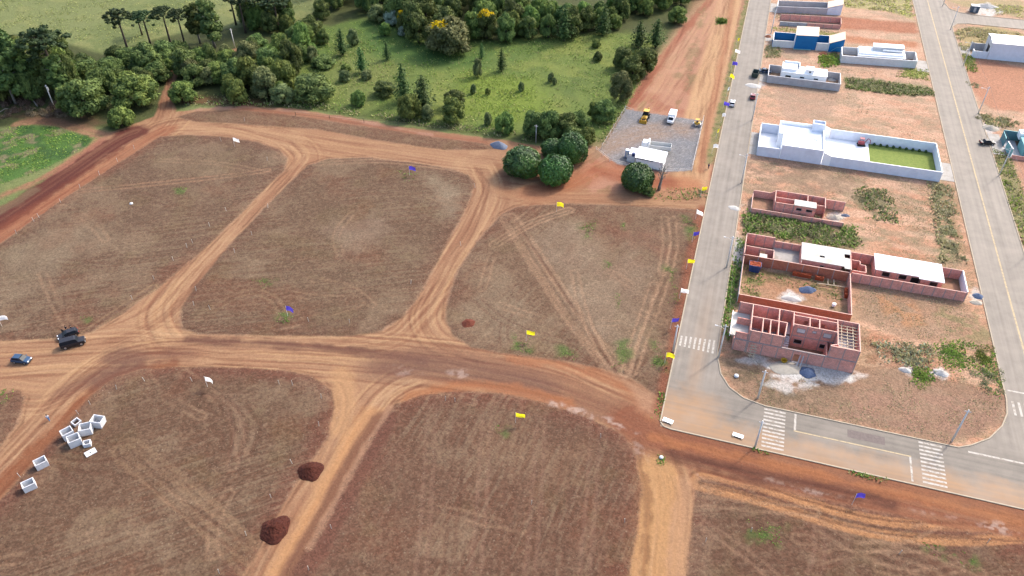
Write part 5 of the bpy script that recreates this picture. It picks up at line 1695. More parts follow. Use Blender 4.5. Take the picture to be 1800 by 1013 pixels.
def plant(kind, bx, by, top, wpx, label, cat='tree', group=None, name=None, seed=None):
    if kind in ('scrub', 'greenscrub', 'britescrub', 'brush'):
        by, top = (by + top) / 2, None
    p = at(bx, by)
    if kind in ('broad', 'mid', 'olive', 'mango', 'silver', 'yellow', 'someyellow', 'bush', 'palebush', 'britebush'):
        # the listed row is where the crown meets the ground in front: the stem stands behind it
        sd = CAMH / math.sqrt(CAMH ** 2 + p[0] ** 2 + p[1] ** 2)
        p = at(bx, by - wpx / 2 * sd * 0.72)
    sc = scale_at(p)
    r = wpx / sc / 2 / WIDE[kind]
    h = max(0.5, top_z(p, top)) if top is not None else r * UNIT_H[kind]
    # the visible top is the near rim of a rounded crown: leave the rest to the proportions
    h = min(h, r * UNIT_H[kind] * 2.2)
    sz = h / UNIT_H[kind]
    lst = PROTO[kind]
    e = lst[(len(TREE_SPOTS) + int(bx)) % len(lst)]
    o = e[0] if not e[1] else copy_tree(e[0])
    e[1] = True
    if name: o.name = name
    o.location = (p[0], p[1], 0)
    o.rotation_euler = (0, 0, rnd.uniform(0, 6.28))
    o.scale = (r, r, sz)
    tag(o, label, cat, group)
    TREE_SPOTS.append((p, r))
    return o

def fill(poly_px, n, kinds, wrange, hw_, label, cat, group, mind=0.75, name=None):
    """trees of one mass that nothing tells apart"""
    g = gpoly(poly_px)
    xs, ys = [q[0] for q in g], [q[1] for q in g]
    got, tries = 0, 0
    mine = []
    while got < n and tries < 6000:
        tries += 1
        x, y = rnd.uniform(min(xs), max(xs)), rnd.uniform(min(ys), max(ys))
        ins = False
        for i in range(len(g)):
            (ax, ay), (bx, by) = g[i], g[(i + 1) % len(g)]
            if (ay > y) != (by > y) and x < (bx - ax) * (y - ay) / (by - ay) + ax:
                ins = not ins
        if not ins: continue
        r = rnd.uniform(*wrange) / 2
        if any(math.hypot(x - q[0][0], y - q[0][1]) < (q[1] + r) * mind for q in mine): continue
        mine.append(((x, y), r))
        kind = rnd.choice(kinds)
        lst = PROTO[kind]
        e = rnd.choice(lst)
        o = e[0] if not e[1] else copy_tree(e[0])
        e[1] = True
        o.location = (x, y, 0)
        o.rotation_euler = (0, 0, rnd.uniform(0, 6.28))
        h = r * 2 * rnd.uniform(*hw_)
        o.scale = (r / WIDE[kind], r / WIDE[kind], h / UNIT_H[kind])
        tag(o, label, cat, group)
        TREE_SPOTS.append(((x, y), r))
        got += 1

# --- far left: eucalyptus stand, umbrella pines, undergrowth
G = 'eucalyptus trees at the left end of the wood'
for bx, by, tp, w in [(-22, 176, 50, 70), (6, 168, 46, 62), (40, 158, 52, 58), (60, 172, 66, 60), (100, 166, 62, 62), (-5, 184, 90, 60), (28, 183, 92, 56), (118, 176, 92, 52)]:
    plant('euca', bx, by, tp, w, 'tall eucalyptus in the dense stand behind the leaning utility pole', group=G)
fill([(-60, 110), (130, 108), (150, 168), (100, 178), (-60, 186)], 26, ['broad', 'broad', 'mid', 'euca'], (6, 10), (1.3, 1.9), 'dark tree massed in the shade of the eucalyptus stand', 'tree', 'trees massed under the eucalyptus stand', 0.6)
fill([(150, 150), (290, 120), (330, 110), (296, 140), (262, 165), (200, 160)], 14, ['broad', 'bush', 'mid'], (5, 8), (.8, 1.1), 'low dark tree filling the thicket above the round trees', 'tree', 'low trees filling the left thicket', .6)
fill([(318, 120), (440, 100), (520, 70), (590, 60), (520, 150), (505, 182), (420, 176), (330, 160)], 26, ['broad', 'bush', 'mid', 'olive'], (5, 8), (.8, 1.2), 'low dark tree filling the belt beside the meadow', 'tree', 'low trees filling the belt beside the meadow', .62)
plant('arau', 112, 172, 50, 84, 'broad umbrella pine rising out of the eucalyptus stand')
plant('arau', 228, 98, 16, 52, 'lone umbrella pine with bare trunk against the open pasture')
G = 'umbrella pines in a row beside the pasture'
for bx, by, tp, w in [(266, 82, 19, 44), (301, 80, 11, 44), (326, 82, 16, 40), (250, 62, 22, 36)]:
    plant('arau', bx, by, tp, w, 'umbrella pine in the close row right of the lone one', group=G)
for i, (bx, by, tp, w) in enumerate([(378, 84, -2, 56), (352, 76, 2, 44)]):
    plant('euca', bx, by, tp, w, 'tall dark tree closing the row of umbrella pines', group='dark trees at the end of the umbrella pine row')
G = 'umbrella pines at the top edge'
for bx, by, tp, w in [(415, 44, -22, 40), (432, 58, -12, 46), (462, 46, -14, 56), (490, 52, -6, 52), (505, 40, -16, 44)]:
    plant('arau', bx, by, tp, w, 'umbrella pine in the dark clump behind the white pole at the top', group=G)
fill([(440, 60), (512, 58), (505, 30), (430, 30)], 8, ['broad', 'bush'], (6, 9), (1.0, 1.3), 'dark broadleaf tree under the umbrella pines at the top', 'tree', 'broadleaf trees under the umbrella pines')
plant('broad', 155, 211, 138, 88, 'wide dark tree left of the round one beside the red cutting')
plant('mid', 243, 198, 133, 90, 'large round tree with silvery tips above the fork of the dirt track')
plant('silver', 206, 165, 150, 16, 'small patch of silvery foliage against the large round tree', 'shrub', name='silver_leaf_shrub')
plant('bush', 215, 229, 186, 46, 'round bush at the top of the red cutting', 'bush')
plant('mid', 325, 186, 142, 50, 'single round bush right of the narrow climbing track', 'bush', name='bush')
G = 'undergrowth trees left of the climbing track'
for bx, by, tp, w in [(132, 158, 112, 52), (165, 150, 104, 56), (200, 140, 100, 50), (180, 172, 120, 50), (262, 138, 78, 66), (230, 120, 84, 50), (292, 118, 74, 56), (210, 112, 80, 44), (150, 128, 96, 46), (318, 108, 72, 44), (280, 150, 108, 46), (120, 200, 165, 40)]:
    plant(rnd.choice(['broad', 'broad', 'mid']), bx, by, tp, w, 'dark leafy tree in the thicket between the eucalyptus and the climbing track', group=G)
G = 'trees between the climbing track and the meadow'
for bx, by, tp, w in [(330, 138, 84, 58), (362, 132, 86, 54), (345, 158, 112, 50), (385, 152, 108, 52), (415, 160, 104, 54), (405, 128, 86, 48), (445, 165, 100, 56), (470, 180, 118, 56), (440, 128, 72, 52),
                      (478, 140, 84, 54), (500, 168, 102, 52), (516, 135, 70, 46), (495, 112, 58, 48), (455, 100, 60, 46), (535, 108, 40, 44), (420, 186, 140, 44), (500, 186, 148, 46), (550, 78, 28, 46), (532, 70, 36, 40)]:
    plant(rnd.choice(['broad', 'mid', 'broad', 'olive']), bx, by, tp, w, 'dark tree in the thick belt between the climbing track and the meadow', group=G)
plant('broad', 552, 186, 134, 80, 'big round dark tree at the lower left corner of the meadow')
plant('pine', 404, 160, 126, 20, 'slim pale sapling in front of the dark tree belt')
# --- meadow
plant('pine', 603, 97, 51, 30, 'dark conical pine left of the pair in the upper meadow')
plant('olive', 622, 82, 50, 24, 'thin feathery tree behind the dark conical pine')
plant('pine', 637, 128, 83, 26, 'dark narrow pine alone on the left of the meadow')
plant('pine', 681, 105, 74, 20, 'small open pine in the middle of the dark green hollow')
plant('mid', 677, 65, 38, 22, 'small round tree at the foot of the flowering wood')
plant('silver', 707, 66, 47, 17, 'small silvery tree standing on the meadow below the wood')
plant('palebush', 624, 80, 62, 18, 'pale shrub between the conical pines of the upper meadow', 'bush')
plant('bush', 570, 123, 99, 46, 'long low dark bush on the left of the meadow', 'bush')
plant('bush', 608, 126, 112, 20, 'small dark bush beside the long low one', 'bush')
plant('palebush', 607, 146, 124, 24, 'grey green shrub below the lone narrow pine', 'bush')
plant('palebush', 645, 142, 124, 22, 'grey green shrub touching the narrow pine', 'bush')
plant('bush', 631, 189, 158, 28, 'dark round bush by the lower fence of the meadow', 'bush')
plant('pine', 710, 178, 112, 40, 'tall dark pine at the back of the clump in the lower meadow')
plant('broad', 676, 174, 144, 46, 'dark round tree on the left of the clump in the lower meadow')
plant('pine', 745, 196, 133, 48, 'broad pine in the middle of the clump in the lower meadow')
plant('mid', 722, 214, 164, 48, 'leafy tree at the front left of the clump in the lower meadow')
plant('olive', 752, 214, 184, 26, 'small greyish tree at the front of the clump in the lower meadow')
plant('mid', 797, 222, 172, 50, 'leafy tree at the front right of the clump in the lower meadow')
plant('broad', 800, 196, 158, 44, 'dark tree on the right of the clump in the lower meadow')
plant('pine', 847, 103, 76, 14, 'small slim pine below the wood edge')
plant('pine', 882, 125, 87, 24, 'dark bushy pine alone on the right of the meadow')
plant('olive', 840, 138, 102, 20, 'pale loose shrub left of the bushy pine', 'bush')
plant('palebush', 832, 166, 140, 12, 'thin pale sapling in the bright grass', 'bush')
plant('bush', 857, 168, 154, 10, 'tiny bush in the bright grass', 'bush')
plant('bush', 888, 238, 196, 36, 'dark bush by the boundary above the gravel heap', 'bush')
plant('palebush', 858, 222, 196, 16, 'pale thin shrub at the boundary left of the dark bush', 'bush')
plant('bush', 1048, 85, 68, 18, 'small round bush on the far side of the meadow', 'bush')
plant('bush', 1050, 109, 92, 18, 'dark small bush in the upper right of the meadow', 'bush')
for bx, by, w in [(968, 146, 12), (916, 162, 12), (975, 150, 9)]:
    plant('palebush', bx, by, by - 18, w, 'tiny scrub bush out on the meadow grass', 'bush', 'scrub bushes on the meadow')
# --- wood along the top with blossoming trees
plant('someyellow', 790, 105, 32, 90, 'huge rounded tree with a few yellow blossoms at the wood edge')
plant('yellow', 856, 74, 18, 46, 'tree covered in bright yellow blossom')
plant('yellow', 709, 62, 18, 26, 'slim tree with a streak of yellow blossom')
plant('yellow', 733, 46, 12, 16, 'small tuft of yellow blossom in the wood')
plant('silver', 690, 48, 18, 32, 'silver leaved tree in the wood beside yellow blossom')
plant('silver', 702, 28, 2, 28, 'silver leaved tree higher up in the wood')
plant('olive', 665, 42, 8, 40, 'greyish open crowned tree in the wood left of the silver ones')
plant('olive', 770, 44, 8, 34, 'pale drooping tree behind the huge rounded one')
fill([(560, 34), (600, 34), (660, 36), (700, 64), (745, 78), (830, 86), (892, 80), (905, 40), (905, -20), (560, -20)], 46, ['broad', 'broad', 'broad', 'mid'], (7, 12), (1.0, 1.4),
     'dark broadleaf tree packed into the wood along the top', 'tree', 'trees of the wood along the top', 0.62)
fill([(900, 70), (960, 66), (1010, 70), (1075, 62), (1100, 38), (1160, 38), (1160, 10), (1100, 14), (1050, 30), (960, 30), (905, 4)], 22, ['broad', 'mid', 'mid'], (6, 10), (0.9, 1.3),
     'mixed green tree in the belt along the upper edge of the meadow', 'tree', 'trees along the upper edge of the meadow', 0.7)
fill([(1130, 26), (1210, 10), (1236, -8), (1200, -30), (1100, -20), (1090, 10)], 12, ['broad', 'mid'], (7, 10), (0.9, 1.3), 'dark tree at the upper end of the wood by the dirt strip', 'tree', 'trees at the upper end of the dirt strip', 0.65)
plant('pine', 992, 72, 12, 36, 'tall dark pine at the upper meadow edge')
plant('pine', 1060, 62, 10, 34, 'second tall pine at the upper meadow edge left of the pair')
plant('mid', 1190, 46, 10, 36, 'round bush on the bank of the dirt strip', 'bush', name='bush')
plant('pine', 1122, 84, 38, 40, 'left one of two pines beside the dirt strip')
plant('pine', 1152, 84, 34, 36, 'right one of two pines beside the dirt strip')
G = 'trees along the dirt strip above the yard'
for bx, by, tp, w in [(1095, 126, 84, 44), (1128, 138, 82, 50), (1110, 150, 96, 50), (1140, 122, 84, 34)]:
    plant('broad', bx, by, tp, w, 'full dark tree in the row between meadow and dirt strip', group=G)
plant('olive', 1090, 184, 124, 44, 'grey topped tree in the row above the gravel yard')
plant('broad', 1062, 220, 176, 48, 'tree nearest the corner post of the gravel yard')
plant('mid', 1044, 216, 180, 30, 'small leafy tree left of the yard corner')
G = 'trees of the thicket behind the mango trees'
for bx, by, tp, w in [(938, 246, 196, 46), (965, 250, 194, 50), (995, 248, 198, 50), (1018, 238, 196, 44), (1005, 258, 222, 46), (1032, 258, 224, 40), (950, 232, 200, 40)]:
    plant(rnd.choice(['broad', 'mid']), bx, by, tp, w, 'leafy tree in the thicket behind the mango trees', group=G)
# --- mango trees by the junction
plant('mango', 918, 316, 262, 66, 'dense dark mango tree on the left of the four by the junction')
plant('mango', 976, 330, 275, 60, 'front mango tree with slightly browned leaves')
plant('mango', 1006, 290, 236, 54, 'tall mango tree behind, on the right of the four')
plant('mango', 972, 282, 246, 44, 'mango tree half hidden behind the two front ones')
plant('mango', 1119, 342, 291, 58, 'round tree alone in front of the white site hut', name='round_tree')
plant('bush', 1140, 347, 330, 24, 'low bush at the foot of the tree in front of the site hut', 'bush')
# bare tree
bt = thing('bare_tree', 'leafless grey tree standing before the corner of the site hut', 'tree', (*at(1158, 334), 0))
m_ = MB(); m_.tube([(0, 0, -.1), (.1, 0, 1.5), (.35, 0.1, 3.6), (.5, .1, 5.2)], [.46, .38, .3, .18], 8); m_.build('trunk', M_BARKP, bt, True)
m_ = MB()
rg_ = random.Random(3)
def twig(p, d, L, r, depth):
    q = p + d * L
    m_.tube([p, p + d * L * .5 + Vector((rg_.uniform(-.1, .1), rg_.uniform(-.1, .1), 0)), q], [r, r * .75, r * .5], 4)
    if depth:
        for _ in range(3):
            nd = (d + Vector((rg_.uniform(-.7, .7), rg_.uniform(-.7, .7), rg_.uniform(-.1, .6)))).normalized()
            twig(p + d * L * rg_.uniform(.5, 1), nd, L * .7, r * .55, depth - 1)
for p0 in ((.25, .05, 2.6), (.35, .1, 3.6), (.45, .1, 4.6), (.5, .1, 5.1)):
    for _ in range(2):
        twig(Vector(p0), Vector((rg_.uniform(-.8, .8), rg_.uniform(-.8, .8), .9)).normalized(), 1.7, .12, 2)
m_.build('branches', M_BARKP, bt)
# brush heaps and fallen branches on the cleared ground at the far left
G = 'heaps of cut brush at the left'
for bx, by, w in [(20, 192, 60), (60, 186, 50), (95, 200, 44), (40, 176, 56), (70, 206, 40), (16, 206, 36), (118, 206, 30), (-20, 190, 60)]:
    plant('brush', bx, by, by - w * 0.34, w, 'heap of cut brown brush on the cleared ground at the left', 'brush heap', G)
for i, (a, b, c) in enumerate([((36, 158), (52, 170), (66, 188)), ((0, 204), (10, 196), (16, 192)), ((20, 200), (25, 192), (28, 190))]):
    p, q, r = at(*a), at(*b), at(*c)
    o = MB(); o.tube([(p[0], p[1], 1.6 - i * .5), (q[0], q[1], 1.2 - i * .4), (r[0], r[1], .2)], [.10, .16, .2], 6)
    if i == 0:
        o.tube([(q[0], q[1], 1.2), (q[0] + 1.6, q[1] + .4, 1.9)], [.12, .05], 5)
    o = o.build('fallen_branch', M_BARKP, None, True)
    tag(o, ['bleached forked branch lying on the brush heaps at the left', 'pale pole lying at the left edge below the brush', 'short pale pole leaning by the brush heaps'][i], 'branch')
# shrubs on the eastern lots
plant('greenscrub', 1422, 422, 388, 70, 'spreading dark shrub between the small shell and the slab roofed houses', 'bush')
plant('greenscrub', 1345, 396, 370, 34, 'green shrub by the kerb below the small brick shell', 'bush')
plant('scrub', 1375, 412, 392, 44, 'dull green shrub left of the spreading one', 'bush')
plant('scrub', 1320, 410, 380, 34, 'greyish shrub at the kerb above the long brick house', 'bush')
plant('scrub', 1465, 430, 408, 50, 'low shrub behind the slab roof', 'bush')
plant('scrub', 1520, 368, 328, 36, 'scrubby bush on the bare lot right of the small shell', 'bush')
plant('scrub', 1548, 380, 352, 30, 'scrubby bush lower right on the bare lot', 'bush')
for i, (bx, by, w) in enumerate([(1656, 352, 26), (1662, 384, 30), (1668, 412, 30), (1676, 440, 32), (1682, 458, 30)]):
    plant('scrub', bx, by, by - 16, w, 'grey green bush in the overgrown strip beside the second street', 'bush', 'bushes in the strip beside the second street')
for i, (bx, by, w) in enumerate([(1500, 152, 34), (1530, 155, 36), (1560, 158, 36), (1586, 162, 32)]):
    plant('scrub', bx, by, by - 13, w, 'olive bush in the hedge like row above the bare lot', 'bush', 'bushes in the row above the bare lot')
plant('britescrub', 1455, 114, 98, 36, 'bright green shrub below the blue house', 'bush')
plant('scrub', 1470, 104, 88, 22, 'brownish shrub between the blue house and the grey wall', 'bush')
plant('scrub', 1356, 98, 84, 26, 'grey shrub at the kerb before the blue house', 'bush')
plant('britescrub', 1366, 98, 86, 14, 'small lime green shrub at the kerb before the blue house', 'bush')
plant('britescrub', 1672, 636, 606, 46, 'bright green bush on the left of the patch by the corner', 'bush')
plant('britescrub', 1730, 640, 616, 50, 'yellow green bush in the patch by the second street', 'bush')
plant('greenscrub', 1742, 690, 640, 54, 'deep green bush nearest the kerb of the second street', 'bush', name='bush')
plant('britescrub', 1616, 672, 648, 46, 'bright bush between the two pale heaps', 'bush')
plant('scrub', 1600, 640, 616, 60, 'grey green scrub left of the bright bushes', 'bush')
plant('scrub', 1715, 158, 142, 22, 'olive bush across the second street', 'bush')
plant('scrub', 1732, 222, 196, 30, 'olive bush above the driveway of the teal house', 'bush')
plant('scrub', 1760, 222, 208, 24, 'low dry bush behind the sand heap', 'bush')
plant('scrub', 1700, 116, 96, 20, 'bush by the walled forecourt of the warehouse', 'bush')
plant('britebush', 1268, 41, 33, 18, 'lone bright green bush on the dirt strip', 'bush')
plant('greenscrub', 1234, 346, 332, 24, 'green bush on the verge by the junction with the street', 'bush')
for k_ in list(PROTO):
    for e in PROTO[k_]:
        if not e[1]:
            for c in KIDS.get(e[0].as_pointer(), []):
                bpy.data.objects.remove(c)
            bpy.data.objects.remove(e[0])
# ------------------------------------------------------------------ vehicles
def paint_mat(name, c, rough=0.3):
    m, nt, p = new_mat(name)
    n = fbm_nodes(nt, geo_pos(nt), 2.0, 3, 0.6)
    dust = math_node(nt, 'MULTIPLY', maprange(nt, n, 0.35, 0.65, 0.0, 0.06), 1.0)
    nt.links.new(mixcol(nt, dust, c, alb(196, 160, 130)), p.inputs['Base Color'])
    p.inputs['Roughness'].default_value = rough
    p.inputs['Coat Weight'].default_value = 0.12
    p.inputs['Specular IOR Level'].default_value = .3
    p.inputs['Coat Roughness'].default_value = 0.15
    return m
P_BLACK = paint_mat('black_car_paint', (0.012, 0.013, 0.018))
P_NAVY = paint_mat('navy_car_paint', (0.022, 0.055, 0.11))
P_WHITE = paint_mat('white_car_paint', (0.75, 0.75, 0.75), 0.4)
P_RED = paint_mat('red_car_paint', (0.2, 0.02, 0.035))
P_YEL = paint_mat('machine_yellow', (0.52, 0.30, 0.04), 0.5)
P_GREEN = paint_mat('dark_green_steel', (0.03, 0.05, 0.045), 0.6)
P_SKIP = paint_mat('blue_steel', (0.008, 0.035, 0.13), 0.6)
P_LGREY = paint_mat('light_grey_steel', (0.5, 0.5, 0.48), 0.6)
def car_glass():
    m, nt, p = new_mat('tinted_glass')
    p.inputs['Base Color'].default_value = (.012, .016, .022, 1)
    p.inputs['Roughness'].default_value = .35
    p.inputs['Specular IOR Level'].default_value = .12
    return m
M_CGLASS = car_glass()
M_TYRE = mat('tyre_rubber', (0.018, 0.018, 0.018), 0.9, 0.2, 4)
M_RIM = mat('wheel_rim', (0.45, 0.45, 0.47), 0.35, 0.1, 4, metallic=0.8)
M_LAMPW = mat('headlamp_glass', (0.8, 0.8, 0.82), 0.2, 0.05, 4)
M_LAMPR = mat('tail_lamp_red', (0.4, 0.02, 0.03), 0.3, 0.05, 4)
M_PLAST = mat('black_plastic', (0.02, 0.02, 0.02), 0.7, 0.1, 4)

def wheel(root, x, y, r, w):
    o = MB(); o.tube([(x, y - w / 2, r), (x, y + w / 2, r)], r, 16)
    t = o.build('wheel', M_TYRE, root)
    s_ = 1 if y > 0 else -1
    o = MB(); o.tube([(x, y + s_ * w * .5, r), (x, y + s_ * (w * .5 + .02), r)], r * .62, 12)
    o.build('rim', M_RIM, t)

def loft(mb, prof, W0, inset=None):
    """side outline (x, z) given as lower and upper chains, swept across the width with a tucked-in top"""
    n = len(prof)
    vs_ = []
    for s_ in (-1, 1):
        for i, (x, z, wy) in enumerate(prof):
            vs_.append((x, s_ * W0 * wy, z))
    fs = [tuple(range(n - 1, -1, -1)), tuple(range(n, 2 * n))]
    for i in range(n):
        j = (i + 1) % n
        fs.append((i, j, n + j, n + i))
    mb.add(vs_, fs)

def car(name, label, a_px, b_px, paint, style='hatch', L=None, group=None, mid=None, yaw=None, open_door=False):
    """a: rear, b: front on the ground"""
    A, B = Vector(at(*a_px)), Vector(at(*b_px))
    d = B - A
    if yaw is None: yaw = math.atan2(d.y, d.x)
    c = (A + B) / 2
    t = thing(name, label, 'car', (c.x, c.y, 0), yaw, group)
    if style == 'boxy':
        L = L or 4.7; W = 0.92; h = 1.95; r = .40
        body = [(-L/2, .42, 1), (L/2 - .05, .42, .98), (L/2, .75, .97), (L/2 - .05, 1.08, .95), (L/2 - 1.15, 1.16, .97), (-L/2 + .03, 1.16, .98), (-L/2, .8, 1)]
        cab = [(-L/2 + .05, 1.15, .96), (L/2 - 1.2, 1.15, .95), (L/2 - 1.5, 1.86, .86), (L/2 - 1.75, h, .82), (-L/2 + .25, h, .82), (-L/2 + .08, 1.86, .86)]
        roof = [(-L/2 + .12, h - .03, .83), (L/2 - 1.62, h - .03, .82), (L/2 - 1.8, h + .05, .78), (-L/2 + .3, h + .05, .78)]
    else:
        L = L or 4.0; W = 0.86; h = 1.5; r = .32
        body = [(-L/2 + .05, .30, .97), (L/2 - .1, .30, .96), (L/2, .55, .93), (L/2 - .12, .76, .9), (L/2 - .95, .92, .95), (-L/2 + .1, .98, .95), (-L/2, .7, .98)]
        if style == 'sedan':
            body[5] = (-L/2 + .06, .95, .93)
            cab = [(-L/2 + .75, .94, .9), (L/2 - .95, .90, .92), (L/2 - 1.65, h - .07, .76), (-.1, h, .74), (-L/2 + 1.25, h - .08, .75)]
            roof = [(-L/2 + 1.2, h - .1, .77), (L/2 - 1.68, h - .1, .77), (-.1, h + .02, .72), (-L/2 + 1.3, h - .04, .72)]
        else:
            cab = [(-L/2 + .12, .95, .92), (L/2 - .92, .90, .92), (L/2 - 1.6, h - .07, .76), (0, h, .74), (-L/2 + .5, h - .08, .75)]
            roof = [(-L/2 + .42, h - .1, .77), (L/2 - 1.63, h - .1, .77), (0, h + .02, .72), (-L/2 + .55, h - .03, .72)]
    o = MB(); loft(o, body, W); bo = o.build('body', paint, t); bevel_obj(bo, .07, 3)
    o = MB(); loft(o, cab, W); g = o.build('windows', M_CGLASS, t); bevel_obj(g, .04, 2)
    o = MB(); loft(o, roof, W); rf = o.build('roof', paint, t); bevel_obj(rf, .03, 2)
    for sy in (-1, 1):
        for xp in ((L/2 - 1.15), (-L/4)):
            o = MB(); o.add([(xp - .42, sy * W * .955, .94), (xp - .30, sy * W * .955, .94), (xp - .72, sy * W * .80, h - .1), (xp - .84, sy * W * .80, h - .1),
                             (xp - .42, sy * W * .90, .94), (xp - .30, sy * W * .90, .94), (xp - .72, sy * W * .74, h - .1), (xp - .84, sy * W * .74, h - .1)],
                            [(0, 1, 2, 3), (4, 7, 6, 5), (0, 4, 5, 1), (1, 5, 6, 2), (2, 6, 7, 3), (3, 7, 4, 0)])
            o.build('pillar', paint, t)
        for x in (L/2 - .82, -L/2 + .80):
            wheel(t, x, sy * (W - .11), r, .22)
        o = MB(); o.box(L/2 - .14, L/2 + .012, sy * W * .62 - .17, sy * W * .62 + .17, .60, .76); o.build('headlight', M_LAMPW, t)
        o = MB(); o.box(-L/2 - .012, -L/2 + .12, sy * W * .72 - .12, sy * W * .72 + .12, .70, .92); o.build('taillight', M_LAMPR, t)
        o = MB(); o.box(L/2 - 1.35, L/2 - 1.15, sy * W * 1.02 - .05, sy * W * 1.02 + .12 * sy + .05, .95, 1.08); o.build('mirror', paint, t)
    o = MB(); o.box(L/2 - .08, L/2 + .03, -W * .8, W * .8, .32, .5); o.build('bumper', M_PLAST, t)
    if style == 'boxy':
        o = MB(); o.tube([(-L/2 - .14, -.1, .95), (-L/2 + .02, -.1, .95)], .36, 14); o.build('spare_wheel', M_TYRE, t)
    if open_door:
        o = MB(); o.wall((.5, -W * .97), (1.0, -W * .97 - .85), .35, 1.0, .06); dd = o.build('door', paint, t)
        o = MB(); o.wall((.52, -W * .97), (.98, -W * .97 - .8), 1.0, 1.4, .03); o.build('window', M_CGLASS, dd)
    return t
car('off_road_car', 'black boxy off road car parked nose right on the dirt junction', (109, 612), (151, 601), P_BLACK, 'boxy')
car('hatchback', 'black hatchback with a door open beside the boxy off road car', (137, 586), (106, 597), P_BLACK, 'hatch', 4.1, open_door=True)
car('compact_car', 'dark blue compact car alone near the left edge on the dirt road', (24, 634), (55, 637), P_NAVY, 'hatch', 3.8)
car('white_car', 'white car parked at the kerb of the paved street', (1286, 190), (1288, 178), P_WHITE, 'hatch', 4.0, yaw=math.pi / 2)
car('red_car', 'small dark red car standing on the right side of the paved street', (1322, 178), (1324, 167), P_RED, 'hatch', 3.6, yaw=math.pi / 2)
car('dark_car', 'dark car parked on the sand before the grey walled house', (1338, 128), (1350, 128), P_NAVY, 'sedan', 4.2, yaw=0.1)
car('black_car', 'black car turning into the driveway of the teal house', (1727, 255), (1741, 252), P_BLACK, 'sedan', 4.2, yaw=0.25)

# white dump truck behind the hut
t = thing('dump_truck', 'white truck with long tipping body parked behind the white roofed hut', 'truck', (-19.3, 204.6, 0), math.pi + .06)
o = MB(); o.box(2.4, 4.2, -1.15, 1.15, .7, 2.0); o.box(2.4, 3.9, -1.12, 1.12, 2.0, 2.75); bevel_obj(o.build('cab', P_WHITE, t), .12, 3)
o = MB(); o.box(3.55, 3.94, -1.0, 1.0, 2.05, 2.6); o.build('windscreen', M_CGLASS, t)
o = MB(); o.box(1.9, 2.35, -1.1, 1.1, 1.0, 3.2); o.build('bulkhead', P_WHITE, t)
o = MB()
for q in [(-4.2, 1.8, -1.25, -1.15, 1.1, 2.2), (-4.2, 1.8, 1.15, 1.25, 1.1, 2.2), (-4.3, -4.2, -1.25, 1.25, 1.1, 2.2), (1.8, 1.88, -1.25, 1.25, 1.1, 2.3), (-4.2, 1.8, -1.15, 1.15, 1.05, 1.15)]:
    o.box(*q)
o.build('tipping_body', P_LGREY, t)
o = MB(); o.box(-4.0, 4.0, -.45, .45, .55, .85); o.build('chassis', M_PLAST, t)
for x in (3.2, -1.9, -3.2):
    for y in (-1.0, 1.0):
        wheel(t, x, y, .5, .35)
# white van with crane arm at the far side of the yard
t = thing('van', 'white box van backed against the far side of the gravel yard', 'van', (-17.6, 224.3, 0), -math.pi / 2 - .05)
o = MB(); o.box(-2.6, 1.3, -1.05, 1.05, .6, 2.6); bevel_obj(o.build('box_body', P_WHITE, t), .08, 2)
o = MB(); loft(o, [(1.35, .5, 1), (2.9, .5, .97), (2.9, 1.1, .95), (2.4, 1.3, .95), (1.9, 2.1, .85), (1.35, 2.1, .88)], .95); bevel_obj(o.build('cab', P_WHITE, t), .06, 2)
o = MB(); o.add([(2.44, -.75, 1.33), (2.44, .75, 1.33), (1.97, .68, 2.06), (1.97, -.68, 2.06), (2.38, -.75, 1.29), (2.38, .75, 1.29), (1.91, .68, 2.02), (1.91, -.68, 2.02)], [(0, 1, 2, 3), (4, 7, 6, 5), (0, 4, 5, 1), (1, 5, 6, 2), (2, 6, 7, 3), (3, 7, 4, 0)]); o.build('windscreen', M_CGLASS, t)
for x in (2.1, -1.7):
    for y in (-.9, .9):
        wheel(t, x, y, .36, .24)
# yellow backhoe loader
t = thing('backhoe_loader', 'yellow backhoe loader parked at the far left of the gravel yard', 'digger', (-25.4, 223.0, 0), -math.pi / 2 - .1)
o = MB(); o.box(-1.6, 1.9, -.55, .55, .75, 1.5); bevel_obj(o.build('body', P_YEL, t), .1, 2)
o = MB(); loft(o, [(-1.3, 1.5, 1), (.5, 1.5, 1), (.4, 2.6, .9), (-1.2, 2.6, .9)], .8); o.build('cab', M_CGLASS, t)
o = MB(); o.box(-1.35, .6, -.85, .85, 2.62, 2.78); bevel_obj(o.build('cab_roof', P_YEL, t), .05, 2)
for y in (-.9, .9):
    wheel(t, -.8, y, .72, .42); wheel(t, 1.4, y, .48, .34)
    o = MB(); o.tube([(.9, y * .75, 1.4), (2.2, y * .75, 1.2), (2.9, y * .75, .5)], .11, 6); o.build('loader_arm', P_YEL, t)
o = MB(); o.add([(2.8, -1.15, .1), (2.8, 1.15, .1), (3.5, 1.15, .1), (3.5, -1.15, .1), (2.8, -1.15, .85), (2.8, 1.15, .85), (3.0, 1.15, .9), (3.0, -1.15, .9)], [(0, 1, 2, 3), (0, 4, 5, 1), (4, 7, 6, 5), (0, 3, 7, 4), (1, 5, 6, 2)])
bk = o.build('bucket', P_YEL, t); so = bk.modifiers.new('thick', 'SOLIDIFY'); so.thickness = .05
o = MB(); o.tube([(-1.7, 0, 1.1), (-2.4, .1, 2.6), (-3.0, .1, 2.3)], .14, 6); o.tube([(-3.0, .1, 2.3), (-3.1, .1, .9)], .12, 6); o.tube([(-3.1, .1, .95), (-2.8, .1, .45)], [.25, .12], 6); o.build('digging_arm', P_YEL, t)
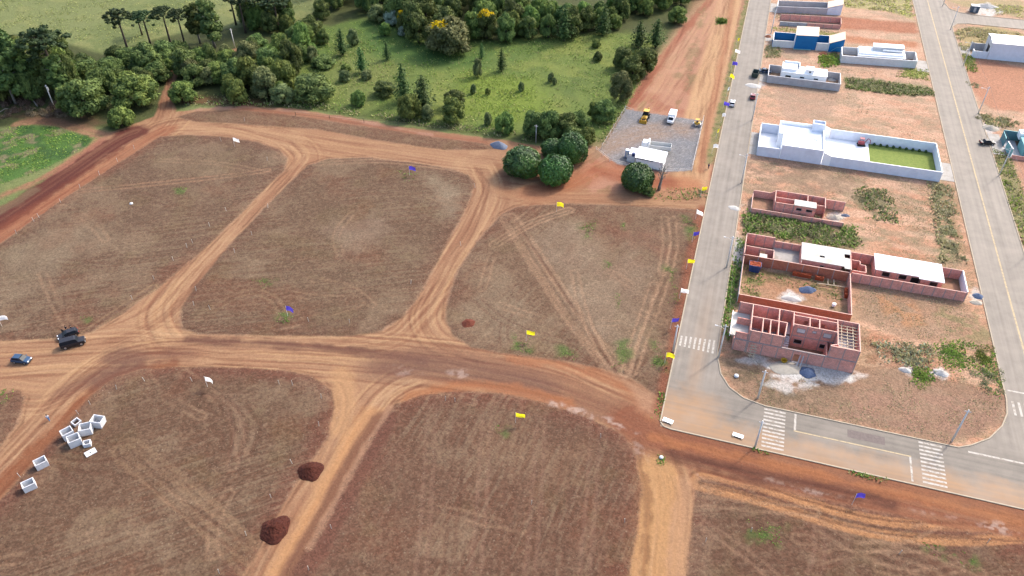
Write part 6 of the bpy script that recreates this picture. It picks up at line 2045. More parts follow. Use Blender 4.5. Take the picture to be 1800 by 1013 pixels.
# yellow roller
t = thing('road_roller', 'small yellow roller at the right post line of the gravel yard', 'roller', (-9.8, 223.2, 0), math.pi)
o = MB(); o.box(-1.0, .9, -.5, .5, .5, 1.2); bevel_obj(o.build('body', P_YEL, t), .08, 2)
for x in (-.85, .85):
    o = MB(); o.tube([(x, -.6, .45), (x, .6, .45)], .45, 16); o.build('drum', M_RIM, t)
o = MB(); o.box(-.35, .3, -.3, .3, 1.2, 1.55); o.build('seat', M_PLAST, t)
o = MB()
for x in (-.5, .5):
    for y in (-.45, .45): o.tube([(x, y, 1.2), (x, y, 2.1)], .03, 5)
o.box(-.6, .6, -.55, .55, 2.1, 2.16); o.build('canopy', P_YEL, t)
# red mini digger on the terrace
t = thing('mini_digger', 'dark red mini digger on the white terrace beside the lawn', 'digger', (37.4, 224.8, .12), 0.1)
for y in (-.55, .55):
    o = MB(); o.tube([(-.9, y - .15, .28), (-.9, y + .15, .28)], .27, 10); o.tube([(.9, y - .15, .28), (.9, y + .15, .28)], .27, 10); o.box(-.9, .9, y - .15, y + .15, .02, .54); o.build('track', M_TYRE, t)
o = MB(); o.box(-1.0, .7, -.6, .6, .6, 1.3); bevel_obj(o.build('body', P_RED, t), .08, 2)
o = MB()
for x in (-.6, .35):
    for y in (-.5, .5): o.tube([(x, y, 1.3), (x, y, 2.3)], .04, 5)
o.box(-.75, .5, -.6, .6, 2.3, 2.38); o.build('canopy', P_RED, t)
o = MB(); o.tube([(.7, 0, .9), (1.5, 0, 2.4), (2.2, 0, 1.9)], .13, 6); o.tube([(2.2, 0, 1.9), (2.3, 0, .7)], .1, 6); o.build('digging_arm', P_RED, t)

# skips
def skip(label, x, y, yaw, m_, load=None, L=2.7, W=1.7, H=1.5, name='skip'):
    t = thing(name, label, 'skip', (x, y, 0.05), yaw)
    o = MB()
    b_, tp = .82, 1.0
    n4 = [(-L/2*b_, -W/2), (L/2*b_, -W/2), (L/2*b_, W/2), (-L/2*b_, W/2)]
    t4 = [(-L/2*tp, -W/2), (L/2*tp, -W/2), (L/2*tp, W/2), (-L/2*tp, W/2)]
    vs_ = [(x_, y_, .1) for x_, y_ in n4] + [(x_, y_, H) for x_, y_ in t4]
    o.add(vs_, [(3, 2, 1, 0), (0, 1, 5, 4), (1, 2, 6, 5), (2, 3, 7, 6), (3, 0, 4, 7)])
    bo = o.build('shell', m_, t); so = bo.modifiers.new('thick', 'SOLIDIFY'); so.thickness = .06
    o = MB()
    for a_, b2 in ((t4[0], t4[1]), (t4[1], t4[2]), (t4[2], t4[3]), (t4[3], t4[0])):
        o.wall(a_, b2, H - .06, H + .04, .1)
    o.build('rim', m_, t)
    for y_ in (-W/2 - .04, W/2 + .04):
        for x_ in (-.6, 0, .6):
            o = MB(); o.box(x_ - .05, x_ + .05, y_ - .04, y_ + .04, .1, H - .06); o.build('rib', m_, t)
    if load:
        load(t, L, W, H)
    return t
def brickload(t, L, W, H):
    o = MB()
    for i in range(9):
        for j in range(5):
            x_ = -L/2 + .22 + i * (L - .44) / 8; y_ = -W/2 + .2 + j * (W - .4) / 4
            o.box(x_ - .13, x_ + .13, y_ - .12, y_ + .12, H - .3, H - .02 + rnd.uniform(0, .16))
    tag(o.build('load', M_REDB, t), kind='stuff')
skip('blue steel skip heaped with orange rubble in the walled brick yard', 11.6, 155.7, 0.0, P_SKIP, brickload, 2.7, 1.9, 1.9)
x, y = at(1327, 134)
skip('dark green open skip standing on the paved street', x, y, math.pi / 2 - .1, P_GREEN, None, 3.4, 2.0, 1.6)

# ------------------------------------------------------------------ site hut, toilet, yard fence
b = Bld('site_hut', 'long white site hut with ribbed white roof at the yard entrance', 'hut', -19.6, 196.5)
sl0 = 0.0
r = b.mb()
W = b.wall
W((-23.5, 194.9), (-15.9, 194.2), 0, 2.5, M_WHITE, t=.1, ops=[(0.1, 5.0, 2.05, 2.4)])
W((-15.9, 194.3), (-15.7, 199.0), 0, 2.6, M_WHITE, t=.1)
W((-23.5, 195.0), (-23.4, 199.6), 0, 2.6, M_WHITE, t=.1)
W((-23.4, 199.7), (-15.7, 199.1), 0, 2.7, M_WHITE, t=.1)
q = [(-23.8, 194.5, 2.62), (-15.6, 193.7, 2.62), (-15.3, 199.4, 3.05), (-23.6, 200.2, 3.05)]
r = b.mb()
nseg = 28
A_, B_, C_, D_ = [Vector(p) for p in q]
vs_, fs = [], []
for i in range(nseg + 1):
    u = i / nseg
    lo_, hi_ = A_.lerp(B_, u), D_.lerp(C_, u)
    dz = .04 if i % 2 else 0
    vs_ += [(lo_.x, lo_.y, lo_.z + dz), (hi_.x, hi_.y, hi_.z + dz)]
fs = [(2 * i, 2 * i + 2, 2 * i + 3, 2 * i + 1) for i in range(nseg)]
r.add(vs_, fs)
ro = b.part('roof', r, M_SHEET); so = ro.modifiers.new('thick', 'SOLIDIFY'); so.thickness = .06
tr = b.mb(); tr.wall((-26.2, 196.2), (-23.9, 195.8), 0, 1.9, .06); o = b.part('screen_wall', tr, M_GREY)
tr = b.mb(); tr.box(-25.8, -23.9, 196.4, 200.0, 2.3, 2.42); o = b.part('porch_roof', tr, M_SHEET)
tr = b.mb(); tr.box(-24.9, -24.1, 195.95, 196.7, 1.9, 2.9); o = b.part('water_tank', tr, P_SKIP)
tr = b.mb()
for x_ in (-25.7, -24.0):
    for y_ in (196.5, 199.9): tr.box(x_ - .05, x_ + .05, y_ - .05, y_ + .05, 0, 2.3)
for i_, (x_, y_) in enumerate([(-25.7, 196.5), (-24.05, 199.9)]):
    k_ = b.mb(); k_.box(x_ - .05, x_ + .05, y_ - .05, y_ + .05, 0, 2.3); b.part('post', k_, M_WHITE)
t = thing('portable_toilet', 'blue portable toilet with white roof at the left end of the hut', 'toilet', (-26.6, 198.6, 0), .1)
o = MB(); o.box(-.55, .55, -.55, .55, .05, 2.15); bevel_obj(o.build('cabin', paint_mat('toilet_blue', (0.02, .10, .32), .5), t), .05, 2)
o = MB(); loft(o, [(-.58, 2.16, 1), (.58, 2.16, 1), (.4, 2.4, .8), (-.4, 2.4, .8)], .58); o.build('roof', M_SHEET, t)
o = MB(); o.box(-.38, .38, -.575, -.552, .15, 2.0); o.build('door', P_LGREY, t)
def fence(name, label, pts, h, rails, m_, step=3.0, sag=0.0, cat='fence'):
    g = [Vector(p) for p in pts]
    t = thing(name, label, cat, (g[0].x, g[0].y, 0))
    o_ = g[0]
    for a_, b2 in zip(g[:-1], g[1:]):
        L = (b2 - a_).length
        n = max(1, int(L / step))
        for i in range(n + (1 if b2 is g[-1] else 0)):
            p = a_ + (b2 - a_) * (i / n) - o_
            k_ = MB(); k_.tube([(p.x, p.y, -.1), (p.x + rnd.uniform(-.05, .05), p.y, h)], .07, 5); k_.build('post', m_, t)
        for z_ in rails:
            k_ = MB(); k_.tube([(a_.x - o_.x, a_.y - o_.y, z_), (b2.x - o_.x, b2.y - o_.y, z_)], .025, 4); k_.build('wire', m_, t)
    return t
M_POST = mat('pale_post', (.6, .57, .53), 0.8, .15, 4)
fence('yard_fence', 'pale wire fence along the right side of the gravel yard', [at(1236, 213), at(1216, 300)], 2.0, (.6, 1.2, 1.8), M_POST, 3.0)
fence('yard_fence', 'leaning pale posts along the left side of the gravel yard', [at(1058, 262), at(1098, 196)], 1.9, (1.2,), M_POST, 4.0)
fence('yard_fence', 'two post frame at the far left corner of the gravel yard', [at(1099, 198), at(1112, 203)], 2.2, (2.1,), M_POST, 2.6)
fence('yard_fence', 'low wire fence along the front of the gravel yard', [at(1048, 264), at(1072, 284), at(1110, 294), at(1168, 303), at(1216, 301)], 1.1, (.5, 1.0), M_POST, 3.5)
fence('pasture_fence', 'thin wire fence between the meadow and the bare bank', [at(p, 186 + (p - 330) * .095) for p in range(520, 900, 60)], 1.3, (.6, 1.2), M_BARK, 6.0)

# ------------------------------------------------------------------ poles, wires, flags, stakes
def pole(bx, by, h, label, m_=M_POST, arm=None, group=None, trafo=False, r=.21, name='utility_pole'):
    p = at(bx, by)
    t = thing(name, label, 'pole', (p[0], p[1], 0), 0, group)
    o = MB(); o.tube([(0, 0, -.2), (0, 0, h)], [r, r * .62], 8); o.build('shaft', m_, t, True)
    o = MB(); o.box(-.55, .55, -.05, .05, h - .5, h - .38); o.build('crossarm', M_GREYD, t)
    if arm:
        o = MB(); o.tube([(0, 0, h - 1.2), (arm * .8, 0, h - .7), (arm * 1.8, 0, h - .6)], .045, 5); ar = o.build('lamp_arm', m_, t)
        o = MB(); o.box(arm * 1.8 - .25, arm * 1.8 + .25, -.11, .11, h - .68, h - .56); o.build('lamp_head', M_GREY, ar)
    if trafo:
        o = MB(); o.tube([(.35, -.1, h - 1.7), (.35, -.1, h - .8)], .3, 10); o.build('transformer', M_POST, t)
    return (p[0], p[1], h)
M_POLE = mat('pole_concrete', (.55, .54, .52), 0.85, .12, 3)
P = []
P.append(pole(1355, 60, 9, 'street pole by the kerb above the blue house', M_POLE, -1, None, False, .2))
P.append(pole(1322, 212, 9, 'street pole by the kerb at the long bluish wall', M_POLE, -1, None, False, .2))
P.append(pole(1303, 322, 9, 'street pole by the kerb at the small brick shell', M_POLE, -1, None, False, .2))
P.append(pole(1277, 470, 9, 'street pole by the kerb at the walled yard', M_POLE, -1, None, False, .2))
P.append(pole(1263, 628, 9, 'tall concrete pole at the rounded corner beside the two storey shell', M_POLE, -1, None, False, .19))
P.append(pole(1332, 700, 7.6, 'concrete pole on the verge just above the left crosswalk of the cross street', M_POLE, None))
pole(1673, 776, 8.6, 'concrete pole at the kerb above the right crosswalk of the cross street', M_POLE, None)
pole(1327, 786, 7.2, 'concrete pole at the lower kerb beside the left crosswalk of the cross street', M_POLE, None)
pole(1183, 618, 7.4, 'concrete pole on the red verge left of the upper crosswalk', M_POLE, None)
pole(95, 187, 7.2, 'white pole with a transformer in front of the eucalyptus stand', M_POST, None, None, True, .2)
pole(413, 84, 7.0, 'white pole by the track below the dark clump at the top', M_POST, None, None, False, .18)
pole(942, 252, 6.0, 'thin dark pole in front of the thicket behind the mango trees', M_GREYD, None, None, False, .12)
S2 = []
for px, py, lb in [(1657, 11, 'street pole at the far corner of the side street'), (1671, 52, 'street pole at the near corner of the side street'),
                   (1693, 116, 'street pole by the warehouse driveway'), (1720, 199, 'street pole on the verge above the teal house'), (1756, 309, 'street pole on the grassy verge below the teal house'),
                   (1806, 448, 'street pole near the right edge halfway down the second street')]:
    S2.append(pole(px, py, 8.8, lb, M_POLE, -1, None, False, .16))
M_WIRE = mat('wire', (0.06, 0.06, 0.06), 0.6, .1, 2)
def wire(a_, b_, label, group, sag=.5, dx=0.0, name='overhead_wire'):
    pts = []
    for i in range(9):
        u = i / 8
        pts.append((a_[0] + (b_[0] - a_[0]) * u + dx, a_[1] + (b_[1] - a_[1]) * u, a_[2] - .38 + (b_[2] - a_[2]) * u - 4 * sag * u * (1 - u)))
    o = MB(); o.tube(pts, .022, 4)
    tag(o.build(name, M_WIRE), label, 'wire', group)
for a_, b_ in zip(P[:4], P[1:5]):
    for dx in (-.6, .6):
        wire(a_, b_, 'thin overhead wire along the right kerb of the paved street', 'wires along the paved street', .6, dx)
for a_, b_ in zip(S2[1:-1], S2[2:]):
    wire(a_, b_, 'thin overhead wire along the second street', 'wires along the second street', .6, .5)
for dx in (-.3, .3):
    wire(P[4], P[5], 'overhead wire from the corner pole to the pole at the crosswalk', 'wires at the corner', .4, dx)
wire(P[5], (9.1, 127.2, 5.4), 'service wire from the crosswalk pole to the two storey shell', None, .3)

def cloth_mat(name, c):
    m, nt, p = new_mat(name)
    n = fbm_nodes(nt, geo_pos(nt), 1.5, 2, .5)
    mul = nt.nodes.new('ShaderNodeVectorMath'); mul.operation = 'SCALE'; mul.inputs[0].default_value = c
    nt.links.new(maprange(nt, n, .3, .7, .9, 1.1), mul.inputs['Scale'])
    nt.links.new(mul.outputs[0], p.inputs['Base Color'])
    p.inputs['Roughness'].default_value = .7
    t = nt.nodes.new('ShaderNodeBsdfTranslucent'); nt.links.new(mul.outputs[0], t.inputs['Color'])
    mx = nt.nodes.new('ShaderNodeMixShader'); mx.inputs[0].default_value = .5
    nt.links.new(p.outputs[0], mx.inputs[1]); nt.links.new(t.outputs[0], mx.inputs[2])
    nt.links.new(mx.outputs[0], nt.nodes['Material Output'].inputs['Surface'])
    return m
F_MATS = dict(yellow=cloth_mat('yellow_cloth', (.78, .68, .02)), white=cloth_mat('white_cloth', (.8, .8, .8)), blue=cloth_mat('violet_blue_cloth', (.07, .05, .42)))
def flag(px, py, c, label, w=1.8, h=1.2, yaw=None, base=None):
    bx, by = base or (px, py + 15 * (0.55 + 0.45 * py / 700))
    p = at(bx, by)
    t = thing('flag', label, 'flag', (p[0], p[1], 0), YAW + ((rnd.uniform(-1.1, .9) if px > 1200 and py < 420 else rnd.uniform(-.4, .3)) if yaw is None else yaw), 'flags planted over the site')
    H = 3.1
    o = MB(); o.tube([(0, 0, -.2), (.05, 0, H)], .035, 6); o.build('flagpole', M_POST, t)
    nx, nz = 9, 6
    ph = rnd.uniform(0, 6)
    vs_, fs = [], []
    for i in range(nx):
        for j in range(nz):
            u, v_ = i / (nx - 1), j / (nz - 1)
            droop = .38 * u * u
            vs_.append((.06 + u * w * .96, .22 * math.sin(4.2 * u + ph) * u + .1 * math.sin(5 * v_ + ph), H - .05 - v_ * h * (1 - .12 * u) - droop - .06 * math.sin(6 * u + ph)))
    for i in range(nx - 1):
        for j in range(nz - 1):
            k_ = i * nz + j
            fs.append((k_, k_ + 1, k_ + nz + 1, k_ + nz))
    o = MB(); o.add(vs_, fs); o.build('banner', F_MATS[c], t, True)
FL = [(413, 248, 'white', 'white flag at the top of the upper left lot'), (720, 298, 'blue', 'violet flag at the top of the middle lot'), (506, 543, 'blue', 'violet flag above a green tuft in the middle lot'),
      (4, 561, 'white', 'white flag at the left edge above the dark cars'), (365, 666, 'white', 'white flag at the top of the lower left lot'), (906, 729, 'yellow', 'yellow flag at the top of the lower middle lot'),
      (925, 586, 'yellow', 'yellow flag over green tufts at the bottom of the lot with the crossing tracks'), (978, 361, 'yellow', 'yellow flag beside the track below the mango trees'),
      (1168, 625, 'yellow', 'yellow flag nearest the concrete pole on the red verge'), (1178, 565, 'blue', 'violet flag level with the two storey shell on the verge'),
      (1194, 512, 'white', 'white flag on the verge between the violet and the yellow one'), (1206, 461, 'yellow', 'yellow flag on the verge between a white and a violet one'),
      (1216, 414, 'blue', 'violet flag over the dark green clump on the verge'), (1222, 374, 'white', 'white flag on the verge just below the dirt crossing'),
      (1231, 335, 'yellow', 'yellow flag by the round green bush at the kerb'), (1251, 260, 'white', 'white flag beside the lower right of the gravel yard'),
      (1258, 234, 'yellow', 'yellow flag beside the upper right of the gravel yard'), (1267, 206, 'white', 'white flag on the verge just above the gravel yard'),
      (1270, 184, 'blue', 'violet flag opposite the white parked car'), (1277, 160, 'white', 'white flag on the verge above the white parked car'), (1281, 135, 'yellow', 'yellow flag opposite the dark green skip'),
      (1285, 114, 'blue', 'violet flag farthest up the verge'), (1290, 92, 'white', 'white flag farthest up the verge'), (1294, 73, 'yellow', 'yellow flag farthest up the verge'),
      (1497, 871, 'blue', 'violet flag on the dark soil below the cross street')]
for px, py, c, lb in FL:
    flag(px, py, c, lb)

M_STAKE = mat('white_stake', alb(250, 244, 232), .7, .1, 5)
def stakes(pts, label, group):
    first = None
    for px, py in pts:
        p = at(px, py)
        if first is None:
            o = MB(); o.tube([(0, 0, -.1), (.06, 0, 1.15)], .055, 5); o.tube([(.06, 0, 1.15), (.065, 0, 1.3)], .07, 5)
            first = o.build('survey_stake', M_STAKE); q = first
        else:
            q = first.copy(); COL.objects.link(q)
        q.location = (p[0], p[1], 0); q.rotation_euler = (rnd.uniform(-.1, .1), rnd.uniform(-.1, .1), rnd.uniform(0, 6))
        tag(q, label, 'stake', group)
stakes([(236, 262), (207, 285), (175, 308), (141, 331), (107, 357), (69, 383), (60, 390), (29, 412)], 'white survey stake along the edge of the red cutting', 'stakes along the red cutting')
stakes([(398, 372), (369, 399), (339, 428), (329, 436), (305, 459), (271, 492), (233, 527)], 'white survey stake on the right edge of the upper left lot', 'stakes on the upper left lot')
stakes([(443, 414), (413, 445), (471, 366), (341, 538), (370, 545), (345, 512), (543, 566), (615, 569), (722, 500)], 'white survey stake on the rim of the middle lot', 'stakes on the middle lot')
stakes([(205, 685), (255, 671), (338, 671), (159, 712), (491, 676), (515, 678), (565, 701), (561, 750), (514, 816), (477, 876), (433, 942), (386, 1009), (138, 728), (36, 839)], 'white survey stake on the rim of the lower left lot', 'stakes on the lower left lot')
stakes([(800, 707), (783, 705), (583, 930), (543, 1003), (1098, 919), (934, 887), (1056, 770)], 'white survey stake on the rim of the lower middle lot', 'stakes on the lower middle lot')
stakes([(430, 214), (389, 249), (470, 283), (835, 330), (810, 432), (1240, 953), (1320, 935), (1735, 955), (1580, 975)], 'white survey stake standing apart near a lot corner', 'stakes near lot corners')

# ------------------------------------------------------------------ precast boxes, people
M_PRE = mat('precast_concrete', (.50, .51, .53), .85, .08, 2.0, stain=(.42, .40, .39), stain_amt=.4)
def precast(label, px, py, yaw, L=2.0, W=1.6, H=1.45, tilt=(0, 0), floor=True, hole=False, z=0.0, t_=.14):
    p = at(px, py)
    t = thing('precast_box', label, 'concrete box', (p[0], p[1], z), yaw, 'precast boxes beside the dirt road')
    t.rotation_euler = (tilt[0], tilt[1], yaw)
    o = MB()
    o.box(-L/2, L/2, -W/2, -W/2 + t_, 0, H); o.box(-L/2, L/2, W/2 - t_, W/2, 0, H)
    o.box(-L/2, -L/2 + t_, -W/2 + t_, W/2 - t_, 0, H); o.box(L/2 - t_, L/2, -W/2 + t_, W/2 - t_, 0, H)
    w_ = o.build('shell', M_PRE, t)
    if floor:
        o = MB(); o.box(-L/2 + t_, L/2 - t_, -W/2 + t_, W/2 - t_, 0.02, .14); o.build('base', M_PRE, t)
    if hole:
        o = MB(); o.tube([(L/2 + .001, 0, H * .5), (L/2 + .012, 0, H * .5)], .42, 14); o.build('knockout', M_GREY, t)
    return t
a_ = math.atan2(at(60, 838)[1] - at(40.4, 847)[1], at(60, 838)[0] - at(40.4, 847)[0])
precast('white open concrete box lying lowest, alone at the lower left', 54, 858, a_)
precast('white open concrete box alone above the lowest one by the road edge', 75, 819, a_ + .05)
precast('front left open concrete box of the cluster', 134, 780, a_ - .05, 2.1, 1.9, 1.7)
precast('open concrete box behind the front left one of the cluster', 122, 768, a_ + .1, 2.0, 1.7, 1.7)
precast('open concrete box in the middle of the cluster', 154, 760, a_ - .35, 2.1, 1.9, 1.7)
precast('tilted concrete box with a round knockout at the right of the cluster', 174, 747, a_ - .75, 2.1, 1.8, 1.7, (.0, .12), True, True, .06)
precast('small open concrete collar in front of the cluster', 155, 783, a_ - .3, 1.25, 1.15, .9, (0, 0), False)
precast('small concrete collar lying tipped at the back of the cluster', 135, 745, a_ + .4, 1.4, 1.2, .7, (.25, 0), False, False, .12)
p = at(160, 797)
t = thing('concrete_lid', 'flat white concrete lid with a centre hole lying before the boxes', 'concrete lid', (p[0], p[1], 0.16), a_ + .1)
t.rotation_euler = (.12, 0, a_ + .1)
o = MB(); o.box(-.95, -.17, -.6, .6, 0, .14); o.box(.17, .95, -.6, .6, 0, .14); o.box(-.17, .17, -.6, -.13, 0, .14); o.box(-.17, .17, .13, .6, 0, .14)
o.build('slab', M_PRE, t)
o = MB(); o.box(-.55, -.4, -.66, -.6, .02, .12); o.build('lifting_eye', M_STEEL, t)

M_SKIN = mat('skin', (.30, .17, .11), .6, .05, 3)
M_HAIR = mat('dark_hair', (.012, .009, .008), .7, .1, 3)
def clothmat(n, c): return mat(n, c, .9, .12, 6)
def skin_fig(name, verts, edges, rads, m_, parent, root=0, sub=1):
    me = bpy.data.meshes.new(name)
    me.from_pydata(verts, edges, [])
    o = bpy.data.objects.new(name, me)
    link(o, parent)
    sk = o.modifiers.new('skin', 'SKIN'); sk.use_smooth_shade = True
    for v, r in zip(me.skin_vertices[0].data, rads):
        v.radius = (r, r) if not isinstance(r, tuple) else r
    me.skin_vertices[0].data[root].use_root = True
    sb = o.modifiers.new('sub', 'SUBSURF'); sb.levels = sub; sb.render_levels = sub
    me.materials.append(m_)
    return o
def person(px, py, yaw, label, shirt, trousers, arms='down', stride=.12):
    p = at(px, py)
    t = thing('person', label, 'person', (p[0], p[1], 0), yaw)
    s_ = stride
    fw = .42 if arms == 'reach' else .08
    V = [(0, 0, .95), (0, 0, 1.15), (0, 0, 1.38), (0, 0, 1.5), (.02, 0, 1.58), (.03, 0, 1.70), (.02, 0, 1.78),
         (0, .10, .92), (s_, .11, .50), (s_ * .6, .11, .09), (s_ * .6 + .16, .12, .04),
         (0, -.10, .92), (-s_ * .4, -.11, .50), (-s_, -.11, .09), (-s_ + .16, -.12, .04),
         (0, .19, 1.40), (.02, .25, 1.14), (fw, .27, .93 if fw < .2 else 1.12), (fw + .07, .27, .84 if fw < .2 else 1.12), 
         (0, -.19, 1.40), (.02, -.25, 1.14), (fw, -.27, .93 if fw < .2 else 1.12), (fw + .07, -.27, .84 if fw < .2 else 1.12)]
    E_ = [(0, 1), (1, 2), (2, 3), (3, 4), (4, 5), (5, 6), (0, 7), (7, 8), (8, 9), (9, 10), (0, 11), (11, 12), (12, 13), (13, 14), (2, 15), (15, 16), (16, 17), (17, 18), (2, 19), (19, 20), (20, 21), (21, 22)]
    R = [(.11, .15), (.11, .145), (.10, .16), .055, .075, .098, .07, .085, .06, .042, .035, .085, .06, .042, .035, .052, .042, .032, .036, .052, .042, .032, .036]
    skin_fig('body', V, E_, R, M_SKIN, t)
    # shirt, trousers and hair follow the body, a little larger
    skin_fig('shirt', [V[0], V[1], V[2], (0, 0, 1.46), V[15], V[16], V[19], V[20]], [(0, 1), (1, 2), (2, 3), (2, 4), (4, 5), (2, 6), (6, 7)],
             [(.135, .175), (.13, .17), (.12, .18), .075, .075, .06, .075, .06], shirt, t)
    skin_fig('trousers', [(0, 0, .98), V[7], V[8], V[9], V[11], V[12], V[13]], [(0, 1), (1, 2), (2, 3), (0, 4), (4, 5), (5, 6)], [(.13, .17), .105, .078, .06, .105, .078, .06], trousers, t)
    o = MB()
    n = 10
    for i in range(5):
        pass
    rings = []
    o.tube([(-.02, 0, 1.66), (-.01, 0, 1.74), (0, 0, 1.80), (.0, 0, 1.845)], [.105, .118, .10, .03], 10)
    o.build('hair', M_HAIR, t, True)
    for y_ in (-.035, .035):
        o = MB(); o.tube([(.115, y_, 1.70), (.126, y_, 1.70)], .014, 6); o.build('eye', M_HAIR, t)
    o = MB(); o.tube([(.11, 0, 1.69), (.145, 0, 1.655)], [.012, .02], 6); o.build('nose', M_SKIN, t)
person(87, 740, 2.2, 'person in white shirt and blue trousers walking on the rutted dirt road', clothmat('white_shirt', (.7, .72, .75)), clothmat('blue_trousers', (.06, .18, .36)), 'down', .22)
person(119, 583, -1.2, 'person in dark clothes by the open door of the black hatchback', clothmat('dark_shirt', (.02, .02, .03)), clothmat('dark_trousers', (.015, .015, .02)), 'reach', .05)
person(128, 583, -1.8, 'person in dark clothes behind the rear of the black hatchback', clothmat('charcoal_shirt', (.03, .03, .035)), clothmat('black_trousers', (.012, .012, .014)), 'down', .05)
person(1245, 297, 1.4, 'person in navy clothes walking on the verge by the gravel yard', clothmat('navy_shirt', (.02, .025, .08)), clothmat('navy_trousers', (.02, .02, .05)), 'down', .2)

# ------------------------------------------------------------------ heaps, stacks, building site clutter
def heap(name, label, cat, px, py, rx, ry, h, m_, yaw=0.0, seed=0, rough_=.18, tail=None):
    p = at(px, py)
    rng = np.random.default_rng(seed)
    nr_, na = 20, 60
    vs_, fs = [], []
    for i in range(nr_ + 1):
        q = i / nr_
        for j in range(na):
            a = 2 * math.pi * j / na
            edge = 1 + .12 * math.sin(2 * a + seed) + .06 * math.sin(5 * a + seed * 2)
            if tail is not None:
                edge += .5 * max(0, math.cos(a - tail)) ** 6
            z = h * max(0, 1 - q ** 1.45) + (rng.normal(0, rough_ * .16) if 0 < q < 1 else 0) * h - (.08 if i == nr_ else 0)
            vs_.append((rx * q * edge * math.cos(a), ry * q * edge * math.sin(a), z))
    for i in range(nr_):
        for j in range(na):
            b_ = (j + 1) % na
            fs.append((i * na + j, (i + 1) * na + j, (i + 1) * na + b_, i * na + b_))
    sm_ = True
    me = bpy.data.meshes.new(name); me.from_pydata(vs_, [], fs); me.materials.append(m_); me.polygons.foreach_set('use_smooth', [True] * len(me.polygons)); me.update()
    o = bpy.data.objects.new(name, me); link(o)
    o.location = (p[0], p[1], 0); o.rotation_euler = (0, 0, yaw)
    tag(o, label, cat)
    return o
M_DSOIL = mat('damp_red_soil', alb(104, 50, 34), .95, .5, 3.0, bump=.3)
M_RSOIL = mat('loose_red_soil', alb(140, 74, 54), .95, .3, 2.5, bump=.1)
M_GRAV = mat('blue_grey_gravel', alb(150, 162, 184), .95, .3, 5, bump=.08)
M_GRAVD = mat('slate_blue_gravel', alb(112, 132, 168), .95, .25, 5, bump=.08)
M_LIME = mat('pale_sand', alb(240, 228, 208), .95, .15, 2, bump=.05)
M_LIMEW = mat('white_lime', alb(246, 242, 236), .95, .15, 2, bump=.05)
M_RUBB = mat('orange_rubble', alb(206, 130, 96), .95, .3, 2.5, bump=.1)
heap('soil_mound', 'dark red soil mound higher up on the narrow dirt road', 'soil mound', 543, 830, 2.2, 2.0, .95, M_DSOIL, .2, 3, .42, .9)
heap('soil_mound', 'dark red soil mound lowest on the narrow dirt road', 'soil mound', 480, 934, 2.5, 2.3, .95, M_DSOIL, .3, 4, .42, .9)
heap('soil_heap', 'low red soil heap in the lot with the crossing tracks', 'soil heap', 823, 569, 1.7, 1.5, .6, M_RSOIL, 0, 5, .35)
heap('gravel_heap', 'rounded blue grey gravel heap left of the mango trees', 'gravel heap', 877, 257, 2.6, 2.0, 1.5, M_GRAV, 0, 9, .08)
heap('gravel_heap', 'slate blue gravel heap on the lime before the two storey shell', 'gravel heap', 1419, 655, 1.9, 1.5, .9, M_GRAVD, 0, 11, .1)
heap('sand_heap', 'flat pale sand heap before the two storey shell', 'sand heap', 1382, 647, 3.6, 1.9, .7, M_LIME, .1, 12, .08)
heap('gravel_heap', 'slate blue gravel heap in the walled brick yard', 'gravel heap', 1419, 510, 1.9, 1.4, .8, M_GRAVD, .2, 13, .1)
heap('lime_heap', 'white lime heap in the walled brick yard', 'lime heap', 1391, 525, 2.0, 1.1, .5, M_LIMEW, 0, 14, .1)
heap('lime_heap', 'white lime heap left of the bright bush on the corner lot', 'lime heap', 1591, 651, 1.2, .8, .5, M_LIMEW, 0, 15, .1)
heap('lime_heap', 'pale hollow heap right of the bright bush on the corner lot', 'lime heap', 1654, 656, 1.5, 1.0, .6, M_LIMEW, 0, 16, .25)
heap('gravel_heap', 'small slate gravel heap by the kerb of the second street', 'gravel heap', 1719, 521, 1.3, 1.0, .6, M_GRAVD, .6, 17, .1)
heap('sand_heap', 'cream sand heap by the kerb of the second street', 'sand heap', 1716, 532, 1.5, .8, .5, M_LIME, 0, 18, .1)
heap('sand_heap', 'yellowish sand heap behind the small brick shell', 'sand heap', 1466, 383, 2.0, 1.2, .9, M_LIME, 0, 19, .1)
heap('gravel_heap', 'blue grey gravel heap beside the sand behind the small brick shell', 'gravel heap', 1486, 379, 1.0, .7, .5, M_GRAV, 0, 20, .1)
heap('sand_heap', 'white sand heap spilled on the paved street below the skip', 'sand heap', 1324, 151, 2.4, 2.0, .5, M_LIMEW, 0, 21, .12)
heap('sand_heap', 'white sand spill on the paved street at the small brick shell', 'sand heap', 1291, 366, 1.6, 1.1, .3, M_LIMEW, 0, 22, .12)
heap('sand_heap', 'cream sand heap at the driveway of the teal house', 'sand heap', 1741, 226, 2.6, 1.6, 1.0, M_LIME, 0, 23, .1)
heap('rubble_heap', 'orange rubble heap at the kerb beside the blue house', 'rubble heap', 1350, 65, 1.4, 1.1, .8, M_RUBB, 0, 24, .25)
heap('rubble_heap', 'orange rubble heap between the blue house and the bright shrub', 'rubble heap', 1447, 95, 1.6, 1.0, .8, M_RUBB, 0, 25, .25)
heap('rubble_heap', 'white rubble heap at the top right corner beside the container', 'rubble heap', 1732, 12, 4.5, 2.4, 1.2, M_LIMEW, 0, 26, .25)
heap('rubble_heap', 'white rubble heap in the rear yard of the small stepped white house', 'rubble heap', 1462, 141, 1.3, .9, .6, M_LIMEW, 0, 27, .3)
heap('rubble_heap', 'white rubble heap in the yard of the farthest grey house', 'rubble heap', 1429, 12, 1.2, .9, .7, M_LIMEW, 0, 28, .3)
heap('rubble_heap', 'dark rubble heap in the front yard of the small stepped white house', 'rubble heap', 1364, 126, 1.3, 1.0, .7, M_GREYD, 0, 29, .3)
